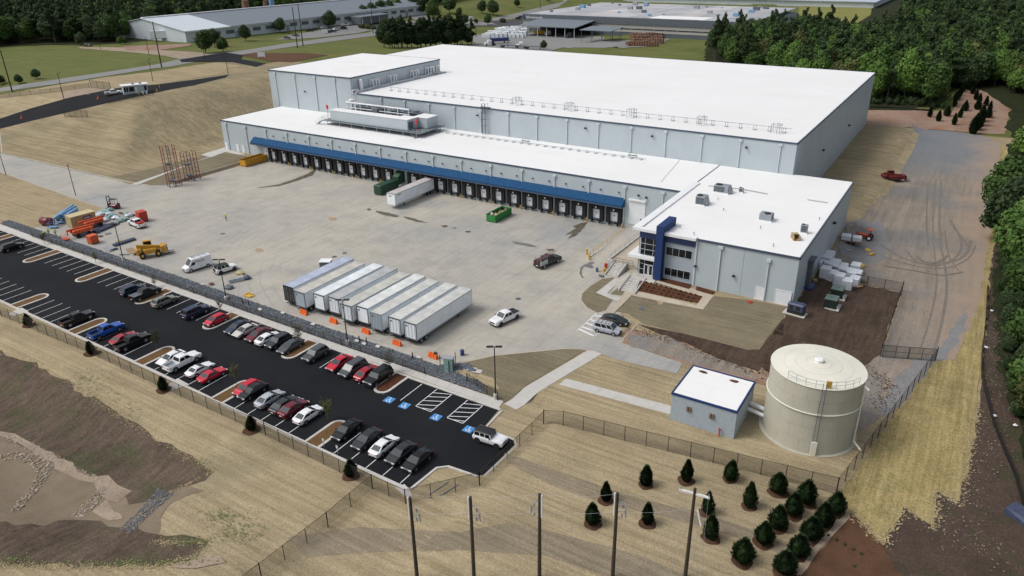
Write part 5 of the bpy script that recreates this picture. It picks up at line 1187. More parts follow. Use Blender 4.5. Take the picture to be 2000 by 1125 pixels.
    wx = p['wb']/2; cxw = .02 if not bed else -.05
    for sx in (-1, 1):
        for s in (-1, 1):
            n = 12; ra = p['r']+.07; pts = [(cxw+sx*wx+ra*cos(2*pi*i/n), s*(w+.006), p['r']+.02+ra*sin(2*pi*i/n)) for i in range(n)]
            tr.add(pts, [tuple(range(n)) if s < 0 else tuple(range(n-1, -1, -1))])
    for s in (-1, 1):
        for xx in ((p['c0']+p['c3'])/2+.15, p['c0']-.35): tr.box(xx-.012, xx+.012, s*(w-.0)-.008, s*(w-.0)+.008, sill+.2, p['belt']-.2)
    out['plate'] = MB().box(-h-.03, -h-.015, -.24, .24, sill+.22, sill+.36)
    out['black_trim'] = tr
    if bed: out['bed_floor'] = MB().box(bed[0]+.06, bed[1]-.02, -w*.88, w*.88, .78, .80)
    ty = MB().cyl((0,-.11,0),(0,.11,0),p['r'],n=16)
    out['tyre'] = ty; out['rim'] = MB().cyl((0,-.118,0),(0,.118,0),p['r']*.62,n=10)
    res = {k: v.mesh(k.rstrip('0123456789'), M['trim'], k == 'body') for k, v in out.items()}
    me = res['body']
    bm = bmesh.new(); bm.from_mesh(me); bmesh.ops.recalc_face_normals(bm, faces=bm.faces[:])
    for e in bm.edges:
        if len(e.link_faces) == 2 and e.calc_face_angle(0) > .5: e.smooth = False
    bm.to_mesh(me); bm.free()
    meshcache[kind] = res; return res
def car(kind, x, y, heading, paint, label, name=None, cat='car', z=None, roofm=None, rim='rim', group=None, blackroof=False, light_glass=False):
    p = CARS[kind]; ms = car_meshes(kind); z = H(x, y)+.055 if z is None else z
    r = empty(name or {'pickup':'pickup_truck','van':'cargo_van','minivan':'minivan','jeep':'off_road_car'}.get(kind, 'parked_car'), (x, y, z), radians(heading), label, cat, group)
    P = PAINT[paint]; w = p['W']/2; h = p['L']/2
    inst('body', ms['body'], r, mat=P); inst('roof', ms['roof'], r, mat=roofm or P)
    g = M['glass_car']
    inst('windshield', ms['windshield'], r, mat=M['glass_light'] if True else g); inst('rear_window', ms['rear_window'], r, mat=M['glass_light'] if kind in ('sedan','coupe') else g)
    for k in ms:
        if k.startswith('side_window'): inst('side_window', ms[k], r, mat=g)
    for s in (-1, 1):
        inst('headlight', ms['headlight'], r, (0, s*w*.66, 0), mat=M['headlight']); inst('taillight', ms['taillight'], r, (0, s*w*.72, 0), mat=M['taillight'])
    inst('black_trim', ms['black_trim'], r, mat=M['trim']); inst('number_plate', ms['plate'], r, mat=M['white'])
    if 'bed_floor' in ms: inst('bed_floor', ms['bed_floor'], r, mat=M['trim'] if paint != 'white' else M['grey'])
    wx = p['wb']/2; cxw = .02 if 'bed' not in p else -.05
    for sx in (-1, 1):
        for s in (-1, 1):
            wl_ = empty('wheel', (cxw+sx*wx, s*(w-.10), p['r'])); wl_.parent = r
            inst('tyre', ms['tyre'], wl_, mat=M['tyre']); inst('rim', ms['rim'], wl_, mat=M[rim])
    return r
def park(kind, px, py, top, nose, paint, label, **k):
    """stall in the upper or lower row; nose N or S"""
    y = -80.75 if top else -93.6
    y += rnd.uniform(-.15, .15); v = GY(px, py, y); hd = 90 if nose == 'N' else 270
    if kind == 'pickup': y += .25 if (nose == 'N') == top else -.0
    return car(kind, v.x, y, hd+rnd.uniform(-1.5, 1.5), paint, label, **k)
park('suv', 16, 461, True, 'N', 'black', 'black suv at the far left end of the upper parking row', )
park('suv', 254, 548, True, 'N', 'navy', 'dark blue suv beside the black pickup with the covered bed')
r = park('pickup', 277, 557, True, 'N', 'black', 'black pickup with a covered bed beside a dark suv in the upper row', cat='pickup truck')
MB().box(-2.85, -1.1, -.93, .93, 1.2, 1.27).build('bed_cover', M['dark_grey'], r)
r = park('suv', 318, 578, True, 'N', 'sage', 'sage green suv with roof rack parked against a mulch island', cat='car')
MB().cyl((-1.6,-.62,1.76),(.3,-.62,1.76),.035,n=5).cyl((-1.6,.62,1.76),(.3,.62,1.76),.035,n=5).build('roof_rack', M['trim'], r)
park('bigsuv', 379, 597, True, 'N', 'navy', 'navy suv standing alone between empty stalls of the upper row')
park('hatch', 419, 610, True, 'S', 'red', 'bright red hatchback just left of a mulch island in the upper row')
park('sedan', 462, 627, True, 'S', 'navy', 'navy sedan just right of a mulch island in the upper row')
park('sedan', 478, 637, True, 'S', 'tanw', 'pale champagne sedan between navy and maroon sedans')
park('sedan', 503, 644, True, 'S', 'maroon', 'maroon sedan beside the white sedan of the upper row')
park('sedan', 522, 652, True, 'N', 'white', 'white sedan in the upper row beside a maroon sedan')
park('suv', 543, 661, True, 'S', 'darkgrey', 'charcoal crossover between the white sedan and a grey sedan')
park('sedan', 566, 668, True, 'S', 'grey', 'grey sedan beside the leafy sapling of the upper row')
park('suv', 615, 684, True, 'S', 'grey', 'grey crossover standing right of a mulch island, its other side empty')
park('sedan', 662, 702, True, 'S', 'red', 'bright red sedan left of the grey minivan')
park('minivan', 688, 709, True, 'S', 'grey', 'grey minivan between two red sedans')
park('sedan', 716, 719, True, 'N', 'darkred', 'dark red sedan right of the grey minivan')
park('bigsuv', 738, 727, True, 'S', 'black', 'black suv with bright grille beside the last island before the accessible stalls')
park('pickup', 151, 624, False, 'N', 'black', 'black pickup with open bed, leftmost vehicle of the lower row', cat='pickup truck')
park('pickup', 208, 648, False, 'N', 'blue', 'blue pickup truck with open bed in the lower row', cat='pickup truck')
park('coupe', 243, 666, False, 'N', 'darkred', 'red coupe beside the small black pickup in the lower row')
park('pickup', 260, 673, False, 'N', 'black', 'black pickup beside the red coupe in the lower row', cat='pickup truck')
park('sedan', 337, 710, False, 'S', 'white', 'white sedan with its windscreen towards the fence, left of the white pickup')
r = park('pickup', 359, 719, False, 'N', 'white', 'white crew-cab pickup with its bed towards the fence', cat='pickup truck'); r.scale = (1.03,)*3
r = park('coupe', 392, 729, False, 'N', 'white', 'white fastback with a dark glass roof panel'); MB().box(-.7,.05,-.58,.58,1.335,1.35).build('glass_roof', M['glass_light'], r)
park('coupe', 415, 736, False, 'N', 'red', 'bright red muscle coupe right of the white fastback')
park('hatch', 484, 766, False, 'S', 'red', 'red hatchback right of a mulch island in the lower row')
park('sedan', 498, 784, False, 'S', 'black', 'black sedan between the red hatchback and a silver sedan')
park('sedan', 529, 792, False, 'N', 'silver', 'silver sedan between two dark sedans of the lower row')
park('sedan', 557, 801, False, 'N', 'darkgrey', 'dark grey sedan between the silver and the maroon sedan')
park('sedan', 576, 816, False, 'N', 'maroon', 'maroon sedan in the lower row beside a white sedan')
park('sedan', 605, 828, False, 'N', 'white', 'white sedan left of a mulch island in the lower row')
park('sedan', 678, 844, False, 'S', 'black', 'black sedan just right of the last lower mulch island')
park('sedan', 719, 877, False, 'S', 'darkgrey', 'dark green-grey sedan left of the white saloon at the lower right')
park('sedan', 752, 890, False, 'N', 'white', 'older white saloon between dark cars at the lower right end')
park('sedan', 785, 904, False, 'S', 'darkgrey', 'charcoal sedan right of the older white saloon')
park('sedan', 817, 918, False, 'S', 'black', 'glossy black sedan in the last stall of the lower row')
def at(px, py, z=.8): v = G(px, py, z); return v.x, v.y
x, y = at(957, 855, 0); r = car('jeep', x, y, 4, 'white', 'white four-door off-roader with black soft top at the parking lot corner', roofm=M['trim'], rim='rim_black')
x, y = at(385, 518); r = car('van', x, y, 261, 'white', 'white high-roof cargo van with ladders on its roof rack', name='cargo_van', cat='van')
lad = MB(); 
for s in (-.55, -.2, .25): lad.cyl((-2.4,s,2.82),(1.0,s,2.82),.04,n=5)
for i in range(8): lad.cyl((-2.3+i*.42,-.55,2.82),(-2.3+i*.42,-.2,2.82),.025,n=4)
for q in (-2, -.8, .6): lad.cyl((q,-.85,2.72),(q,.85,2.72),.04,n=5)
lad.build('ladder_rack', M['galv'], r)
lg = MB(); 
for s in (-1, 1):
    for k in range(7): lg.box(-1.3+k*.3, -1.3+k*.3+.2, s*.985-.012, s*.985+.012, 1.95, 2.08)
    for k in range(5): lg.box(-1.1+k*.3, -1.1+k*.3+.18, s*1.0-.012, s*1.0+.012, 1.72, 1.78)
lg.build('side_lettering', M['navy'], r)
def spare(r): MB().cyl((-2.42,0,1.05),(-2.3,0,1.05),.4,n=14).build('spare_wheel', M['tyre'], r)
spare(r) if False else None
x, y = at(440, 524); r = car('jeep', x, y, 78, 'white', 'white off-roader with black hardtop parked in the yard beside the light pole', roofm=M['trim'], rim='rim_black'); spare(r)
x, y = at(986, 620); r = car('pickup', x, y, 257, 'white', 'white crew-cab pickup driving past the parked trailers', cat='pickup truck', rim='rim_black'); r.scale = (1.05,)*3
MB().box(-2.8, -1.12, -.92, .92, 1.2, 1.26).build('bed_cover', M['trim'], r)
x, y = at(267, 436); r = car('pickup', x, y, 172, 'white', 'white service pickup with red tool boxes in its bed', cat='pickup truck')
MB().box(-2.6,-1.4,-.8,-.35,.8,1.5).box(-2.6,-1.4,.35,.8,.8,1.45).bev(-2.2,-1.2,-.3,.3,.8,1.4,.05).build('tool_box', M['red'], r)
x, y = at(1070, 510); r = car('pickup', x, y, 77, 'darkgrey', 'dark grey work pickup loaded with pink and steel ladders', cat='pickup truck'); r.scale = (1.12,)*3
MB().box(-2.95,-1.1,-1.02,-.82,.8,1.5).box(-2.95,-1.1,.82,1.02,.8,1.5).build('side_box', M['galv'], r)
ld = MB()
for s in (-.5, -.1, .45): ld.cyl((-3.1,s,1.75),(2.1,s+.2,2.15),.045,n=5)
for i in range(10): ld.cyl((-2.9+i*.48,-.5,1.77+i*.04),(-2.9+i*.48,-.1,1.77+i*.04),.03,n=4)
ld.path([(-2.6,-.8,1.4),(-2.6,-.8,1.95),(-2.6,.8,1.95),(-2.6,.8,1.4)],.04,4).path([(-1.0,-.8,1.4),(-1.0,-.8,2.0),(-1.0,.8,2.0),(-1.0,.8,1.4)],.04,4)
ld.build('ladder_load', mat('pink_ladder', (.27,.13,.14), .6), r)
for q in ((-2.2,-.3),(-1.7,.2),(-2.5,.3)): MB().blob((q[0],q[1],.95),(.35,.3,.25),7,4,.3).build('load', M['wood_red'], r)
x, y = at(1186, 640, .9); r = car('minicargo', x, y, 3, 'silver', 'silver compact van with a roof ladder rack on the crosswalk corner', name='compact_van', cat='van')
lr = MB()
for q in (-1.6, -.9, -.2, .4): lr.cyl((q,-.75,1.98),(q,.75,1.98),.04,n=5)
for s in (-.7, .7): lr.cyl((-1.8,s,1.95),(.6,s,1.95),.035,n=5)
lr.build('ladder_rack', M['wood_red'], r)
x, y = at(1201, 624, .7); car('sedan', x, y, 2, 'darkgrey', 'dark grey sedan parked tight beside the silver compact van')
g0 = T(222, 185); car('pickup', g0.x, g0.y, degrees_ if False else math.degrees(atan2(gB.y-gA.y, gB.x-gA.x)), 'white', 'white pickup on the hilltop entrance road behind the gatehouse', cat='pickup truck', z=g0.z+.15)
# cars far away by the long factory
far_cars = [(578,71,'grey','sedan'),(561,76,'darkgrey','sedan'),(604,62,'black','sedan'),(614,60,'darkgrey','sedan'),(633,57,'silver','suv'),(641,64,'grey','sedan'),(650,63,'navy','sedan'),(656,60,'white','suv'),(671,51,'white','sedan'),(683,50,'silver','sedan'),(685,48,'white','suv'),(672,57,'black','suv'),(677,45,'silver','sedan'),(728,45,'white','pickup'),(921,40,'white','van'),(898,94,'darkgrey','suv') if False else (952,44,'darkgrey','sedan'),(171,91,'black','pickup'),(1012,38,'black','suv'),(1017,35,'maroon','suv')]
fl = {171:'black pickup on the dirt lane at the edge of the western woods',728:'white pickup alone at the right end of the far factory car park',921:'white van half hidden behind the far roadside trees',1012:'black suv beside the far plant',1017:'maroon suv beside the far plant corner',952:'dark car on the far road before the plant',561:'dark grey car at the left entrance of the far car park, nearest the road',578:'grey car under the left side of the far car park'}
for k, (px, py, c, kd) in enumerate(far_cars):
    p = T(px, py); lb = fl.get(px)
    car(kd, p.x, p.y, 80+rnd.uniform(-20, 20) if px > 600 else 20, c, lb or 'small %s %s parked in front of the long far factory' % ({'darkgrey':'dark'}.get(c, c), {'suv':'suv','sedan':'car'}[kd]), group=None if lb else 'cars in the far factory car park', z=p.z+.25, cat='pickup truck' if kd == 'pickup' else 'car')

# ------------------------------------------------------------------ semi trailers
TL, TW = 16.15, 2.6
def trailer_parts(roll=True):
    d = {}
    b = MB().box(0, TL, -TW/2, TW/2, 1.12, 4.02); d['box_body'] = b
    ribs = MB()
    for s in (-1, 1):
        for i in range(34): x = .25+i*(TL-.5)/33; ribs.box(x-.035, x+.035, s*(TW/2+.012)-.012, s*(TW/2+.012)+.012, 1.3, 3.85)
    d['side_posts'] = ribs
    d['roof'] = MB().box(.04, TL-.04, -TW/2+.05, TW/2-.05, 4.02, 4.08)
    rl = MB(); 
    for s in (-1, 1): rl.box(0, TL, s*TW/2-.03, s*TW/2+.03, 3.9, 4.1).box(0, TL, s*TW/2-.03, s*TW/2+.035, 1.05, 1.25)
    rl.box(TL-.04, TL+.03, -TW/2, TW/2, 3.9, 4.12)
    d['side_rail'] = rl
    fr = MB().box(-.05, .02, -TW/2-.02, -TW/2+.16, 1.0, 4.1).box(-.05, .02, TW/2-.16, TW/2+.02, 1.0, 4.1).box(-.05, .02, -TW/2+.16, TW/2-.16, 3.86, 4.1).box(-.05, .02, -TW/2+.16, TW/2-.16, 1.0, 1.2)
    d['rear_frame'] = fr
    d['chassis'] = MB().box(.2, 4.4, -.6, .6, .7, 1.1).box(0, .1, -1.1, 1.1, .45, .6).box(.02, .1, -.5, -.4, .55, 1.1).box(.02, .1, .4, .5, .55, 1.1).box(10.4, 15.9, -.5, .5, .95, 1.1)
    d['landing_gear'] = MB().box(12.2, 12.4, -.95, -.75, 0, 1.1).box(12.2, 12.4, .75, .95, 0, 1.1).box(12.25, 12.35, -.8, .8, .6, .7)
    d['tyre'] = MB().cyl((0,-.28,0),(0,.28,0),.5,n=16); d['rim'] = MB().cyl((0,-.29,0),(0,.29,0),.27,n=10)
    d['rear_door'] = MB().box(-.03, .0, .02, TW/2-.17, 1.22, 3.85); d['roll_door'] = MB().box(-.03, .0, -TW/2+.17, TW/2-.17, 1.22, 3.85)
    d['lock_rod'] = MB().cyl((-.06,0,1.2),(-.06,0,3.86),.03,n=5)
    d['door_decal'] = MB().box(-.05,-.034,-.2,.2,3.25,3.55)
    return {k: v.mesh(k, M['trailer_white']) for k, v in d.items()}
TRM = trailer_parts()
def trailer(x, y, rz, label, roofcol, door='swing', frame='dark_grey', body=None, doorm=None, gear_label=None):
    r = empty('semi_trailer', (x, y, H(x, y)+.05), rz, label, 'semi trailer', None); body = body or M['trailer_white']
    inst('box_body', TRM['box_body'], r, mat=body); inst('roof', TRM['roof'], r, mat=roofcol)
    inst('side_posts', TRM['side_posts'], r, mat=body)['kind'] = 'stuff'; inst('side_rail', TRM['side_rail'], r, mat=M['galv']); inst('rear_frame', TRM['rear_frame'], r, mat=M[frame]); inst('chassis', TRM['chassis'], r, mat=M['trim'])
    inst('landing_gear', TRM['landing_gear'], r, mat=M['dark_grey'])
    if door == 'swing':
        for s in (1, -1):
            o = inst('rear_door', TRM['rear_door'], r, mat=doorm or body)
            if s < 0: o.scale = (1, -1, 1)
            for q in (.35, .95): inst('lock_rod', TRM['lock_rod'], o, (0, q, 0), mat=M['galv'])
    else: inst('rear_door', TRM['roll_door'], r, mat=doorm or body)
    inst('door_decal', TRM['door_decal'], r, (0, .75, 0), mat=M['dark_grey'])
    for q in (1.2, 2.5):
        for s in (-1, 1):
            w = empty('wheel', (q, s*(TW/2-.3), .5)); w.parent = r; inst('tyre', TRM['tyre'], w, mat=M['tyre']); inst('rim', TRM['rim'], w, mat=M['rim'])
    for s in (-1, 1): o = inst('taillight', TRM['door_decal'], r, (.0, s*.95, -2.6), sc=(1,.5,.6), mat=M['taillight'])
    return r
def rfm(n, c): return mat('trailer_roof_'+n, [q*1.2 for q in c], .6, var=.22, scale=.5)
rcs = [rfm('blue', (.33,.37,.46)), rfm('beige', (.42,.40,.355)), rfm('pale', (.56,.60,.62)), rfm('grey', (.34,.345,.34)), rfm('olive', (.40,.405,.36)), rfm('light', (.53,.545,.53)), rfm('sand', (.44,.44,.41)), rfm('stone', (.47,.48,.45)), rfm('plain', (.43,.435,.415))]
# rear top corners (right one) in pixels of the nine parked trailers
tr_px = [(572,562),(594,573),(632,578),(661,584.5),(686,598.5),(718,603),(745,615),(781.5,624.5),(812.5,634)]
tr_lab = ['parked trailer with black rear doors, leftmost in the yard row','parked trailer with dirty grey roll door and dark frame beside the black-doored one','parked trailer with white roll door, third from the left in the row','parked trailer with plain double doors, half behind the light pole','parked trailer with olive-tinted roof right of the light pole','parked trailer with a long patched pale roof, roll door with decal','parked trailer with grey double doors, third from the right in the row','parked trailer with white double doors, second from the right','rightmost parked trailer, whole ribbed side and rear wheels in view']
door_black = mat('black_doors', (.035,.035,.04), .5, var=.4, scale=1.5)
for k, (px, py) in enumerate(tr_px):
    v = G(px, py, 4.15)
    trailer(v.x-TW/2, v.y, pi/2+.0, tr_lab[k], rcs[k], 'roll' if k in (1, 2, 5) else 'swing', 'rubber' if k == 0 else ('grey' if k == 6 else 'dark_grey'), None, door_black if k == 0 else (M['block_wall'] if k in (1, 6) else None))
v = G(764, 382, 4.15); r = trailer(v.x-TW/2, -.95, -pi/2, 'white semi trailer backed up to the dock beside the green compactor', rfm('brown', (.40,.37,.36)), 'swing')
MB().box(TL+.03, TL+.05, -.7, .2, 3.3, 3.5).box(TL-2.6, TL-1.2, TW/2+.025, TW/2+.035, 3.45, 3.62).box(TL-2.6, TL-1.2, -TW/2-.035, -TW/2-.025, 3.45, 3.62).build('side_lettering', M['dark_grey'], r)
# far trailers and trucks
p = T(343, 79); r = trailer(p.x, p.y, atan2(1, 0) if False else 0, 'white trailer parked at the left end of the long far factory', rcs[2]); q = T(296, 81); r.location = (p.x, p.y, p.z+.2); r.rotation_euler = (0, 0, atan2(q.y-p.y, q.x-p.x)); r.scale = ((q-p).length/TL,)+(1.25, 1.35)

def tractor(x, y, rz, c, label):
    r = empty('semi_tractor', (x, y, H(x, y)+.3), rz, label, 'truck')
    MB().bev(1.2, 3.2, -1.1, 1.1, .5, 2.0, .25).bev(-1.2, 1.3, -1.2, 1.2, .6, 3.4, .3).build('cab', PAINT[c], r); MB().box(-3.6, -1.2, -.5, .5, .8, 1.1).build('chassis', M['trim'], r)
    MB().quad((1.31,-.95,2.05),(1.31,.95,2.05),(1.1,.9,2.9),(1.1,-.9,2.9)).build('windshield', M['glass_light'], r)
    for a in (2.3, -2.0, -3.2):
        for s in (-1, 1): MB().cyl((a,s*1.15-.15,.5),(a,s*1.15+.15,.5),.5,n=12).build('wheel', M['tyre'], r)
    return r
def flatbed(x, y, rz, label, load=None):
    r = empty('flatbed_trailer', (x, y, H(x, y)+.3), rz, label, 'semi trailer'); MB().box(0, 14, -1.25, 1.25, 1.1, 1.4).build('deck', M['dark_grey'], r)
    for a in (1.5, 2.8):
        for s in (-1, 1): MB().cyl((a,s*1.1-.2,.5),(a,s*1.1+.2,.5),.5,n=12).build('wheel', M['tyre'], r)
    MB().box(10.2, 10.5, -1, 1, 0, 1.1).build('landing_gear', M['dark_grey'], r)
    if load: MB().bev(.5, 13.2, -1.25, 1.25, 1.4, 3.2, .3).build('tarped_load', M[load], r)
for (px, py, a, c, lb) in ((956,90,-2.2,'white','white truck tractor with dark load on the far plant yard'),(1018,94,-2.6,'white','white truck tractor just behind the high roof ridge'),(1072,70,-2.0,'silver','silver truck tractor at the left end of the far canopy'),(1113,74,-2.0,'grey','grey truck tractor under the far canopy')):
    p = T(px, py); tractor(p.x, p.y, a, c, lb)
for (px, py, a, ld, lb) in ((955,86,.9,'sign_blue','far flatbed trailer with a dark blue tarped load'),(975,93,.35,None,'empty flatbed trailer left of the white far tractor'),(1022,96,.4,None,'empty flatbed trailer right of the white far tractor')):
    p = T(px, py); flatbed(p.x, p.y, a, lb, ld)
p = T(1055, 67); o = MB().loft([[(-4,-1.2,.2),(-4,1.2,.2),(-4,1.5,2.4),(-4,-1.5,2.4)],[(4,-1.2,.2),(4,1.2,.2),(5,1.5,2.4),(5,-1.5,2.4)]]).build('dumpster', M['yellow'], None, (p.x, p.y, p.z+.2), .1); tag(o, 'yellow skip at the left post of the far canopy', 'dumpster')
# stacks on the far yard: wrapped white bundles and brown pallets
bund = MB().bev(-3,3,-1.2,1.2,0,2.6,.15).mesh('wrapped_bundle', M['wrap'])
k = 0
for i in range(9):
    for j in range(5):
        px = 950+i*8.2+j*5.5; py = 74-j*3.4
        if px > 1024 or (j > 2 and i < 1): continue
        p = T(px, py); o = inst('wrapped_bundle', bund, None, (p.x, p.y, p.z+.2), .2+rnd.uniform(-.1,.1), (1, 1, rnd.uniform(.8,1.3))); tag(o, 'white wrapped bundle stacked on the far plant yard', 'bundle', 'white bundles on the far plant yard')
pal = MB().box(-1.2,1.2,-1.2,1.2,0,3.0).mesh('pallet_stack', M['wood_red'])
for i in range(12):
    for j in range(4):
        px, py = 1226+i*5.0-j*1.0, 90-j*5.5+ (i*.05)
        if j > 0: px += 12
        if j and i > 14: continue
        p = T(px, py); o = inst('pallet_stack', pal, None, (p.x, p.y, p.z+.1), rnd.uniform(-.05,.05), (1,1,rnd.uniform(.85,1.1)), M['wood_red']); tag(o, 'brown stack of pallets beside the open shed on the far plant yard', 'pallets', 'pallet stacks on the far plant yard')

# ------------------------------------------------------------------ yard equipment
def rolloff(x, y, rz, m, label, L=6.6, Wd=2.4, Hh=1.7, full=True, name='dumpster'):
    r = empty(name, (x, y, H(x, y)+.05), rz, label, 'dumpster'); w = Wd/2
    MB().box(-L/2, L/2, -w, w, .15, .3).build('floor', M[m], r)
    for s in (-1, 1):
        MB().box(-L/2, L/2, s*w-.05, s*w+.05, .3, Hh).build('side', M[m], r)
        rb = MB()
        for i in range(9): q = -L/2+.2+i*(L-.4)/8; rb.box(q-.06, q+.06, s*(w+.09)-.05, s*(w+.09)+.05, .2, Hh)
        rb.box(-L/2, L/2, s*(w+.05)-.09, s*(w+.05)+.09, Hh, Hh+.1); rb.build('rib', M[m], r)
    for s in (-1, 1): MB().box(s*L/2-.05, s*L/2+.05, -w+.05, w-.05, .3, Hh).build('end_gate', M[m], r)
    for q in (-L/2+.5, L/2-.5):
        MB().cyl((q,-w+.2,.12),(q,w-.2,.12),.12,n=8).build('roller', M['trim'], r)
    if full:
        for i in range(14): MB().blob((rnd.uniform(-L/2+.6,L/2-.6), rnd.uniform(-w+.4,w-.4), Hh-.45), (rnd.uniform(.3,.7),rnd.uniform(.3,.6),rnd.uniform(.2,.5)), 6, 4, .3).build('rubbish', M[('wood','white','tan','wood_red','dark_grey')[i % 5]], r)
    else: MB().box(-L/2+.06, L/2-.06, -w+.06, w-.06, .3, .9).build('load', M['dark_hole'], r)
    return r
v = G(500, 321, .3); rolloff(-4.7, -4.4, radians(58) if False else pi/2, 'yellow_eq', 'yellow roll-off dumpster at the left end of the docks', 8.6, 2.6, 2.0, False)
v = G(975, 428, 0); rolloff(89.2, -9.3, pi/2, 'green', 'bright green roll-off dumpster full of rubbish in front of the docks', 7.2, 2.6, 1.8)
r = empty('compactor', (50.9, -6.6, .05), pi/2, 'dark green trash compactor container against the dock beside the white trailer', 'compactor')
MB().bev(-3.6, 2.8, -1.25, 1.25, .2, 2.7, .12).build('container', M['dkgreen'], r); MB().loft([[(2.8,-1.2,.3),(2.8,1.2,.3),(2.8,1.2,2.6),(2.8,-1.2,2.6)],[(4.0,-1.0,.6),(4.0,1.0,.6),(4.0,1.0,2.3),(4.0,-1.0,2.3)]]).build('ram_box', M['dkgreen'], r)
MB().loft([[(4.0,-1.0,.9),(4.0,1.0,.9),(4.0,1.0,3.2),(4.0,-1.0,3.2)],[(6.3,-1.0,1.2),(6.3,1.0,1.2),(6.3,1.0,4.6),(6.3,-1.0,4.6)]]).build('chute', M['dkgreen'], r)
rb = MB()
for i in range(7): 
    for s in (-1, 1): rb.box(-3.4+i*.98-.05, -3.4+i*.98+.05, s*1.28-.05, s*1.28+.05, .3, 2.6)
rb.build('rib', M['dkgreen'], r)
# portable container office
r = empty('shipping_container', (0,0,0), 0, 'tan storage container with a navy sign on its side', 'storage container')
A_, B_ = G(142, 447, 0), G(189, 434, 0); d = B_-A_; L = 6.1
r.location = (A_.x+.3, A_.y, .05); r.rotation_euler = (0, 0, atan2(d.y, d.x)); LL = d.length
MB().box(0, LL, 0, 2.9, .12, 2.75).build('box_body', M['tan'], r)
cg = MB()
for i in range(int(LL/.28)): cg.box(.1+i*.28, .1+i*.28+.14, -.04, -.004, .25, 2.6)
cg.build('corrugation', M['tan'], r); MB().box(-.03, LL+.03, -.05, 2.95, 2.75, 2.85).build('roof', mat('tan_roof', (.52,.44,.24), .6), r)
for s in (.05, 1.48): MB().box(-.06, -.01, s, s+1.38, .2, 2.65).build('door', M['tan'], r)
sg = MB().box(LL*.48, LL*.80, -.09, -.045, 1.35, 2.3).build('sign', M['sign_blue'], r)
lt = MB()
for i in range(9): lt.box(LL*.505+i*LL*.030, LL*.505+i*LL*.030+LL*.019, -.105, -.092, 1.7, 2.02)
lt.build('sign_lettering', M['white'], sg)
# red box trailer, orange box
for (pa, pb, wd, hh, m, lb) in (((275,436),(291,432),2.2,2.6,'red','bright red enclosed equipment box behind the white service pickup'),((180,479),(195,474),1.8,2.0,'orange','orange-red generator box at the edge of the riprap strip')):
    A_, B_ = G(*pa, 0), G(*pb, 0); d = B_-A_; r = empty('equipment_box', (A_.x, A_.y, .05), atan2(d.y, d.x), lb, 'equipment box')
    MB().bev(0, d.length, 0, wd, .25, hh, .06).build('casing', M[m], r); MB().box(.1, d.length-.1, .1, wd-.1, 0, .25).build('skid', M['trim'], r); MB().box(d.length*.2, d.length*.6, -.02, 0, .6, hh-.5).build('door_panel', M[m], r)
def boom_lift(pa, pb, m, label, wide=2.3):
    A_, B_ = G(*pa, .4), G(*pb, .4); d = B_-A_; L = d.length; r = empty('boom_lift', (A_.x, A_.y, .05), atan2(d.y, d.x), label, 'boom lift'); c = L*.55
    MB().bev(c-1.6, c+1.6, -wide/2+.2, wide/2-.2, .5, 1.0, .1).build('chassis', M['dark_grey'], r)
    for a in (-1.3, 1.3):
        for s in (-1, 1): MB().cyl((c+a, s*wide/2-.2, .5),(c+a, s*wide/2+.2, .5), .5, n=14).build('wheel', M['tyre'], r)
    MB().bev(c-2.2, c+2.3, -wide/2, -.25, 1.05, 1.9, .15).bev(c-2.2, c+2.3, .25, wide/2, 1.05, 1.9, .15).build('turntable', M[m], r)
    MB().bev(L*.08, L, -.22, .22, 1.75, 2.2, .05).bev(L*.2, L*.95, -.2, .2, 1.3, 1.7, .05).build('boom', M[m], r)
    b = MB(); x0, x1, y0, y1 = -.6, .6, -1.0, 1.0
    b.box(x0, x1, y0, y1, .35, .42)
    for z in (.9, 1.45): b.path([(x0,y0,z),(x1,y0,z),(x1,y1,z),(x0,y1,z),(x0,y0,z)], .03, 4)
    for q in ((x0,y0),(x1,y0),(x1,y1),(x0,y1)): b.cyl((q[0],q[1],.4),(q[0],q[1],1.45),.03,n=4)
    b.build('platform', M[m], r); MB().path([(.6,0,.8),(L*.1,0,1.9)], .12, 6).build('jib', M[m], r); return r
boom_lift((152,449),(206,434), 'orange', 'orange boom lift lying folded just in front of the tan container')
boom_lift((128,466),(187,450), 'orange', 'orange boom lift nearest the riprap, its black tyres in view')
boom_lift((104,443),(146,412), 'skyblue', 'light blue boom lift folded behind the tan container')
boom_lift((118,434),(152,414), 'skyblue', 'second light blue boom lift, farther behind the tan container')
r = empty('air_tank', (*at(92,434,.9), .05), .25, 'dark maroon horizontal tank trailer at the left end of the equipment', 'tank')
MB().cyl((-1.5,0,1.1),(1.5,0,1.1),.95,n=14).blob((-1.5,0,1.1),(.4,.95,.95),12,6,0).blob((1.5,0,1.1),(.4,.95,.95),12,6,0).build('vessel', PAINT['maroon'], r, smooth=True)
MB().box(-1.3,1.3,-.6,.6,.15,.4).build('skid', M['trim'], r)
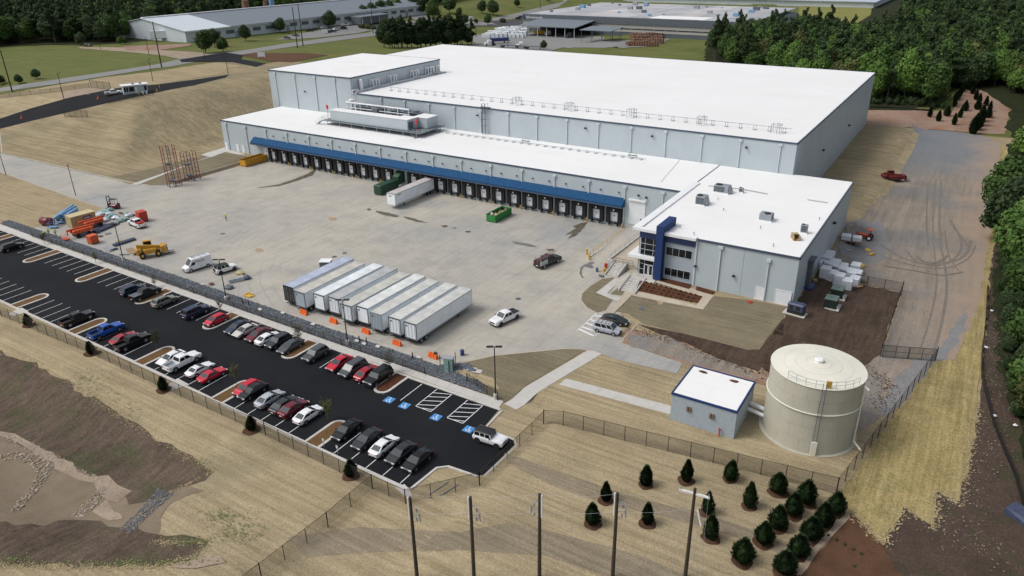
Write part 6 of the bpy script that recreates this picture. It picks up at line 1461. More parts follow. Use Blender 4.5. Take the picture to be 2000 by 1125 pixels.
# forklift
r = empty('forklift', (*at(222,404,.5), .05), radians(200), 'dark red forklift with a black mast facing left', 'forklift')
MB().bev(-1.6, .9, -.6, .6, .35, 1.15, .15).bev(-1.7,-1.0,-.62,.62,.4,1.5,.15).build('body', PAINT['maroon'], r)
mm = MB()
for s in (-.5, .5): mm.box(1.05, 1.2, s-.08, s+.08, .05, 3.3)
for z in (.6, 1.8, 3.2): mm.box(1.05, 1.2, -.5, .5, z, z+.12)
mm.build('mast', M['trim'], r); MB().box(1.2, 2.4, -.45, -.3, .08, .14).box(1.2, 2.4, .3, .45, .08, .14).box(1.2,1.3,-.6,.6,.1,1.3).build('forks', M['trim'], r)
gg = MB()
for q in ((-1.1,-.55),(-1.1,.55),(.6,-.55),(.6,.55)): gg.cyl((q[0],q[1],1.1),(q[0]*.9,q[1]*.9,2.5),.05,n=5)
gg.box(-1.1,.7,-.55,.55,2.5,2.56); gg.build('overhead_guard', M['trim'], r)
for a in (-1.1, .8):
    for s in (-1, 1): MB().cyl((a,s*.6-.14,.38),(a,s*.6+.14,.38),.38,n=12).build('wheel', M['tyre'], r)
# telehandler
def telehandler(x, y, rz, m, label, s=1.0):
    r = empty('telehandler', (x, y, H(x, y)+.05), rz, label, 'telehandler'); r.scale = (s,)*3
    MB().bev(-3.0, 2.1, -.75, .75, .75, 1.45, .12).bev(-3.2,-1.9,-1.15,1.15,.8,2.0,.2).bev(-1.6,1.2,-1.2,-.62,.8,1.75,.15).build('body', M[m], r)
    cb_ = MB().box(-1.4,.5,.45,1.2,1.3,1.4).box(-1.4,.5,.45,1.2,2.7,2.8)
    for q in ((-1.4,.45),(-1.4,1.15),(.45,.45),(.45,1.15)): cb_.box(q[0],q[0]+.07,q[1],q[1]+.07,1.3,2.7)
    c = cb_.build('cab', M[m], r); MB().box(-1.3,.4,.5,1.12,1.42,2.6).build('cab_glass', M['glass'], c)
    MB().loft([[(-2.9,-.55,1.9),(-2.9,-.0,1.9),(-2.9,-.0,2.6),(-2.9,-.55,2.6)],[(3.3,-.5,1.2),(3.3,-.05,1.2),(3.3,-.05,1.75),(3.3,-.5,1.75)]]).build('boom', M[m], r)
    MB().bev(2.2, 3.5, -.9, .9, .6, 1.9, .15).build('boom_head', M[m], r)
    MB().box(3.6,3.75,-.9,.9,.2,1.5).box(3.7,5.1,-.6,-.45,.2,.28).box(3.7,5.1,.45,.6,.2,.28).build('forks', M['trim'], r)
    for a in (-2.0, 1.5):
        for q in (-1, 1):
            w = empty('wheel', (a, q*1.05, .65)); w.parent = r; MB().cyl((0,-.22,0),(0,.22,0),.66,n=16).build('tyre', M['tyre'], w); MB().cyl((0,-.23,0),(0,.23,0),.32,n=10).build('rim', M[m], w)
    return r
telehandler(36.8, -68.0, radians(60), 'yellow_eq', 'large yellow telehandler parked beside the riprap strip', .86).scale = (.9, 1.12, 1.2)
x, y = GX(1744, 342, 172).x, 0; v = G(1744, 344, 0); r = telehandler(v.x, v.y, radians(30), 'tele_red', 'red and black telehandler on the east gravel road near the grass slope', .95)
# orange compact tractor
v = G(1693, 453, .3); r = empty('tractor', (v.x, v.y, H(v.x, v.y)+.05), radians(176), 'orange compact tractor with front loader and canopy on the gravel road', 'tractor')
MB().bev(-.3,1.7,-.42,.42,.6,1.3,.12).bev(-1.2,-.2,-.6,.6,.7,1.1,.1).build('body', M['orange'], r); MB().box(-1.3,.1,-.65,.65,2.45,2.55).build('canopy', M['orange'], r)
cp = MB()
for s in (-.5, .5): cp.cyl((-.9,s,1.0),(-.9,s,2.45),.05,n=5)
cp.build('canopy_post', M['trim'], r); lo = MB()
for s in (-.6, .6): lo.bar((-.1,s,1.2),(2.0,s,1.3),.14).bar((2.0,s,1.3),(2.7,s,.6),.14)
lo.build('loader_arm', M['orange'], r); MB().box(2.6,3.2,-.8,.8,.3,.45).box(2.55,2.65,-.8,.8,.3,.9).build('bucket', M['orange'], r)
for a, rr_ in ((-.8,.68),(1.3,.42)):
    for s in (-1, 1):
        w = empty('wheel', (a, s*.72, rr_)); w.parent = r; MB().cyl((0,-.16,0),(0,.16,0),rr_,n=14).build('tyre', M['tyre'], w); MB().cyl((0,-.17,0),(0,.17,0),rr_*.5,n=10).build('rim', M['white'], w)
# stair scaffold towers
def tower(pa, pb, w, d, h, label):
    A_, B_ = G(*pa, 0), G(*pb, 0); dv = B_-A_; r = empty('rack_tower', (A_.x, A_.y, .05), atan2(dv.y, dv.x), label, 'rack tower'); L = dv.length
    nx, ny = 2, 1
    for i in range(nx+1):
        for j in range(ny+1):
            x, y = L*i/nx, d*j/ny; MB().box(x-.07, x+.07, y-.07, y+.07, 0, h).build('upright', M['red_rack'] if i != 1 else M['steel_blue'], r)
    nz = int(h/1.1)
    for k in range(nz+1):
        z = h*k/nz; b = MB()
        for j in range(ny+1): b.bar((0,d*j,z),(L,d*j,z),.07)
        for i in range(nx+1): b.bar((L*i/nx,0,z),(L*i/nx,d,z),.07)
        if k < nz and k % 2 == 0:
            for i in range(nx+1): b.bar((L*i/nx,0,z),(L*i/nx,d,z+h/nz),.05)
        b.build('beam', M['red_rack'], r)
    for z in (1.4, h*.55): MB().box(L*.1, L*.45, .2, d-.2, z, z+.4).build('shelf_load', M['dark_grey'], r)
tower((333,367),(356,362), 0, 1.8, 11.4, 'taller red steel rack tower standing at the yard edge, left of two')
tower((369,356),(392,350), 0, 1.8, 8.4, 'shorter red steel rack tower, right of two at the yard edge')
# steel frame stacks, lumber, tarps
def stack(pa, pb, wd, n, m, label, hgt=.25, name='steel_stack', cat='steel beams', z0=.05, alt=None):
    A_, B_ = G(*pa, 0), G(*pb, 0); d = B_-A_; r = empty(name, (A_.x, A_.y, H(A_.x, A_.y)+z0), atan2(d.y, d.x), label, cat); L = d.length
    for i in range(n): MB().box(rnd.uniform(0,.3), L-rnd.uniform(0,.3), wd*i/n, wd*i/n+wd/n*.7, .12, .12+hgt*rnd.uniform(.7,1.2)).build('beam', M[alt] if alt and i % 2 else M[m], r)
    for q in (.15, .5, .85): MB().box(L*q-.06, L*q+.06, 0, wd, 0, .12).build('bearer', M['wood'], r)
stack((190,457),(232,439), 1.7, 5, 'steel_blue', 'long dark purple-blue steel frames lying behind the orange boom lifts', .5)
stack((224,483),(268,469), 1.2, 4, 'steel_blue', 'dark steel frame bundle lying alone in front of the light pole', .35, alt='dark_grey')
stack((202,484),(214,493), .9, 4, 'galv', 'pale galvanised sections lying left of the blue bars', .2)
stack((216,492),(233,487), .7, 3, 'steel_blue', 'short blue bars near the riprap strip', .2)
stack((231,499),(252,499), .6, 3, 'galv', 'pale pipes lying beside the foot of the light pole', .2)
stack((228,476),(243,472), .9, 3, 'tan', 'tan boards lying behind the dark steel frame bundle', .25, 'board_stack', 'boards')
stack((194,465),(202,462), 1.0, 2, 'dark_grey', 'small dark plate lying right of the orange generator box', .12)
stack((204,460),(218,457), 1.0, 2, 'grey', 'small grey plate lying in front of the dark purple-blue frames', .12)
stack((246,490),(262,500), 1.4, 4, 'wood', 'loose timber pieces left of the yellow telehandler', .4, 'board_stack', 'boards')
stack((231,418),(262,423), .6, 3, 'wood_red', 'brown timber strip between green tarps and the red box', .3, 'board_stack', 'boards')
stack((1180,497),(1186,492), .3, 2, 'wood', 'x', .1) if False else None
tarps = [(195,421),(203,418),(199,428),(214,420),(221,424),(212,428),(226,428),(209,414),(216,412),(231,430),(236,434),(243,431),(204,432),(207,430),(247,421),(254,423)]
for k, (px, py) in enumerate(tarps):
    p = G(px, py, 0); s = rnd.uniform(.7, 1.2); o = MB().blob((0,0,.35),(s*1.1,s*.8,.45),9,5,.28).build('tarp_bundle', M['teal_wrap'] if k % 3 else M['wrap'], None, (p.x, p.y, .05), rnd.uniform(0,3)); tag(o, 'green-grey tarp-wrapped bundle on the ground between container and forklift' if k % 3 else 'pale wrapped bundle on the ground between container and forklift', 'bundle', 'tarp bundles in the yard' if k % 3 else 'pale bundles in the yard')
# pallets by the off-roader
r = empty('board_pallet', (*at(461,546,.3), .05), radians(63), 'pallet of yellowish boards behind the white off-roader', 'boards')
for i in range(6): MB().box(-1.5,1.5,-.8+i*.27,-.8+i*.27+.22,.1,.75).build('board', M['tan'] if i % 2 else M['block_wall'], r)
MB().box(-1.3,1.3,-.8,.8,0,.1).build('pallet', M['wood'], r)
for (px, py, m, lb) in ((469,534,'tan','tan bag pile behind the pallet of boards'),(482,543,'steel_blue','dark covered bundle right of the pallet of boards'),(447,562,'dark_grey','grey covered bundle near the yellow hoses'),(412,555,'wood_red','small cross of brown blocks in the yard in front of the white van')):
    p = G(px, py, .2); o = MB().blob((0,0,.3),(1.0 if m != 'wood_red' else .6,.8 if m != 'wood_red' else .5,.4 if m != 'wood_red' else .2),9,5,.15).build('bundle', M[m], None, (p.x, p.y, .05)); tag(o, lb, 'bundle')
p = G(487, 578, 0); mb = MB()
for k in range(8):
    t0 = rnd.uniform(0, 6); mb.path([(rnd.uniform(-1.4,1.4), rnd.uniform(-.8,.8), .08+rnd.uniform(0,.2)) for q in range(4)], .09, 5)
o = mb.build('yellow_hose', M['yellow'], None, (p.x, p.y, .05)); tag(o, 'tangle of bright yellow hose at the yard edge by two black posts', 'hose')
# orange water barriers
bar_lab = ['orange plastic barrier at the rear of the leftmost trailers','orange plastic barrier left of the light pole','orange plastic barrier right of the light pole','orange plastic barrier behind the rightmost trailers','orange plastic barrier with a black bag, beside the grey cabinet']
for k, (px, py) in enumerate(((594,614),(652,631),(715,651),(776,674),(846,699))):
    p = G(px, py, 0); r = empty('water_barrier', (p.x, p.y, .05), -.08, bar_lab[k], 'barrier')
    for i in (-1, 0, 1): MB().loft([[(i*.62-.3,-.3,0),(i*.62+.3,-.3,0),(i*.62+.3,.3,0),(i*.62-.3,.3,0)],[(i*.62-.28,-.25,.3),(i*.62+.28,-.25,.3),(i*.62+.28,.25,.3),(i*.62-.28,.25,.3)],[(i*.62-.24,-.1,.9),(i*.62+.24,-.1,.9),(i*.62+.24,.1,.9),(i*.62-.24,.1,.9)]]).build('barrier_segment', M['orange_pl'], r)
    if k == 4: MB().blob((.5,.1,.95),(.4,.3,.22),8,4,.2).build('bag', M['trim'], r)
blab = ['left','right']
for k, (px, py, h_) in enumerate(((474,592,1.3),(486,595,1.3),(702,666,1.2),(716,670,1.2),(806,700,1.3))):
    p = G(px, py, -.1); bollard(p.x, p.y, h_, ['black post at the yard edge near the yellow hose, left one','black post at the yard edge near the yellow hose, right one','black post right of the light pole, left one','black post right of the light pole, right one','single black post beside the last orange barriers'][k], None, 'pole_black', .09)
for k, (px, py) in enumerate(((120,474),(195,499),(288,532),(350,548),(396,561),(553,616),(612,637),(738,680),(818,703),(697,668),(711,673),(508,606))):
    p = G(px, py, -.3); s = .42; sheet('concrete_pad', [(p.x-s,p.y-.22),(p.x+s,p.y-.22),(p.x+s,p.y+.22),(p.x-s,p.y+.22)], M['concrete_walk'], .42, 0) if k > 3 else None
# grey cabinet (switchgear) at the end of the riprap
A_ = G(862, 722, -.2); r = empty('utility_cabinet', (A_.x+.9, A_.y+.9, H(A_.x, A_.y)), .35, 'tall grey-green utility cabinet behind bollards at the riprap corner', 'cabinet')
MB().bev(-.75,.75,-.5,.5,0,2.3,.06).build('casing', M['transformer'], r); MB().box(-.8,.8,-.55,.55,2.3,2.42).build('lid', M['galv'], r); MB().box(-.7,.7,-.53,-.5,.2,2.2).build('door', M['teal_wrap'], r)
for k, (px, py) in enumerate(((877,724),(860,716),(890,712))):
    p = G(px, py, -.2); bollard(p.x, p.y, 2.0, 'thin dark post standing round the grey-green cabinet', 'posts round the cabinet', 'fence_post', .06)
p = G(903, 694, 0); o = MB().cyl((0,0,0),(0,0,.95),.33,n=14).cyl((0,0,.3),(0,0,.36),.35,n=14).cyl((0,0,.62),(0,0,.68),.35,n=14).build('drum', M['sign_blue'], None, (p.x, p.y, .05)); tag(o, 'blue plastic drum at the corner of the riprap and the straw lawn', 'drum')
for k, (px, py, m, lb, h_) in enumerate(((1183,524,'red','red drum by the ramp foot','x'),(1180,533,'yellow','yellow drum','x'))):
    p = G(px, py, 0); o = MB().cyl((0,0,0),(0,0,1.0),.32,n=12).cyl((0,0,.45),(0,0,.5),.34,n=12).build('drum', M[m], None, (p.x, p.y, .06)); tag(o, ['red drum standing by the entrance stairs near the ramp','yellow drum in front of the red drum near the entrance stairs'][k], 'drum')
p = G(1166, 531, 0); o = MB().cyl((0,0,0),(0,0,.8),.26,.3,n=12).build('trash_can', M['dark_grey'], None, (p.x, p.y, .06)); tag(o, 'small dark trash can left of the yellow and red drums', 'trash can')
p = G(1174, 541, 0); o = MB().blob((0,0,.2),(.7,.4,.25),8,4,.3).build('debris', M['dark_grey'], None, (p.x, p.y, .06)); tag(o, 'small heap of dark debris below the drums', 'debris')
# white table-like cart behind the trailers
p = G(637, 520, .3); r = empty('tool_cart', (p.x, p.y, .05), .5, 'white-topped cart with dark legs behind the leftmost parked trailer', 'cart')
MB().box(-1.2,1.2,-1.0,1.0,1.5,1.6).build('top', M['white'], r); MB().box(-1.1,1.1,-.9,.9,.4,1.3).build('rack', M['dark_grey'], r)
for a in (-1, 1):
    for s in (-.8, .8): MB().cyl((a*1.05,s,0),(a*1.05,s,1.5),.05,n=5).build('leg', M['dark_grey'], r)
# wrapped pallets by the east wall
pw = [(1612,512,1),(1630,515,.9),(1646,517,.9),(1671,516,1.1),(1608,522,.8),(1624,525,.9),(1640,526,.9),(1655,528,1),(1672,534,1.1),(1609,540,1.1),(1623,543,1),(1637,549,1.15),(1653,556,1),(1663,534,1.1),(1618,504,1),(1668,545,.9)]
pl_lab = ['back row','front row']
for k, (px, py, hh) in enumerate(pw):
    p = G(px, py+8, -.3); r = empty('wrapped_pallet', (p.x, p.y, H(p.x, p.y)+.05), .03*((k*7) % 5-2), 'white shrink-wrapped pallet load standing between the east wall and the gravel', 'pallet load', 'wrapped pallets by the east wall'); r.scale = (1.45, 1.4, 1.35)
    MB().box(-.62,.62,-.75,.75,0,.14).build('pallet', M['wood'], r); MB().bev(-.66,.66,-.8,.8,.14,1.5*hh,.08).build('wrapped_load', M['wrap'], r)
# pallets of lumber, yellow bits
for k, (px, py, a) in enumerate(((1680,552,.3),(1688,545,-.4),(1676,560,.9))):
    p = G(px, py, -.5); r = empty('wood_pallet', (p.x, p.y, H(p.x, p.y)+.05+.16*k), a, ['empty wooden pallet right of the wrapped loads','wooden pallet leaning out from the pile, farthest right','wooden pallet at the front of the pile by the soil edge'][k], 'pallet')
    for i in range(7): MB().box(-.6+i*.18,-.6+i*.18+.12,-.6,.6,.1,.13).build('board', M['wood'], r)
    for s in (-.5,0,.45): MB().box(-.6,.6,s,s+.08,0,.1).build('runner', M['wood'], r)
for k, (px, py) in enumerate(((1695,484),(1703,492),(1685,515))):
    p = G(px, py, -.9); o = MB().blob((0,0,.2),(.8,.45,.3),8,4,.35).build('yellow_cover', M['yellow'], None, (p.x, p.y, H(p.x, p.y)+.05), k); tag(o, ['yellow sheet lying on the blue gravel, farthest back','yellow sheet lying on the gravel, middle one','yellow strap heap right of the wrapped pallets'][k], 'sheet')
v = G(1661, 476, -.8); r = empty('equipment_trailer', (v.x, v.y, H(v.x, v.y)+.05), .12, 'low trailer carrying pale grey equipment behind the wrapped pallets', 'trailer')
MB().box(-2.2,2.2,-1.1,1.1,.5,.9).build('deck', M['wood_red'], r); MB().bev(-2.1,-.1,-1,1,.9,1.9,.1).bev(.2,2.1,-1,1,.9,1.8,.1).build('load', M['wrap'], r)
for a in (-.5,.5):
    for s in (-1,1): MB().cyl((a,s*1.15-.1,.36),(a,s*1.15+.1,.36),.36,n=12).build('wheel', M['tyre'], r)
MB().bar((2.2,0,.5),(3.6,0,.4),.1).build('drawbar', M['galv'], r)
v = G(1654, 490, -.8); o = MB().path([(-1.2,-.3,.1),(1.1,.5,.15)],.12,6).path([(-.8,.4,.1),(.2,-.5,.2)],.15,6).build('scrap_pipe', M['galv'], None, (v.x, v.y, H(v.x, v.y)+.05)); tag(o, 'grey scrap pipes on the gravel between trailer and wrapped pallets', 'pipes')
# transformers and generator on pads
for k, (px, py) in enumerate(((1622,604),(1634,583))):
    p = G(px, py, .3); r = empty('transformer', (p.x, p.y+.4, H(p.x, p.y)+.05), 0, ['green transformer nearer to the camera on a concrete pad in the dark soil','green transformer farther from the camera on a concrete pad'][k], 'transformer')
    MB().box(-1.5,1.5,-1.6,1.4,0,.15).build('pad', M['concrete_walk'], r); MB().box(-1.15,.95,-1.2,1.0,.15,1.75).build('tank', M['transformer_dk'], r); MB().bev(-1.2,1.0,-1.25,1.05,1.75,1.95,.05).build('lid', M['transformer'], r); MB().box(-.4,.2,-.3,.2,1.95,1.99).build('hatch', M['dark_grey'], r)
    MB().cyl((1.15,-.9,.15),(1.15,-.9,.8),.12,n=8).build('meter', M['wrap'], r)
p = G(1552, 619, .5); r = empty('generator', (p.x, p.y, H(p.x, p.y)+.05), -.12, 'dark grey standby generator on a pad beside the office corner', 'generator')
MB().box(-1.9,1.9,-1.2,1.0,0,.15).build('pad', M['concrete_walk'], r); MB().box(-1.3,1.5,-.75,.65,.15,.75).build('fuel_tank', M['trim'], r); MB().bev(-1.35,1.55,-.8,.7,.8,2.1,.2).build('enclosure', M['steel_blue'], r); MB().box(-.9,-.3,-.83,-.8,1.0,1.7).box(.2,.9,-.83,-.8,1.0,1.7).build('louvre', M['trim'], r)
p = G(1590, 557, 0); o = MB().bev(-.4,.4,-.3,.3,0,.45,.05).build('cardboard_box', M['wood'], None, (p.x, p.y, H(p.x, p.y)+.05), .6); tag(o, 'small cardboard box on the soil by the east wall', 'box')
p = G(1464, 593, 1); o = MB().blob((0,0,.12),(.6,.4,.16),8,4,.3).build('red_netting', M['red'], None, (p.x, p.y, H(p.x, p.y)+.05)); tag(o, 'small heap of red netting on the lawn below the white door', 'netting')
for k, (px, py) in enumerate(((1012,584),(653,502),(415,456) if False else (673,495),(1254,604),(1038,640) if False else (435,457))):
    p = T(px, py); o = MB().cyl((0,0,0),(0,0,.03),.55,n=18).build('manhole_cover', M['dark_grey'], None, (p.x, p.y, p.z+.06)); tag(o, 'round dark manhole cover set into the ground', 'manhole cover', 'manhole covers')
p = T(1020,728) if False else None

# ------------------------------------------------------------------ fences
def fence(pts, label, h=2.2, step=3.0, gate=False):
    pts = [Vector(p[:2]) for p in pts]; r = empty('chain_link_fence', (pts[0].x, pts[0].y, H(*pts[0])), 0, label, 'fence'); o = Vector((pts[0].x, pts[0].y, H(*pts[0])))
    post = FP['m'] if h == 2.2 else MB().cyl((0,0,0),(0,0,h+.05),.05,n=6).mesh('fence_post', M['fence_post'])
    prev = None
    for a, b in zip(pts, pts[1:]):
        L = (b-a).length; n = max(1, int(round(L/step)))
        for i in range(n+1):
            q = a.lerp(b, i/n); P = Vector((q.x, q.y, H(q.x, q.y)))-o
            if i or prev is None: inst('fence_post', post, r, P, sc=(1.5,1.5,1.03) if i in (0, n) else None)
            if i:
                MB().quad(prev+Vector((0,0,.04)), P+Vector((0,0,.04)), P+Vector((0,0,h-.03)), prev+Vector((0,0,h-.03))).build('mesh_panel', M['chain'], r)
                MB().cyl(prev+Vector((0,0,h)), P+Vector((0,0,h)), .028, n=4).build('top_rail', M['fence_post'], r)
            prev = P
    return r
FP = {'m': MB().cyl((0,0,0),(0,0,2.25),.045,n=6).mesh('fence_post', M['fence_post'])}
fence([(18,-99.0),(37.4,-99.6),(65,-99.2),(87,-99.6),(109,-99.8),(129.3,-100.6)], 'dark chain-link fence running below the lower kerb of the parking lot')
fence([(129.3,-100.6),(128.9,-108),(128.4,-117.5),(128,-124)], 'dark chain-link fence branching down the lower straw field')
fence([(129.3,-100.6),(134.6,-100.6),(140.5,-93.3)], 'short chain-link fence round the bottom corner of the parking lot')
fence([(140.5,-93.3),(140.9,-77.9)], 'chain-link fence along the right end of the parking lot', 2.2)
fence([(140.9,-77.9),(178.7,-73.0)], 'chain-link fence between the tank yard and the evergreen plantings', 2.4)
fence([(178.7,-73.0),(186.0,-31.8)], 'chain-link fence along the hay strip beside the water tank', 2.4)
fence([(178.4,-34.8),(178.2,-3.8)], 'chain-link fence between dark soil and the gravel road', 2.2)
fence([(178.2,-3.8),(172,-4.1),(163.4,-4.3)], 'chain-link fence between dark soil and the wrapped pallets', 2.0)
# double gate
def gate(a, b, label):
    a, b = Vector(a), Vector(b); r = empty('double_gate', (a.x, a.y, H(a.x, a.y)), atan2(b.y-a.y, b.x-a.x), label, 'gate'); L = (b-a).length
    for k in (0, 1):
        x0, x1 = L*k/2+.06, L*(k+1)/2-.06; f = MB().path([(x0,0,.1),(x1,0,.1),(x1,0,2.2),(x0,0,2.2),(x0,0,.1)],.045,6).cyl((x0,0,1.15),(x1,0,1.15),.035,n=6).cyl(((x0+x1)/2,0,.1),((x0+x1)/2,0,2.2),.04,n=6)
        fo = f.build('gate_leaf', M['fence_post'], r); MB().quad((x0,0.01,.1),(x1,.01,.1),(x1,.01,2.2),(x0,.01,2.2)).build('mesh_panel', M['chain'], fo)
gate((178.6,-34.9), (185.9,-32.1), 'double chain-link gate across the gravel behind the water tank')
hl = [(-150,2),(-120,-6)]
A_ = [T(*p) for p in ((0,193),(60,186),(120,180),(175,172))]; fence([p.to_2d() for p in A_], 'thin low fence line on the straw beside the public road', 1.8, 5)
A_ = [T(*p) for p in ((178,172),(217,176))]; fence([p.to_2d() for p in A_], 'dark framed fence section beside the hilltop road', 3.0, 4)
A_ = [T(*p) for p in ((127,229),(172,230))]; fence([p.to_2d() for p in A_], 'chain-link fence section on the crest below the hilltop road', 2.6, 3)
A_ = [T(*p) for p in ((213,203),(260,194),(300,186))]; fence([p.to_2d() for p in A_], 'short fence on the crest below the gatehouse', 1.2, 4)
A_ = [G(912,742,-.4), G(972,778,-.4)]; fence([p.to_2d() for p in A_], 'short fence section behind the tall light pole at the path corner', 1.5, 2.5)
A_ = [(0,-74.3),(60,-74.9),(100,-75.5),(118,-75.6)]; fence(A_, 'thin grey fence line standing in the riprap strip', 1.3, 4.2)
# loose poles lying by the corner
for k, (a, b) in enumerate((((838,967),(874,943)),((860,969),(895,947)))):
    A_, B_ = T(*a), T(*b); o = MB().cyl((0,0,.1), (B_.x-A_.x, B_.y-A_.y, B_.z-A_.z+.1), .08, n=7).build('loose_pole', M['galv'], None, (A_.x, A_.y, A_.z)); tag(o, ['grey pole lying on the straw by the lot corner, left of two','grey pole lying on the straw by the lot corner, right of two'][k], 'pole')

# ------------------------------------------------------------------ poles
def light_pole(bx, by, h, heads, label, base=True, ang=.45, r0=.11, grp=None, z=None):
    z = H(bx, by) if z is None else z; r = empty('light_pole', (bx, by, z), ang, label, 'light pole', grp)
    zb = .95 if base else 0
    if base: MB().cyl((0,0,-.3),(0,0,zb),.33,n=14).build('concrete_base', M['concrete_walk'], r)
    MB().cyl((0,0,zb),(0,0,h),r0,r0*.65,n=8).build('pole', M['pole_black'], r)
    for s in ((-1, 1) if heads == 2 else (1,)):
        MB().bev(min(s*.15, s*1.15), max(s*.15, s*1.15), -.2, .2, h-.02, h+.14, .04).build('lamp_head', M['pole_black'], r); MB().bar((0,0,h),(s*.3,0,h+.06),.07).build('arm', M['pole_black'], r)
    return r
LP = (((968,771),8.9,2,'tall black twin-headed light pole at the path corner by the straw lawn'),((679,667),8.6,2,'black twin-headed light pole in the riprap in front of the trailers'),((442.5,582),8.5,2,'black twin-headed light pole in the riprap beside the white off-roader'),((242.5,509),8.4,2,'black light pole in the riprap near the yellow telehandler'),)
for (b, h, n, lb) in LP:
    p = G(b[0], b[1]+4, -.4); light_pole(p.x, p.y, h, n, lb, z=H(p.x, p.y), ang=.55)
for (b, lb) in (((148,382),'black light pole beside the drive in the left straw field'),((12,342),'black light pole beside the drive at the left image edge')):
    p = G(*b, 0); light_pole(p.x, p.y, 8.3, 1, lb, base=False, ang=2.6)
for k, (b, h, lb) in enumerate((((299,159),9,'black light pole behind the gatehouse on the hill'),((125,193),9.5,'black light pole left on the hilltop road'),((446,145),8.5,'black light pole at the end of the hilltop road'),((401,120),7.5,'light pole at the road junction'),((291,107),8.5,'light pole by the gravel yard left of the tall power pole'),((197,97),7,'small light pole by the far lane'))):
    p = T(*b); light_pole(p.x, p.y, h, 1, lb, base=False, ang=1.0, r0=.13)
def util_pole(x, y, h, label, cross=None, grp=None, r0=.2, hw=True, z=None, rz=0.0):
    z = H(x, y) if z is None else z; r = empty('utility_pole', (x, y, z), rz, label, 'utility pole', grp)
    MB().cyl((0,0,-.5),(0,0,h),r0,r0*.68,n=9).build('pole', M['wood_pole'], r)
    if hw:
        MB().cyl((-.24,0,h-.1),(-.24,0,h-2.9),.09,n=7).build('conduit', M['white'], r)
        MB().path([(0,0,h-1.1),(.75,.15,h-1.0)],.05,5).path([(0,0,h-2.4),(.9,.15,h-2.1)],.05,5).build('bracket', M['grey'], r)
        for q in ((.55,-1.3),(.85,-1.9),(.5,-2.5),(.9,-2.4)): MB().cyl((q[0],.1,h+q[1]),(q[0]+.08,.1,h+q[1]-.45),.08,n=7).build('insulator', M['grey'], r)
        MB().path([(.55,.1,h-1.3),(.95,.2,h-1.9),(.6,.1,h-2.9),(.1,.1,h-3.2)],.025,4).build('jumper_wire', M['grey'], r)
    if cross:
        MB().box(-cross,cross,-.09,.09,h-.75,h-.55).build('crossarm', M['white'], r)
        for q in (-cross+.1, cross-.1, 0): MB().cyl((q,0,h-.55),(q,0,h-.2),.06,n=6).build('insulator', M['grey'], r)
        MB().cyl((.5,0,h-2.6),(1.0,-.1,h-4.3),.1,n=6).build('conduit', M['white'], r)
    return r
UP_ = ((143.5,-109.5,'leftmost wooden utility pole at the bottom edge, before the fence corner'),(148.7,-106.4,'second wooden utility pole from the left at the bottom edge'),(154.6,-102.8,'middle wooden utility pole at the bottom edge'),(161.2,-98.8,'fourth wooden utility pole at the bottom edge, left of the one with a crossarm'),(167.7,-94.8,'wooden utility pole with a white crossarm among the evergreens'))
for k, (x, y, lb) in enumerate(UP_):
    util_pole(x, y, 11.2 if k < 4 else 11.7, lb, cross=1.5 if k == 4 else None, hw=k < 4, rz=.1 if k != 2 else pi, r0=.22, z=H(x, y) if k < 3 else 0)
tops = [Vector((x, y, 11.1)) for x, y, _ in UP_]
def wire(a, b, sag, label, grp, r=.012, m='galv'):
    n = 14; mb = MB(); a, b = Vector(a), Vector(b); pts = [a.lerp(b, i/n)-Vector((0,0,sag*4*(i/n)*(1-i/n))) for i in range(n+1)]
    o = mb.path([p-a for p in pts], r, 3).build('power_line', M[m], None, a); tag(o, label, 'wire', grp); return o
for a, b in zip(tops, tops[1:]):
    for dz in (0, -2.2): wire(a+Vector((0,0,dz)), b+Vector((0,0,dz+(.3 if b is tops[-1] else 0))), .35, 'thin wire strung between two of the bottom utility poles', 'wires between the bottom utility poles')
for dx in (-1.4, -.7, .8, 1.4): wire(tops[-1]+Vector((dx, 0, .2)), (171+dx*1.5+2, -118, 9.5), .3, 'thin wire running down from the crossarm pole out of the picture', 'wires from the crossarm pole', .014)
for (b, t, lb) in (((24,179),(0,98),'tall power pole at the left edge by the public road'),((316,132),(299,42),'tall power pole in front of the far white trailer'),((581,93),(578,14),'power pole left of two beside the far road'),((592,90),(573,8),'power pole right of two beside the far road'),((729,66),(722,0),'power pole beside the row of dark pines'),((1055,17),(1054,-8),'power pole by the far plant roof corner'),((930,73),(931,50),'power pole left of the white bundles'),((992,91),(990,62),'power pole on the far plant yard'),((862,30),(861,6),'pale pole by the far roadside trees')):
    p = T(*b); lo, hi = 4, 40
    for _ in range(30):
        m_ = (lo+hi)/2
        if proj(p.x, p.y, p.z+m_)[1] > t[1]: lo = m_
        else: hi = m_
    util_pole(p.x, p.y, min(lo, 30), lb, hw=False, r0=.28, cross=None)
# signs
def sign(px, py, h, w, hh, m, label, ang=0.0, dz=0.0):
    p = T(px, py); r = empty('sign', (p.x, p.y, p.z), ang, label, 'sign'); MB().cyl((0,0,0),(0,0,h),.04,n=6).build('post', M['galv'], r); MB().box(-w/2,w/2,-.03,-.01,h-hh,h).build('sign_panel', M[m], r); return r
sign(917,741, 2.1, .35, .55, 'paint_blue', 'small blue and white accessible parking sign at the riprap edge')
for k, (px, py) in enumerate(((633,874),(660,888))): sign(px, py, 1.5, .3, .45, 'white', ['small white sign on a post below the lower kerb, left of two','small white sign on a post below the lower kerb, right of two'][k])
p = T(511,113); r = empty('sign', (p.x, p.y, p.z), .6, 'white sign board standing on the brown mulch area by the far road', 'sign'); MB().box(-1.8,1.8,-.1,.1,.6,2.6).build('sign_panel', M['white'], r); MB().box(-1.6,-1.4,-.08,.08,0,.6).box(1.4,1.6,-.08,.08,0,.6).build('post', M['white'], r)
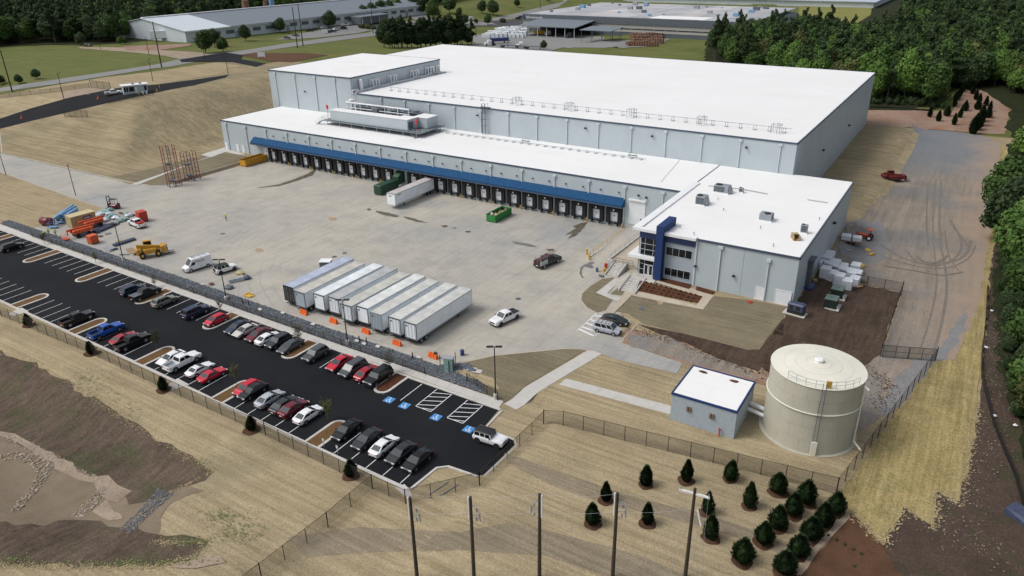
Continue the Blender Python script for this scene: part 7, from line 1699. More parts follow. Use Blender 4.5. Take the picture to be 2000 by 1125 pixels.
p = T(635,66); r = empty('sign', (p.x, p.y, p.z), .8, 'white sign board at the entrance of the far factory car park', 'sign'); MB().box(-1.8,1.8,-.15,.15,.3,2.8).build('sign_panel', M['white'], r); MB().box(-1.5,1.5,-.1,.1,0,.3).build('base', M['grey'], r)
# lids on the straw
for k, (px, py) in enumerate(((922,722),(932,726))):
    p = T(px, py); o = MB().box(-.75,.75,-.5,.5,0,.08).build('box_lid', M['concrete_walk'], None, (p.x, p.y, p.z+.05), .3); tag(o, ['pale concrete lid on the straw lawn, nearer the riprap','pale concrete lid on the straw lawn, farther from the riprap'][k], 'lid')
# litter
k = 0
for px, py, lb in ((1937,609,'white sheet of litter at the edge of the right-hand woods'),(1942,815,'white pipe offcut on the soil at the right edge'),(1982,833,'white board lying at the far right edge of the soil'),(1925,681,'small white scrap by the woods edge')):
    p = T(px, py); o = MB().blob((0,0,.12),(.35,.3,.12),6,4,.35).build('litter', M['white'], None, (p.x, p.y, p.z+.15)); tag(o, lb, 'litter')
p = G(2004, 1018, 0); o = MB().loft([[(-2,-1,0),(-2,1,0),(-2,1,.9),(-2,-1,.9)],[(2,-1.2,0),(2,1.2,0),(2,.9,1.1),(2,-.7,1.0)]]).build('covered_pile', M['steel_blue'], None, (p.x, p.y, H(p.x, p.y)+.05), -.5); tag(o, 'dark blue covered pile at the lower right edge', 'pile')
o = MB()
pts = [T(*q) for q in ((1928,560),(1925,622),(1917,690),(1916,735),(1925,772),(1940,830),(1960,880),(1981,929),(1999,992))]
for a, b in zip(pts, pts[1:]): o.loft([[(a.x-.03,a.y,a.z),(a.x+.03,a.y,a.z),(a.x+.03,a.y,a.z+.7),(a.x-.03,a.y,a.z+.7)],[(b.x-.03,b.y,b.z),(b.x+.03,b.y,b.z),(b.x+.03,b.y,b.z+.7),(b.x-.03,b.y,b.z+.7)]])
tag(o.build('silt_fence', M['trim']), 'low black silt fence winding along the right-hand woods', 'silt fence')
pts = [T(*q) for q in ((1700,211),(1740,212),(1790,216),(1812,218),(1835,206),(1858,185))]; o = MB()
for a, b in zip(pts, pts[1:]): o.loft([[(a.x,a.y-.05,a.z),(a.x,a.y+.05,a.z),(a.x,a.y+.05,a.z+.8),(a.x,a.y-.05,a.z+.8)],[(b.x,b.y-.05,b.z),(b.x,b.y+.05,b.z),(b.x,b.y+.05,b.z+.8),(b.x,b.y-.05,b.z+.8)]])
tag(o.build('silt_fence', M['trim']), 'black silt fence at the foot of the woods behind the warehouse', 'silt fence')

# ------------------------------------------------------------------ people
def person(px, py, head, pose, label, vest='hivis'):
    p = G(px, py, 0); r = bpy.data.objects.new('person', None)
    V = {}; E = []
    bend = pose == 'bend'
    def add(n, co, rad, par=None): V[n] = (co, rad); (E.append((par, n)) if par else None)
    hipz = .93; fx = .45 if bend else 0
    sh = (fx, 0, 1.25) if bend else (0, 0, 1.45)
    add('pelvis', (0,0,hipz), .15); add('belly', (fx*.45,0,hipz+.22), .15, 'pelvis'); add('chest', (sh[0]*.85,0,sh[2]-.12), .17, 'belly'); add('neck', (sh[0]+.02*(1+6*bend),0,sh[2]+.06), .065, 'chest'); 
    hx = sh[0]+(.20 if bend else .02); add('head', (hx,0,sh[2]+(.14 if bend else .22)), .105, 'neck'); add('crown', (hx+.02,0,sh[2]+(.22 if bend else .31)), .085, 'head')
    for s, n in ((-1,'r'),(1,'l')):
        add('sho'+n, (sh[0]*.9,s*.21,sh[2]-.04), .075, 'chest')
        el = (sh[0]+.15,s*.27,sh[2]-.32) if bend else (0.03,s*.29,sh[2]-.33); hd = (sh[0]+.30,s*.22,sh[2]-.55) if pose != 'stand' else (.12,s*.28,sh[2]-.58)
        add('elb'+n, el, .052, 'sho'+n); add('wri'+n, hd, .036, 'elb'+n); add('palm'+n, (hd[0]+.02, hd[1], hd[2]-.07), .034, 'wri'+n)
        for f in range(5): add('fin%d%s' % (f, n), (hd[0]+.03+.022*(f-2), hd[1]+(.03 if f == 0 else 0), hd[2]-.16+.01*abs(f-2)), .010, 'palm'+n)
        st = .18*s if pose == 'walk' else .05
        add('hip'+n, (0,s*.1,hipz-.08), .10, 'pelvis'); add('kne'+n, (st*.6+.04,s*.12,.50), .068, 'hip'+n); add('ank'+n, (st,s*.12,.09), .045, 'kne'+n); add('toe'+n, (st+.19,s*.14,.04), .04, 'ank'+n)
    names = list(V); me = bpy.data.meshes.new('body'); me.from_pydata([V[n][0] for n in names], [(names.index(a), names.index(b)) for a, b in E], [])
    o = bpy.data.objects.new('person', me); COL.objects.link(o); sk = o.modifiers.new('s', 'SKIN'); sub = o.modifiers.new('u', 'SUBSURF'); sub.levels = 1
    if not me.skin_vertices: bpy.context.view_layer.objects.active = o
    for i, n in enumerate(names): sv = me.skin_vertices[0].data[i]; sv.radius = (V[n][1],)*2; sv.use_root = (n == 'pelvis')
    dg = bpy.context.evaluated_depsgraph_get(); nm = bpy.data.meshes.new_from_object(o.evaluated_get(dg)); o.modifiers.clear(); o.data = nm
    nm.materials.clear()
    for k in ('trousers', vest, 'skin', 'dark_grey'): nm.materials.append(M[k])
    for f in nm.polygons:
        c = f.center; f.use_smooth = True
        f.material_index = 0 if c.z < hipz+.02 and not (abs(c.y) > .2 and c.z > .55) else (2 if c.z > sh[2]+.05 and abs(c.y) < .14 and c.x > sh[0]-.2 else (2 if abs(c.y) > .235 and c.z < sh[2]-.2 else 1))
        if c.z < .12: f.material_index = 3
    o.location = (p.x, p.y, H(p.x, p.y)+.05); o.rotation_euler = (0, 0, head); tag(o, label, 'person')
    hz = sh[2]+(.24 if bend else .32)
    MB().blob((hx+.01,0,hz),(.135,.125,.10),10,5,0).cyl((hx+.04,0,hz-.05),(hx+.04,0,hz-.03),.155,n=12).build('hard_hat', M['white'], o)
    MB().blob((hx+.11,0,hz-.12),(.02,.018,.03),5,3,0).build('nose', M['skin'], o)
    return o
person(442, 431, 2.0, 'walk', 'person in a yellow vest walking alone across the open yard')
person(85, 461, .4, 'bend', 'person in a yellow vest bending forward, leftmost of three by the riprap')
person(96, 459, 2.2, 'stand', 'person in a yellow vest standing in the middle of three by the riprap')
person(110, 462, 3.0, 'stand', 'person in a yellow vest on the right of three by the riprap')

# ------------------------------------------------------------------ vegetation
def crown_mesh(name, lobes, count, size, m, seed, core=True, flat=0.0, shell=.55):
    r = random.Random(seed); mb = MB(); tot = sum(l[3]*l[4]*l[5] for l in lobes)
    for l in lobes:
        if core: mb.blob((l[0], l[1], l[2]), (l[3]*.72, l[4]*.72, l[5]*.72), 7, 5, .22, r)  # solid core inside each leaf lobe, added to block light through the crown
        n = int(count*l[3]*l[4]*l[5]/tot)+4
        for _ in range(n):
            while True:
                x, y, z = r.uniform(-1, 1), r.uniform(-1, 1), r.uniform(-1, 1); q = x*x+y*y+z*z
                if shell*shell < q <= 1: break
            s = size*r.uniform(.6, 1.4); c = Vector((l[0]+x*l[3]*1.04, l[1]+y*l[4]*1.04, l[2]+z*l[5]*1.04))
            nrm = Vector((x+r.uniform(-.9,.9), y+r.uniform(-.9,.9), z+.35+r.uniform(-.8,.8))).normalized(); u = nrm.orthogonal().normalized(); a = r.uniform(0, 6.28); v = nrm.cross(u); u, v = u*cos(a)+v*sin(a), v*cos(a)-u*sin(a)
            k = r.uniform(.45, .9)
            mb.add([c-u*s-v*s*.2*k, c-v*s*k, c+u*s*.9+v*s*.15, c+v*s*k], [(0,1,2,3)])
    return mb.mesh(name, m)
def broadleaf_lobes(seed, h, w):
    r = random.Random(seed); L = [(0, 0, h*.62, w*.78, w*.78, h*.30)]
    for i in range(9):
        a = r.uniform(0, 6.28); d = w*r.uniform(.35, .72); z = h*r.uniform(.42, .86); s = w*r.uniform(.30, .50)
        L.append((d*cos(a)*(1.25-z/h), d*sin(a)*(1.25-z/h), z, s, s, s*r.uniform(.7, .95)))
    L.append((r.uniform(-.6,.6), r.uniform(-.6,.6), h*.88, w*.38, w*.38, h*.13)); return L
def pine_lobes(seed, h, w):
    r = random.Random(seed); L = []
    for i in range(11):
        z = h*(.38+.60*i/10); q = w*(1.0-.75*(i/10)**1.6)*r.uniform(.75, 1.1); a = r.uniform(0, 6.28); d = q*.42
        L.append((d*cos(a), d*sin(a), z, q*.62, q*.62, h*.055))
    return L
TR = {}
for i in range(4): TR['b%d' % i] = (crown_mesh('crown', broadleaf_lobes(11+i, 13, 4.6), 2600, .34, M['leaf_mid'], i), MB().cyl((0,0,-.5),(0,0,8),.28,.12,n=7).cyl((0,0,4.5),(1.8,.8,8.5),.12,.05,n=5).cyl((0,0,5),(-1.5,1.2,8.8),.12,.05,n=5).cyl((0,0,5.5),(.3,-1.8,9),.11,.05,n=5).mesh('trunk', M['bark']))
for i in range(3): TR['p%d' % i] = (crown_mesh('crown', pine_lobes(31+i, 17, 3.6), 2300, .30, M['leaf_dark'], 10+i, core=True, shell=.35), MB().cyl((0,0,-.5),(0,0,16),.26,.06,n=7).mesh('trunk', M['bark']))
for i in range(2): TR['g%d' % i] = (crown_mesh('crown', [(0,0,h*.1+4*k/6, 3.0*(1-k/9), 3.0*(1-k/9), 1.3) for k in range(8) for h in (10,)], 2000, .30, M['leaf_dark'], 20+i), MB().cyl((0,0,-.5),(0,0,4),.2,.1,n=6).mesh('trunk', M['bark']))
def tree(kind, x, y, sc, rz, label, grp, leaf, cat='tree', name='broadleaf_tree', z=None, zs=1.0):
    c, t = TR[kind]; r = empty(name, (x, y, (H(x, y) if z is None else z)-(2.3*sc*zs if kind[0] == 'b' else .6)), rz, label, cat, grp); r.scale = (sc, sc, sc*zs)
    inst('crown', c, r, mat=M[leaf]); inst('trunk', t, r); return r
def inpoly(P, x, y):
    c = False
    for i in range(len(P)):
        a, b = P[i], P[i-1]
        if (a[1] > y) != (b[1] > y) and x < (b[0]-a[0])*(y-a[1])/(b[1]-a[1])+a[0]: c = not c
    return c
def scatter(P, sp, seed, jit=.38):
    r = random.Random(seed); x0 = min(p[0] for p in P); x1 = max(p[0] for p in P); y0 = min(p[1] for p in P); y1 = max(p[1] for p in P); out = []
    y = y0; row = 0
    while y < y1:
        x = x0+(sp/2 if row % 2 else 0)
        while x < x1:
            X, Y = x+r.uniform(-jit, jit)*sp, y+r.uniform(-jit, jit)*sp
            if inpoly(P, X, Y): out.append((X, Y))
            x += sp
        y += sp*.87; row += 1
    return out
woodsE = [(46,272),(52,330),(75,352),(100,346),(128,342),(128,420),(105,640),(420,760),(560,560),(420,180),(260,60),(214,-75),(203,-66),(197.5,-42),(196.3,-5),(196.8,60),(199,120),(203,175),(196,212),(180,226),(166,205),(172,186),(146,181),(120,190),(80,220),(52,256)]
woodsW = [(-262,90),(-305,100),(-300,150),(-300,220),(-302,300),(-298,380),(-320,560),(-500,900),(-1200,1100),(-1500,500),(-1000,250),(-700,120),(-470,60),(-330,60)]
woodsW = [tuple(T(*q)[:2]) for q in ((-60,96),(0,90),(60,86),(110,84),(165,86),(200,84),(225,80),(262,76))]+[(-303,150),(-303,362),(-255,420),(-265,460),(-420,900),(-1500,1300),(-1700,500),(-900,0)]
cand = []
for P, sp, sd, tag_ in ((woodsE, 7.0, 3, 'E'), (woodsW, 8.0, 4, 'W')):
    for x, y in scatter(P, sp, sd):
        d = hypot(x-CX, y-CY); 
        if d > 330 and (hash((round(x), round(y))) % 100)/100 < min(.55, (d-330)/900) and False: continue
        z = H(x, y); u, v, w = proj(x, y, z+10); u2, v2, _ = proj(x, y, z)
        if u < -120 or u > 2120 or v > 1250 or v2 < -60 or w < 5: continue
        if 1560 < u2 < 1705 and v2 < 55: continue
        cand.append((d, x, y, tag_))
cand.sort(); rt = random.Random(12)
def zone(x, y, sd):
    u, v, w = proj(x, y, H(x, y)+8)
    if sd == 'W': return 'along the meadow at the upper left' if u < 180 else ('behind the dirt lane at the upper left' if u < 310 else 'behind the long far factory')
    if y < 20: return 'at the right edge beside the hay strip'
    if y < 150: return 'beside the east gravel road'
    if u > 1850: return 'right of the red clay clearing'
    if y < 260: return 'between the high roof corner and the clay clearing' if u > 1700 else 'just behind the far edge of the high roof'
    return 'deep in the woods towards the far plant' if u < 1650 else 'deep in the woods above the clay clearing'
cnt = {'b': 0, 'p': 0}; rest = []
for d, x, y, sd in cand:
    dk = rt.random(); kd = 'p' if dk < (.30 if sd == 'E' else .42) else 'b'
    edge = False
    if cnt[kd] >= 285 or d > 900: rest.append((x, y, kd, rt.uniform(1.05, 1.5), rt.uniform(0, 6.28), rt.randrange(3))); continue
    cnt[kd] += 1; s = rt.uniform(1.05, 1.5) if d > 180 else rt.uniform(.8, 1.1)
    zn = zone(x, y, sd); sz = 'tall' if s > 1.28 else 'middling'
    if kd == 'b':
        leaf = rt.choice(['leaf_mid','leaf_mid','leaf_bright','leaf_bright','leaf_dark','leaf_mid','leaf_olive'] if sd == 'E' else ['leaf_mid','leaf_dark','leaf_mid','leaf_bright'])
        nmz = {'leaf_mid':'mid green','leaf_bright':'bright green','leaf_dark':'dark green','leaf_olive':'olive green'}[leaf]
        tree('b%d' % rt.randrange(4), x, y, s, rt.uniform(0, 6.28), '%s %s broadleaf tree %s' % (sz, nmz, zn), '%s %s broadleaf trees %s' % (sz, nmz, zn), leaf, zs=rt.uniform(.8, 1.3))
    else:
        tree('p%d' % rt.randrange(3), x, y, s*.95, rt.uniform(0, 6.28), '%s dark pine %s' % (sz, zn), '%s dark pines %s' % (sz, zn), 'leaf_dark', name='pine_tree')
# the remaining woods as one instanced mass
def stuff_trees(name, pts, label):
    hid = bpy.data.collections.new('tree_sources')
    srcs = []
    for k, (mesh, leaf) in enumerate(((TR['b0'][0],'leaf_mid'),(TR['b1'][0],'leaf_dark'),(TR['p0'][0],'leaf_dark'),(TR['b2'][0],'leaf_bright'),(TR['p1'][0],'leaf_dark'))):
        me = mesh.copy(); me.materials.clear(); me.materials.append(M[leaf]); o = bpy.data.objects.new('source_%d' % k, me); hid.objects.link(o)
    me = bpy.data.meshes.new(name); me.from_pydata([(p[0], p[1], H(p[0], p[1])-2.3*p[3]) for p in pts], [], [])
    at_ = me.attributes.new('rot', 'FLOAT', 'POINT'); at_.data.foreach_set('value', [p[4] for p in pts])
    at2 = me.attributes.new('scl', 'FLOAT', 'POINT'); at2.data.foreach_set('value', [p[3] for p in pts])
    at3 = me.attributes.new('idx', 'INT', 'POINT'); at3.data.foreach_set('value', [(2 if p[5] == 0 else 4) if p[2] == 'p' else (0,1,3)[p[5]] for p in pts])
    o = bpy.data.objects.new(name, me); COL.objects.link(o)
    ng = bpy.data.node_groups.new(name, 'GeometryNodeTree'); ng.interface.new_socket('Geometry', in_out='INPUT', socket_type='NodeSocketGeometry'); ng.interface.new_socket('Geometry', in_out='OUTPUT', socket_type='NodeSocketGeometry')
    N, Lk = ng.nodes, ng.links; gi = N.new('NodeGroupInput'); go = N.new('NodeGroupOutput'); ip = N.new('GeometryNodeInstanceOnPoints'); ci = N.new('GeometryNodeCollectionInfo')
    ci.inputs['Collection'].default_value = hid; ci.inputs['Separate Children'].default_value = True; ip.inputs['Pick Instance'].default_value = True
    def attr(nm, ty):
        a = N.new('GeometryNodeInputNamedAttribute'); a.data_type = ty; a.inputs['Name'].default_value = nm; return a.outputs[0]
    cb = N.new('ShaderNodeCombineXYZ'); Lk.new(attr('rot','FLOAT'), cb.inputs[2])
    Lk.new(gi.outputs[0], ip.inputs['Points']); Lk.new(ci.outputs[0], ip.inputs['Instance']); Lk.new(attr('idx','INT'), ip.inputs['Instance Index']); Lk.new(attr('scl','FLOAT'), ip.inputs['Scale'])
    e2 = N.new('FunctionNodeEulerToRotation'); Lk.new(cb.outputs[0], e2.inputs[0]); Lk.new(e2.outputs[0], ip.inputs['Rotation'])
    Lk.new(ip.outputs[0], go.inputs[0]); md = o.modifiers.new('scatter', 'NODES'); md.node_group = ng
    o['kind'] = 'stuff'; tag(o, label, 'woods'); return o
stuff_trees('distant_woods', rest, 'dense far woods of pines and broadleaf trees reaching the top of the picture')
# undergrowth along the near edge of the right-hand woods
bush = crown_mesh('foliage', [(0,0,.9,1.4,1.4,1.0),(.9,.4,.7,.9,.9,.7),(-.7,-.6,.8,.9,.9,.8)], 700, .16, M['leaf_mid'], 55)
ub = random.Random(9); ur = [(x, y, 'b', ub.uniform(.2, .42), ub.uniform(0, 6.28), 1) for x, y in scatter([(199,140),(202,140),(206,-40),(212,-70),(205,-84),(199,-60),(195.5,-32),(194.6,0),(194.8,60)], 2.6, 8)]
ur += [(x, y, 'b', ub.uniform(.16, .3), ub.uniform(0, 6.28), 1) for x, y in scatter([(120,182),(146,176),(172,182),(170,190),(168,196),(120,194)], 2.6, 8)]
stuff_trees('undergrowth', ur, 'dark leafy undergrowth along the near edge of the woods')
# overhanging trees beside the gravel road
for k, (x, y, s, lf, lb) in enumerate(((193.2, 52, 1.5, 'leaf_mid', 'big green tree overhanging the gravel road, farthest of the edge trees'),(194.2, 37, 1.45, 'leaf_dark', 'big dark green tree leaning over the gravel road, middle of the edge'),(196.0, 22, 1.3, 'leaf_mid', 'green edge tree overhanging the hay strip on the right'))):
    tree('b%d' % k, x, y, s, k*2.1, lb, None, lf)
# row of dark evergreens behind the high block
for k, (px, s) in enumerate(((737,.95),(752,1.0),(768,1.0),(782,.95),(797,1.05),(812,1.0),(828,1.1),(843,1.0),(858,1.1),(872,1.15),(884,.9))):
    y = 176+7*k; x = -105+rt.uniform(-2,2); tree('b%d' % (k % 4), x, y, s*1.25, k*1.3, 'dense dark evergreen in the tight row behind the tall block', 'dark evergreens behind the tall block', 'leaf_cedar', name='evergreen_tree', zs=1.05+.1*(k % 3))
    tree('p%d' % (k % 3), x+5, y+3, s*1.1, k*.7, 'dense dark evergreen in the tight row behind the tall block', 'dark evergreens behind the tall block', 'leaf_cedar', name='evergreen_tree', zs=.95)
    tree('b%d' % ((k+2) % 4), x+6, y-2, s*1.05, k*.7, 'dense dark evergreen in the tight row behind the tall block', 'dark evergreens behind the tall block', 'leaf_cedar', name='evergreen_tree', zs=.9)
# single trees of the background
for (px, py, s, kd, lf, lb) in ((402,104,.95,'b0','leaf_mid','wide green tree at the road junction, left of two'),(436,101,.62,'b1','leaf_mid','smaller round green tree at the road junction, right of two'),(420,92,.8,'b2','leaf_dark','dark tree behind the junction trees against the factory'),
    (480,80,.75,'b3','leaf_dark','dark tree before the left part of the far factory'),(547,64,.75,'b0','leaf_dark','dark round tree left of the far factory porch'),(645,55,.95,'b1','leaf_dark','large dark round tree right of the far factory porch'),
    (675,42,.4,'b2','leaf_mid','small green tree before the far factory windows'),(710,38,.85,'b2','leaf_dark','dark tree group before the factory, left one'),(726,36,.95,'b3','leaf_dark','dark tree group before the factory, second one'),(743,33,1.0,'b0','leaf_dark','dark tree group before the factory, third one'),(760,31,1.0,'b1','leaf_dark','dark tree group before the factory, fourth one'),(776,27,.95,'b2','leaf_mid','tree at the right end of the far factory'),(752,50,.45,'b3','leaf_mid','small tree on the far lawn by a pale pole'),
    (845,36,1.15,'b1','leaf_mid','tall green tree beside the far drive, left of a pair'),(878,26,1.2,'b3','leaf_dark','tall dark tree beside the far drive, right of a pair'),(897,30,.5,'b0','leaf_mid','small round tree right of the tall pair'),(909,48,.6,'b2','leaf_dark','round dark tree on the far roadside lawn'),(941,26,.85,'b0','leaf_dark','tree by the far road, left of a tall pair'),(963,30,1.05,'b1','leaf_dark','tall dark tree by the far road'),(953,49,.7,'b2','leaf_mid','green tree in front of the far tall pair'),(930,47,.35,'b3','leaf_olive','small pale sapling on the far roadside'),(1010,14,.6,'b3','leaf_dark','lone round tree on the far meadow'),(1070,4,.6,'b1','leaf_dark','round tree on the meadow edge by the top'),
    (824,28,1.0,'b0','leaf_dark','dark tree left of the far pair of tall trees'),(808,24,1.0,'b2','leaf_dark','dark tree at the woodland edge behind the factory'),(1062,97,.45,'b3','leaf_dark','dark bushy pine standing behind the high roof ridge'),
    (160,88,.6,'b1','leaf_dark','tree at the lane mouth of the upper-left woods'),(235,87,.35,'b2','leaf_mid','small shrub tree on the grass by the far lane, left'),(246,86,.35,'b3','leaf_mid','small shrub tree on the grass by the far lane, right')):
    p = T(px, py); tree(kd, p.x, p.y, s*1.35, px*.7, lb, None, lf, zs=.85)
for (px, py, s, lb) in ((38,163,.75,'dark round bush left of a pair on the roadside meadow'),(72,154,.85,'dark round bush right of a pair on the roadside meadow'),(2,165,.85,'dark bush cut by the left image edge on the meadow')):
    p = T(px, py); tree('b1', p.x, p.y, s*.62, px, lb, None, 'leaf_dark', name='bush', cat='bush', zs=.75)
for (px, py, s) in ((706,55,1.6),(718,56,1.8),(730,57,1.5),(982,44,2.0)):
    p = T(px, py); o = inst('bush', bush, None, (p.x, p.y, p.z), px, s, M['leaf_olive']); tag(o, 'low reddish-green bush by the far road', 'bush', 'low bushes by the far road')

# planted evergreens with mulch rings
def conifer_mesh(seed, h, w, count=1500, size=.1):
    r = random.Random(seed); mb = MB(); n = 10; rings = []
    prof = [(.04,.55),(.12,.85),(.28,1.0),(.45,.92),(.62,.70),(.78,.44),(.91,.19),(1.0,.02)]
    for z, q in prof: rings.append([(w*q*.76*cos(2*pi*i/n)*(1+r.uniform(-.16,.16)), w*q*.76*sin(2*pi*i/n)*(1+r.uniform(-.16,.16)), h*z) for i in range(n)])
    mb.loft(rings)
    for _ in range(count):
        z = r.random()**1.25*.98+.02; q = 0
        for a, b in zip(prof, prof[1:]):
            if a[0] <= z <= b[0]: q = a[1]+(b[1]-a[1])*(z-a[0])/(b[0]-a[0])
        if z < .04: q = .6
        t = r.uniform(0, 6.28); rr_ = w*q*r.uniform(.70, 1.14)*(1+.14*sin(3*t+seed+z*5)+.08*sin(z*26+seed)); c = Vector((rr_*cos(t), rr_*sin(t), h*z))
        up = Vector((cos(t)*.55, sin(t)*.55, 1)).normalized(); sd = Vector((-sin(t), cos(t), 0)); s = size*r.uniform(.6, 1.5); sd = (sd+Vector((r.uniform(-.5,.5), r.uniform(-.5,.5), r.uniform(-.4,.4)))).normalized()
        mb.add([c-sd*s*.6, c+sd*s*.6, c+up*s*1.9+Vector((cos(t), sin(t), 0))*s*.5], [(0,1,2)])
    return mb.mesh('foliage', M['leaf_cedar'])
CM = [conifer_mesh(i, 3.0, .62 if i < 2 else .95, 1900, .125) for i in range(5)]
ring_m = MB(); n = 20; ring_m.add([(0,0,.16)]+[(1.05*(1+.08*sin(3*t))*cos(t), 1.05*(1+.06*cos(4*t))*sin(t), .02) for t in [2*pi*i/n for i in range(n)]], [(0, 1+i, 1+(i+1) % n) for i in range(n)])
RM = ring_m.mesh('mulch_ring', M['mulch_ring']); trk = MB().cyl((0,0,-.1),(0,0,1.2),.06,n=6).mesh('stem', M['bark'])
def shrub(x, y, s, k, label, grp, leaf='leaf_cedar', fat=1.0, ring=1.0, name='evergreen_shrub', z=None):
    r = empty(name, (x, y, (H(x, y) if z is None else z)+.045), k*1.7, label, 'evergreen shrub', grp)
    fo = inst('foliage', CM[k % 5], r, (0,0,.05), rnd.uniform(0,6), (s*fat*rnd.uniform(.9,1.12), s*fat, s*rnd.uniform(.92,1.08)), M[leaf]); fo.rotation_euler[0] = rnd.uniform(-.06,.06); inst('stem', trk, r)
    rg = inst('mulch_ring', RM, r, sc=(ring*rnd.uniform(.88,1.2), ring*rnd.uniform(.88,1.15), 1)); rg.rotation_euler[2] = rnd.uniform(0,6); return r
sl = [(1183,978,.95,0,.95,'slim evergreen nearest the middle utility poles, upper left of the grove'),(1158,1023,1.0,2,.85,'evergreen at the lower left corner of the grove, left of the fourth utility pole'),(1261,948,1.0,0,1,'slim evergreen alone in the upper grove, second from the left'),(1264,1023,.95,1,.95,'slim evergreen alone between the fourth and the crossarm utility pole'),(1340,940,.98,1,1,'slim evergreen just left of the crossarm pole top'),(1381,1002,.9,2,.75,'small evergreen immediately right of the crossarm pole'),(1388,1052,1.05,2,.8,'evergreen below the small one right of the crossarm pole'),(1425,937,1.0,2,.85,'evergreen close to the fence, third from the right in the top row'),(1463,990,1.05,2,.8,'evergreen alone right of the crossarm wires'),
  (1520,963,1.0,3,1,'plump evergreen below the fence, left of the last two'),(1574,982,1.0,4,1.05,'plump evergreen directly below the tank-side fence'),(1548,1005,.98,3,1.05,'plump evergreen diagonally below the tank-side one'),(1518,1032,.95,4,1,'plump evergreen in the middle of the left diagonal row'),(1490,1060,.98,3,1,'plump evergreen on the left diagonal row, second from the bottom'),(1449,1096,1.05,4,1.05,'plump evergreen at the bottom of the left diagonal row'),
  (1632,1002,.98,3,1,'plump evergreen at the fence corner, top of the right diagonal row'),(1609,1027,1.0,4,1,'second plump evergreen from the top of the right diagonal row'),(1583,1052,.98,3,1.05,'third plump evergreen from the top of the right diagonal row'),(1557,1084,1.0,4,1.05,'fourth plump evergreen of the right diagonal row'),(1532,1119,1.0,3,1.05,'plump evergreen cut by the bottom edge, end of the right diagonal row')]
for px, py, s, k, ft, lb in sl:
    p = T(px, py); shrub(p.x, p.y, s, k, lb, None, fat=ft, ring=.95 if k < 3 else 1.1)
for k, (px, py, lb) in enumerate(((57,636,'leftmost small dark evergreen at the lower fence'),(180,691,'second small dark evergreen at the lower fence, below the red coupe'),(320,762,'third small dark evergreen at the lower fence, below the white pickup'),(492,840,'fourth small dark evergreen at the lower fence, below the silver sedan'),(686,930,'fifth small dark evergreen at the lower fence, by its corner'))):
    p = T(px, py); shrub(p.x, p.y, .78, k % 2, lb, None, 'leaf_juniper', 1.25, 1.15)
ur_ = [(1815,229),(1832,237),(1849,227),(1863,244),(1874,230),(1884,217),(1864,208),(1900,262),(1904,254),(1912,246),(1915,238),(1929,230),(1911,203),(1905,195),(1868,196),(1874,188),(1880,180),(1891,176),(1899,184),(1925,207),(1908,214),(1918,226),(1932,218)]
for k, (px, py) in enumerate(ur_):
    p = T(px, py); shrub(p.x, p.y, 1.25 if k not in (7, 8, 9, 10) else 1.9, k % 3, 'young dark evergreen planted in rows on the red clay clearing' if k not in (7,8,9,10) else 'taller dark evergreen at the front of the red clay clearing', 'young evergreens on the clay clearing' if k not in (7,8,9,10) else 'taller evergreens on the clay clearing', ring=.6)
# small flowers beds plants
fb = MB().blob((0,0,.12),(.22,.22,.16),6,4,.2).mesh('bedding_plant', M['leaf_juniper'])
for i in range(11):
    for j in range(3):
        px = 1262+i*9.6+j*-5; py = 553+i*2.5+j*6.2
        p = T(px, py); o = inst('bedding_plant', fb, None, (p.x, p.y, p.z+.16)); tag(o, 'small dark bedding plant in the red mulch bed', 'plant', 'bedding plants in the red mulch bed')
for i in range(7):
    for j in range(4):
        px, py = 1585+i*16-j*14, 1030+j*24+i*9
        if not (1560 < px < 1740 and 1020 < py < 1120) or (px-1560)*.9+(1125-py) < 110 or (px > 1650 and (px-1650)*1.0 > (py-1010)): continue
        p = T(px, py); o = inst('bedding_plant', fb, None, (p.x, p.y, p.z+.16), sc=.8); tag(o, 'tiny green plant in the brown mulch field at the bottom right', 'plant', 'tiny plants in the brown mulch field')
# saplings of the parking islands
def sapling(x, y, h, leaf, n, label, seed):
    r = empty('sapling', (x, y, H(x, y)+.1), seed, label, 'sapling'); rr = random.Random(seed); tw = MB().cyl((0,0,0),(0,0,h*.9),.045,.02,n=5); lf = MB()
    for i in range(n):
        z = h*rr.uniform(.3, .9); a = rr.uniform(0, 6.28); L = h*rr.uniform(.12, .28); e = Vector((cos(a)*L, sin(a)*L, z+L*.9)); tw.cyl((0,0,z), e, .02, .008, n=3)
        for q in range(16):
            c = Vector((0,0,z)).lerp(e, rr.uniform(.35, 1.1))+Vector((rr.uniform(-.12,.12), rr.uniform(-.12,.12), rr.uniform(-.12,.12))); s = rr.uniform(.03, .07); u = Vector((rr.uniform(-1,1), rr.uniform(-1,1), rr.uniform(-1,1))).normalized(); v = u.orthogonal().normalized()
            lf.add([c-u*s, c+v*s, c+u*s, c-v*s], [(0,1,2,3)])
    tw.build('trunk', M['leafless'], r); lf.build('leaves', M[leaf], r); return r
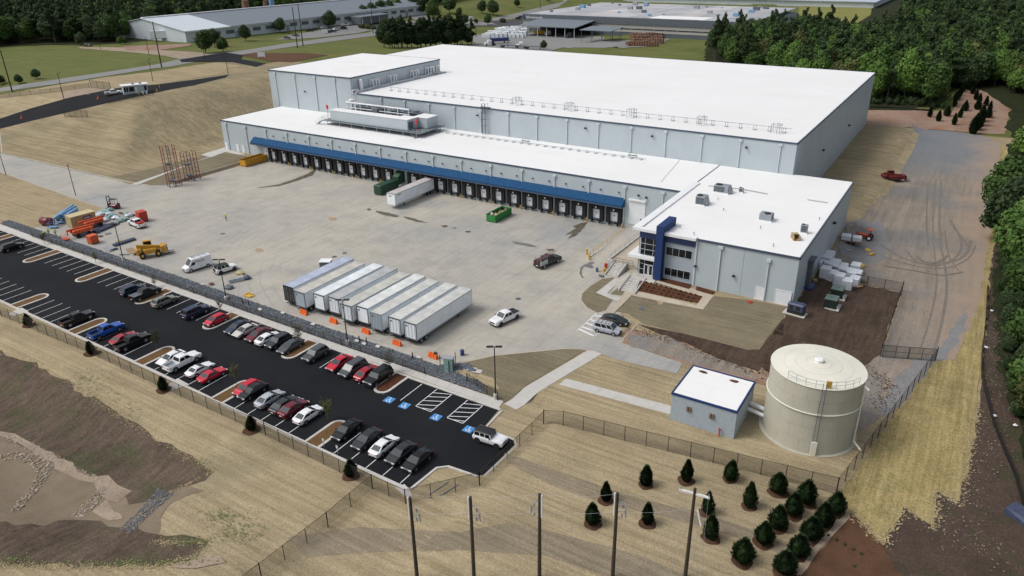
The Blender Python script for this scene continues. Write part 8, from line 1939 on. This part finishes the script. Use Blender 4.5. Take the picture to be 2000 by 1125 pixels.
for k, (px, py, h, lb) in enumerate(((88,478,2.6,'thin sapling on the walk at the left of the upper parking row'),(188,515,2.4,'thin pale sapling beside the second island of the upper row'),(304,562,2.6,'thin sapling right of the black pickup, upper row'),(432,612,2.4,'thin sapling behind the red hatchback, upper row'),(585,673,2.8,'green sapling behind the grey sedan, upper row'),(762,728,3.2,'green sapling behind the black suv, upper row'),(307,682,2.6,'thin green sapling at the tip of an island behind the small black pickup'),(462,752,2.6,'thin green sapling at the tip of an island right of the red coupe'),(641,822,2.6,'thin green sapling at the tip of the last lower island'))):
    p = T(px, py); sapling(p.x, p.y, h*(1.0 if k < 4 else 1.25), 'leaf_olive', 24 if k < 4 else 60, lb, k)
# grass tufts on the pond slopes
tf = MB(); rg_ = random.Random(4)
for (px, py, sx, sy, n) in ((170,740,50,18,160),(200,770,60,25,160),(250,805,30,20,80),(395,910,30,20,80),(440,1010,60,15,180),(470,1040,50,20,180),(250,1100,160,8,300),(380,1060,60,12,160),(30,1095,60,10,120),(1530,960,1,1,0)):
    for _ in range(n):
        p = T(px+rg_.gauss(0, sx*.5), py+rg_.gauss(0, sy*.5)); a = rg_.uniform(0, 6.28); s = rg_.uniform(.05, .13); u = Vector((cos(a)*s, sin(a)*s, 0)); w_ = Vector((-u.y, u.x, 0))*.8; c_ = p+Vector((0,0,.16)); tf.add([c_-u, c_-w_, c_+u+Vector((0,0,.05)), c_+w_+Vector((0,0,.04))], [(0,1,2,3)])
o = tf.build('weed_tufts', M['weeds']); tag(o, 'patchy green weeds growing through the straw on the pond slopes', 'weeds', None, 'stuff')
sheet('mulch_field', rough([tuple(T(*q)[:2]) for q in ((1560,1125),(1545,1140),(1780,1140),(1750,1115),(1725,1068),(1690,1030),(1662,1003),(1650,1012),(1625,1050))], .1, 1, 3), M['mulch_bed'], .13)
for s_, sc_ in (('clay_patch', [(1655,1003),(1660,1012),(1600,1075),(1578,1110),(1565,1125),(1555,1125),(1590,1070),(1640,1015)]),): S(s_, sc_, 'pale_sand', .15, .08, 4)
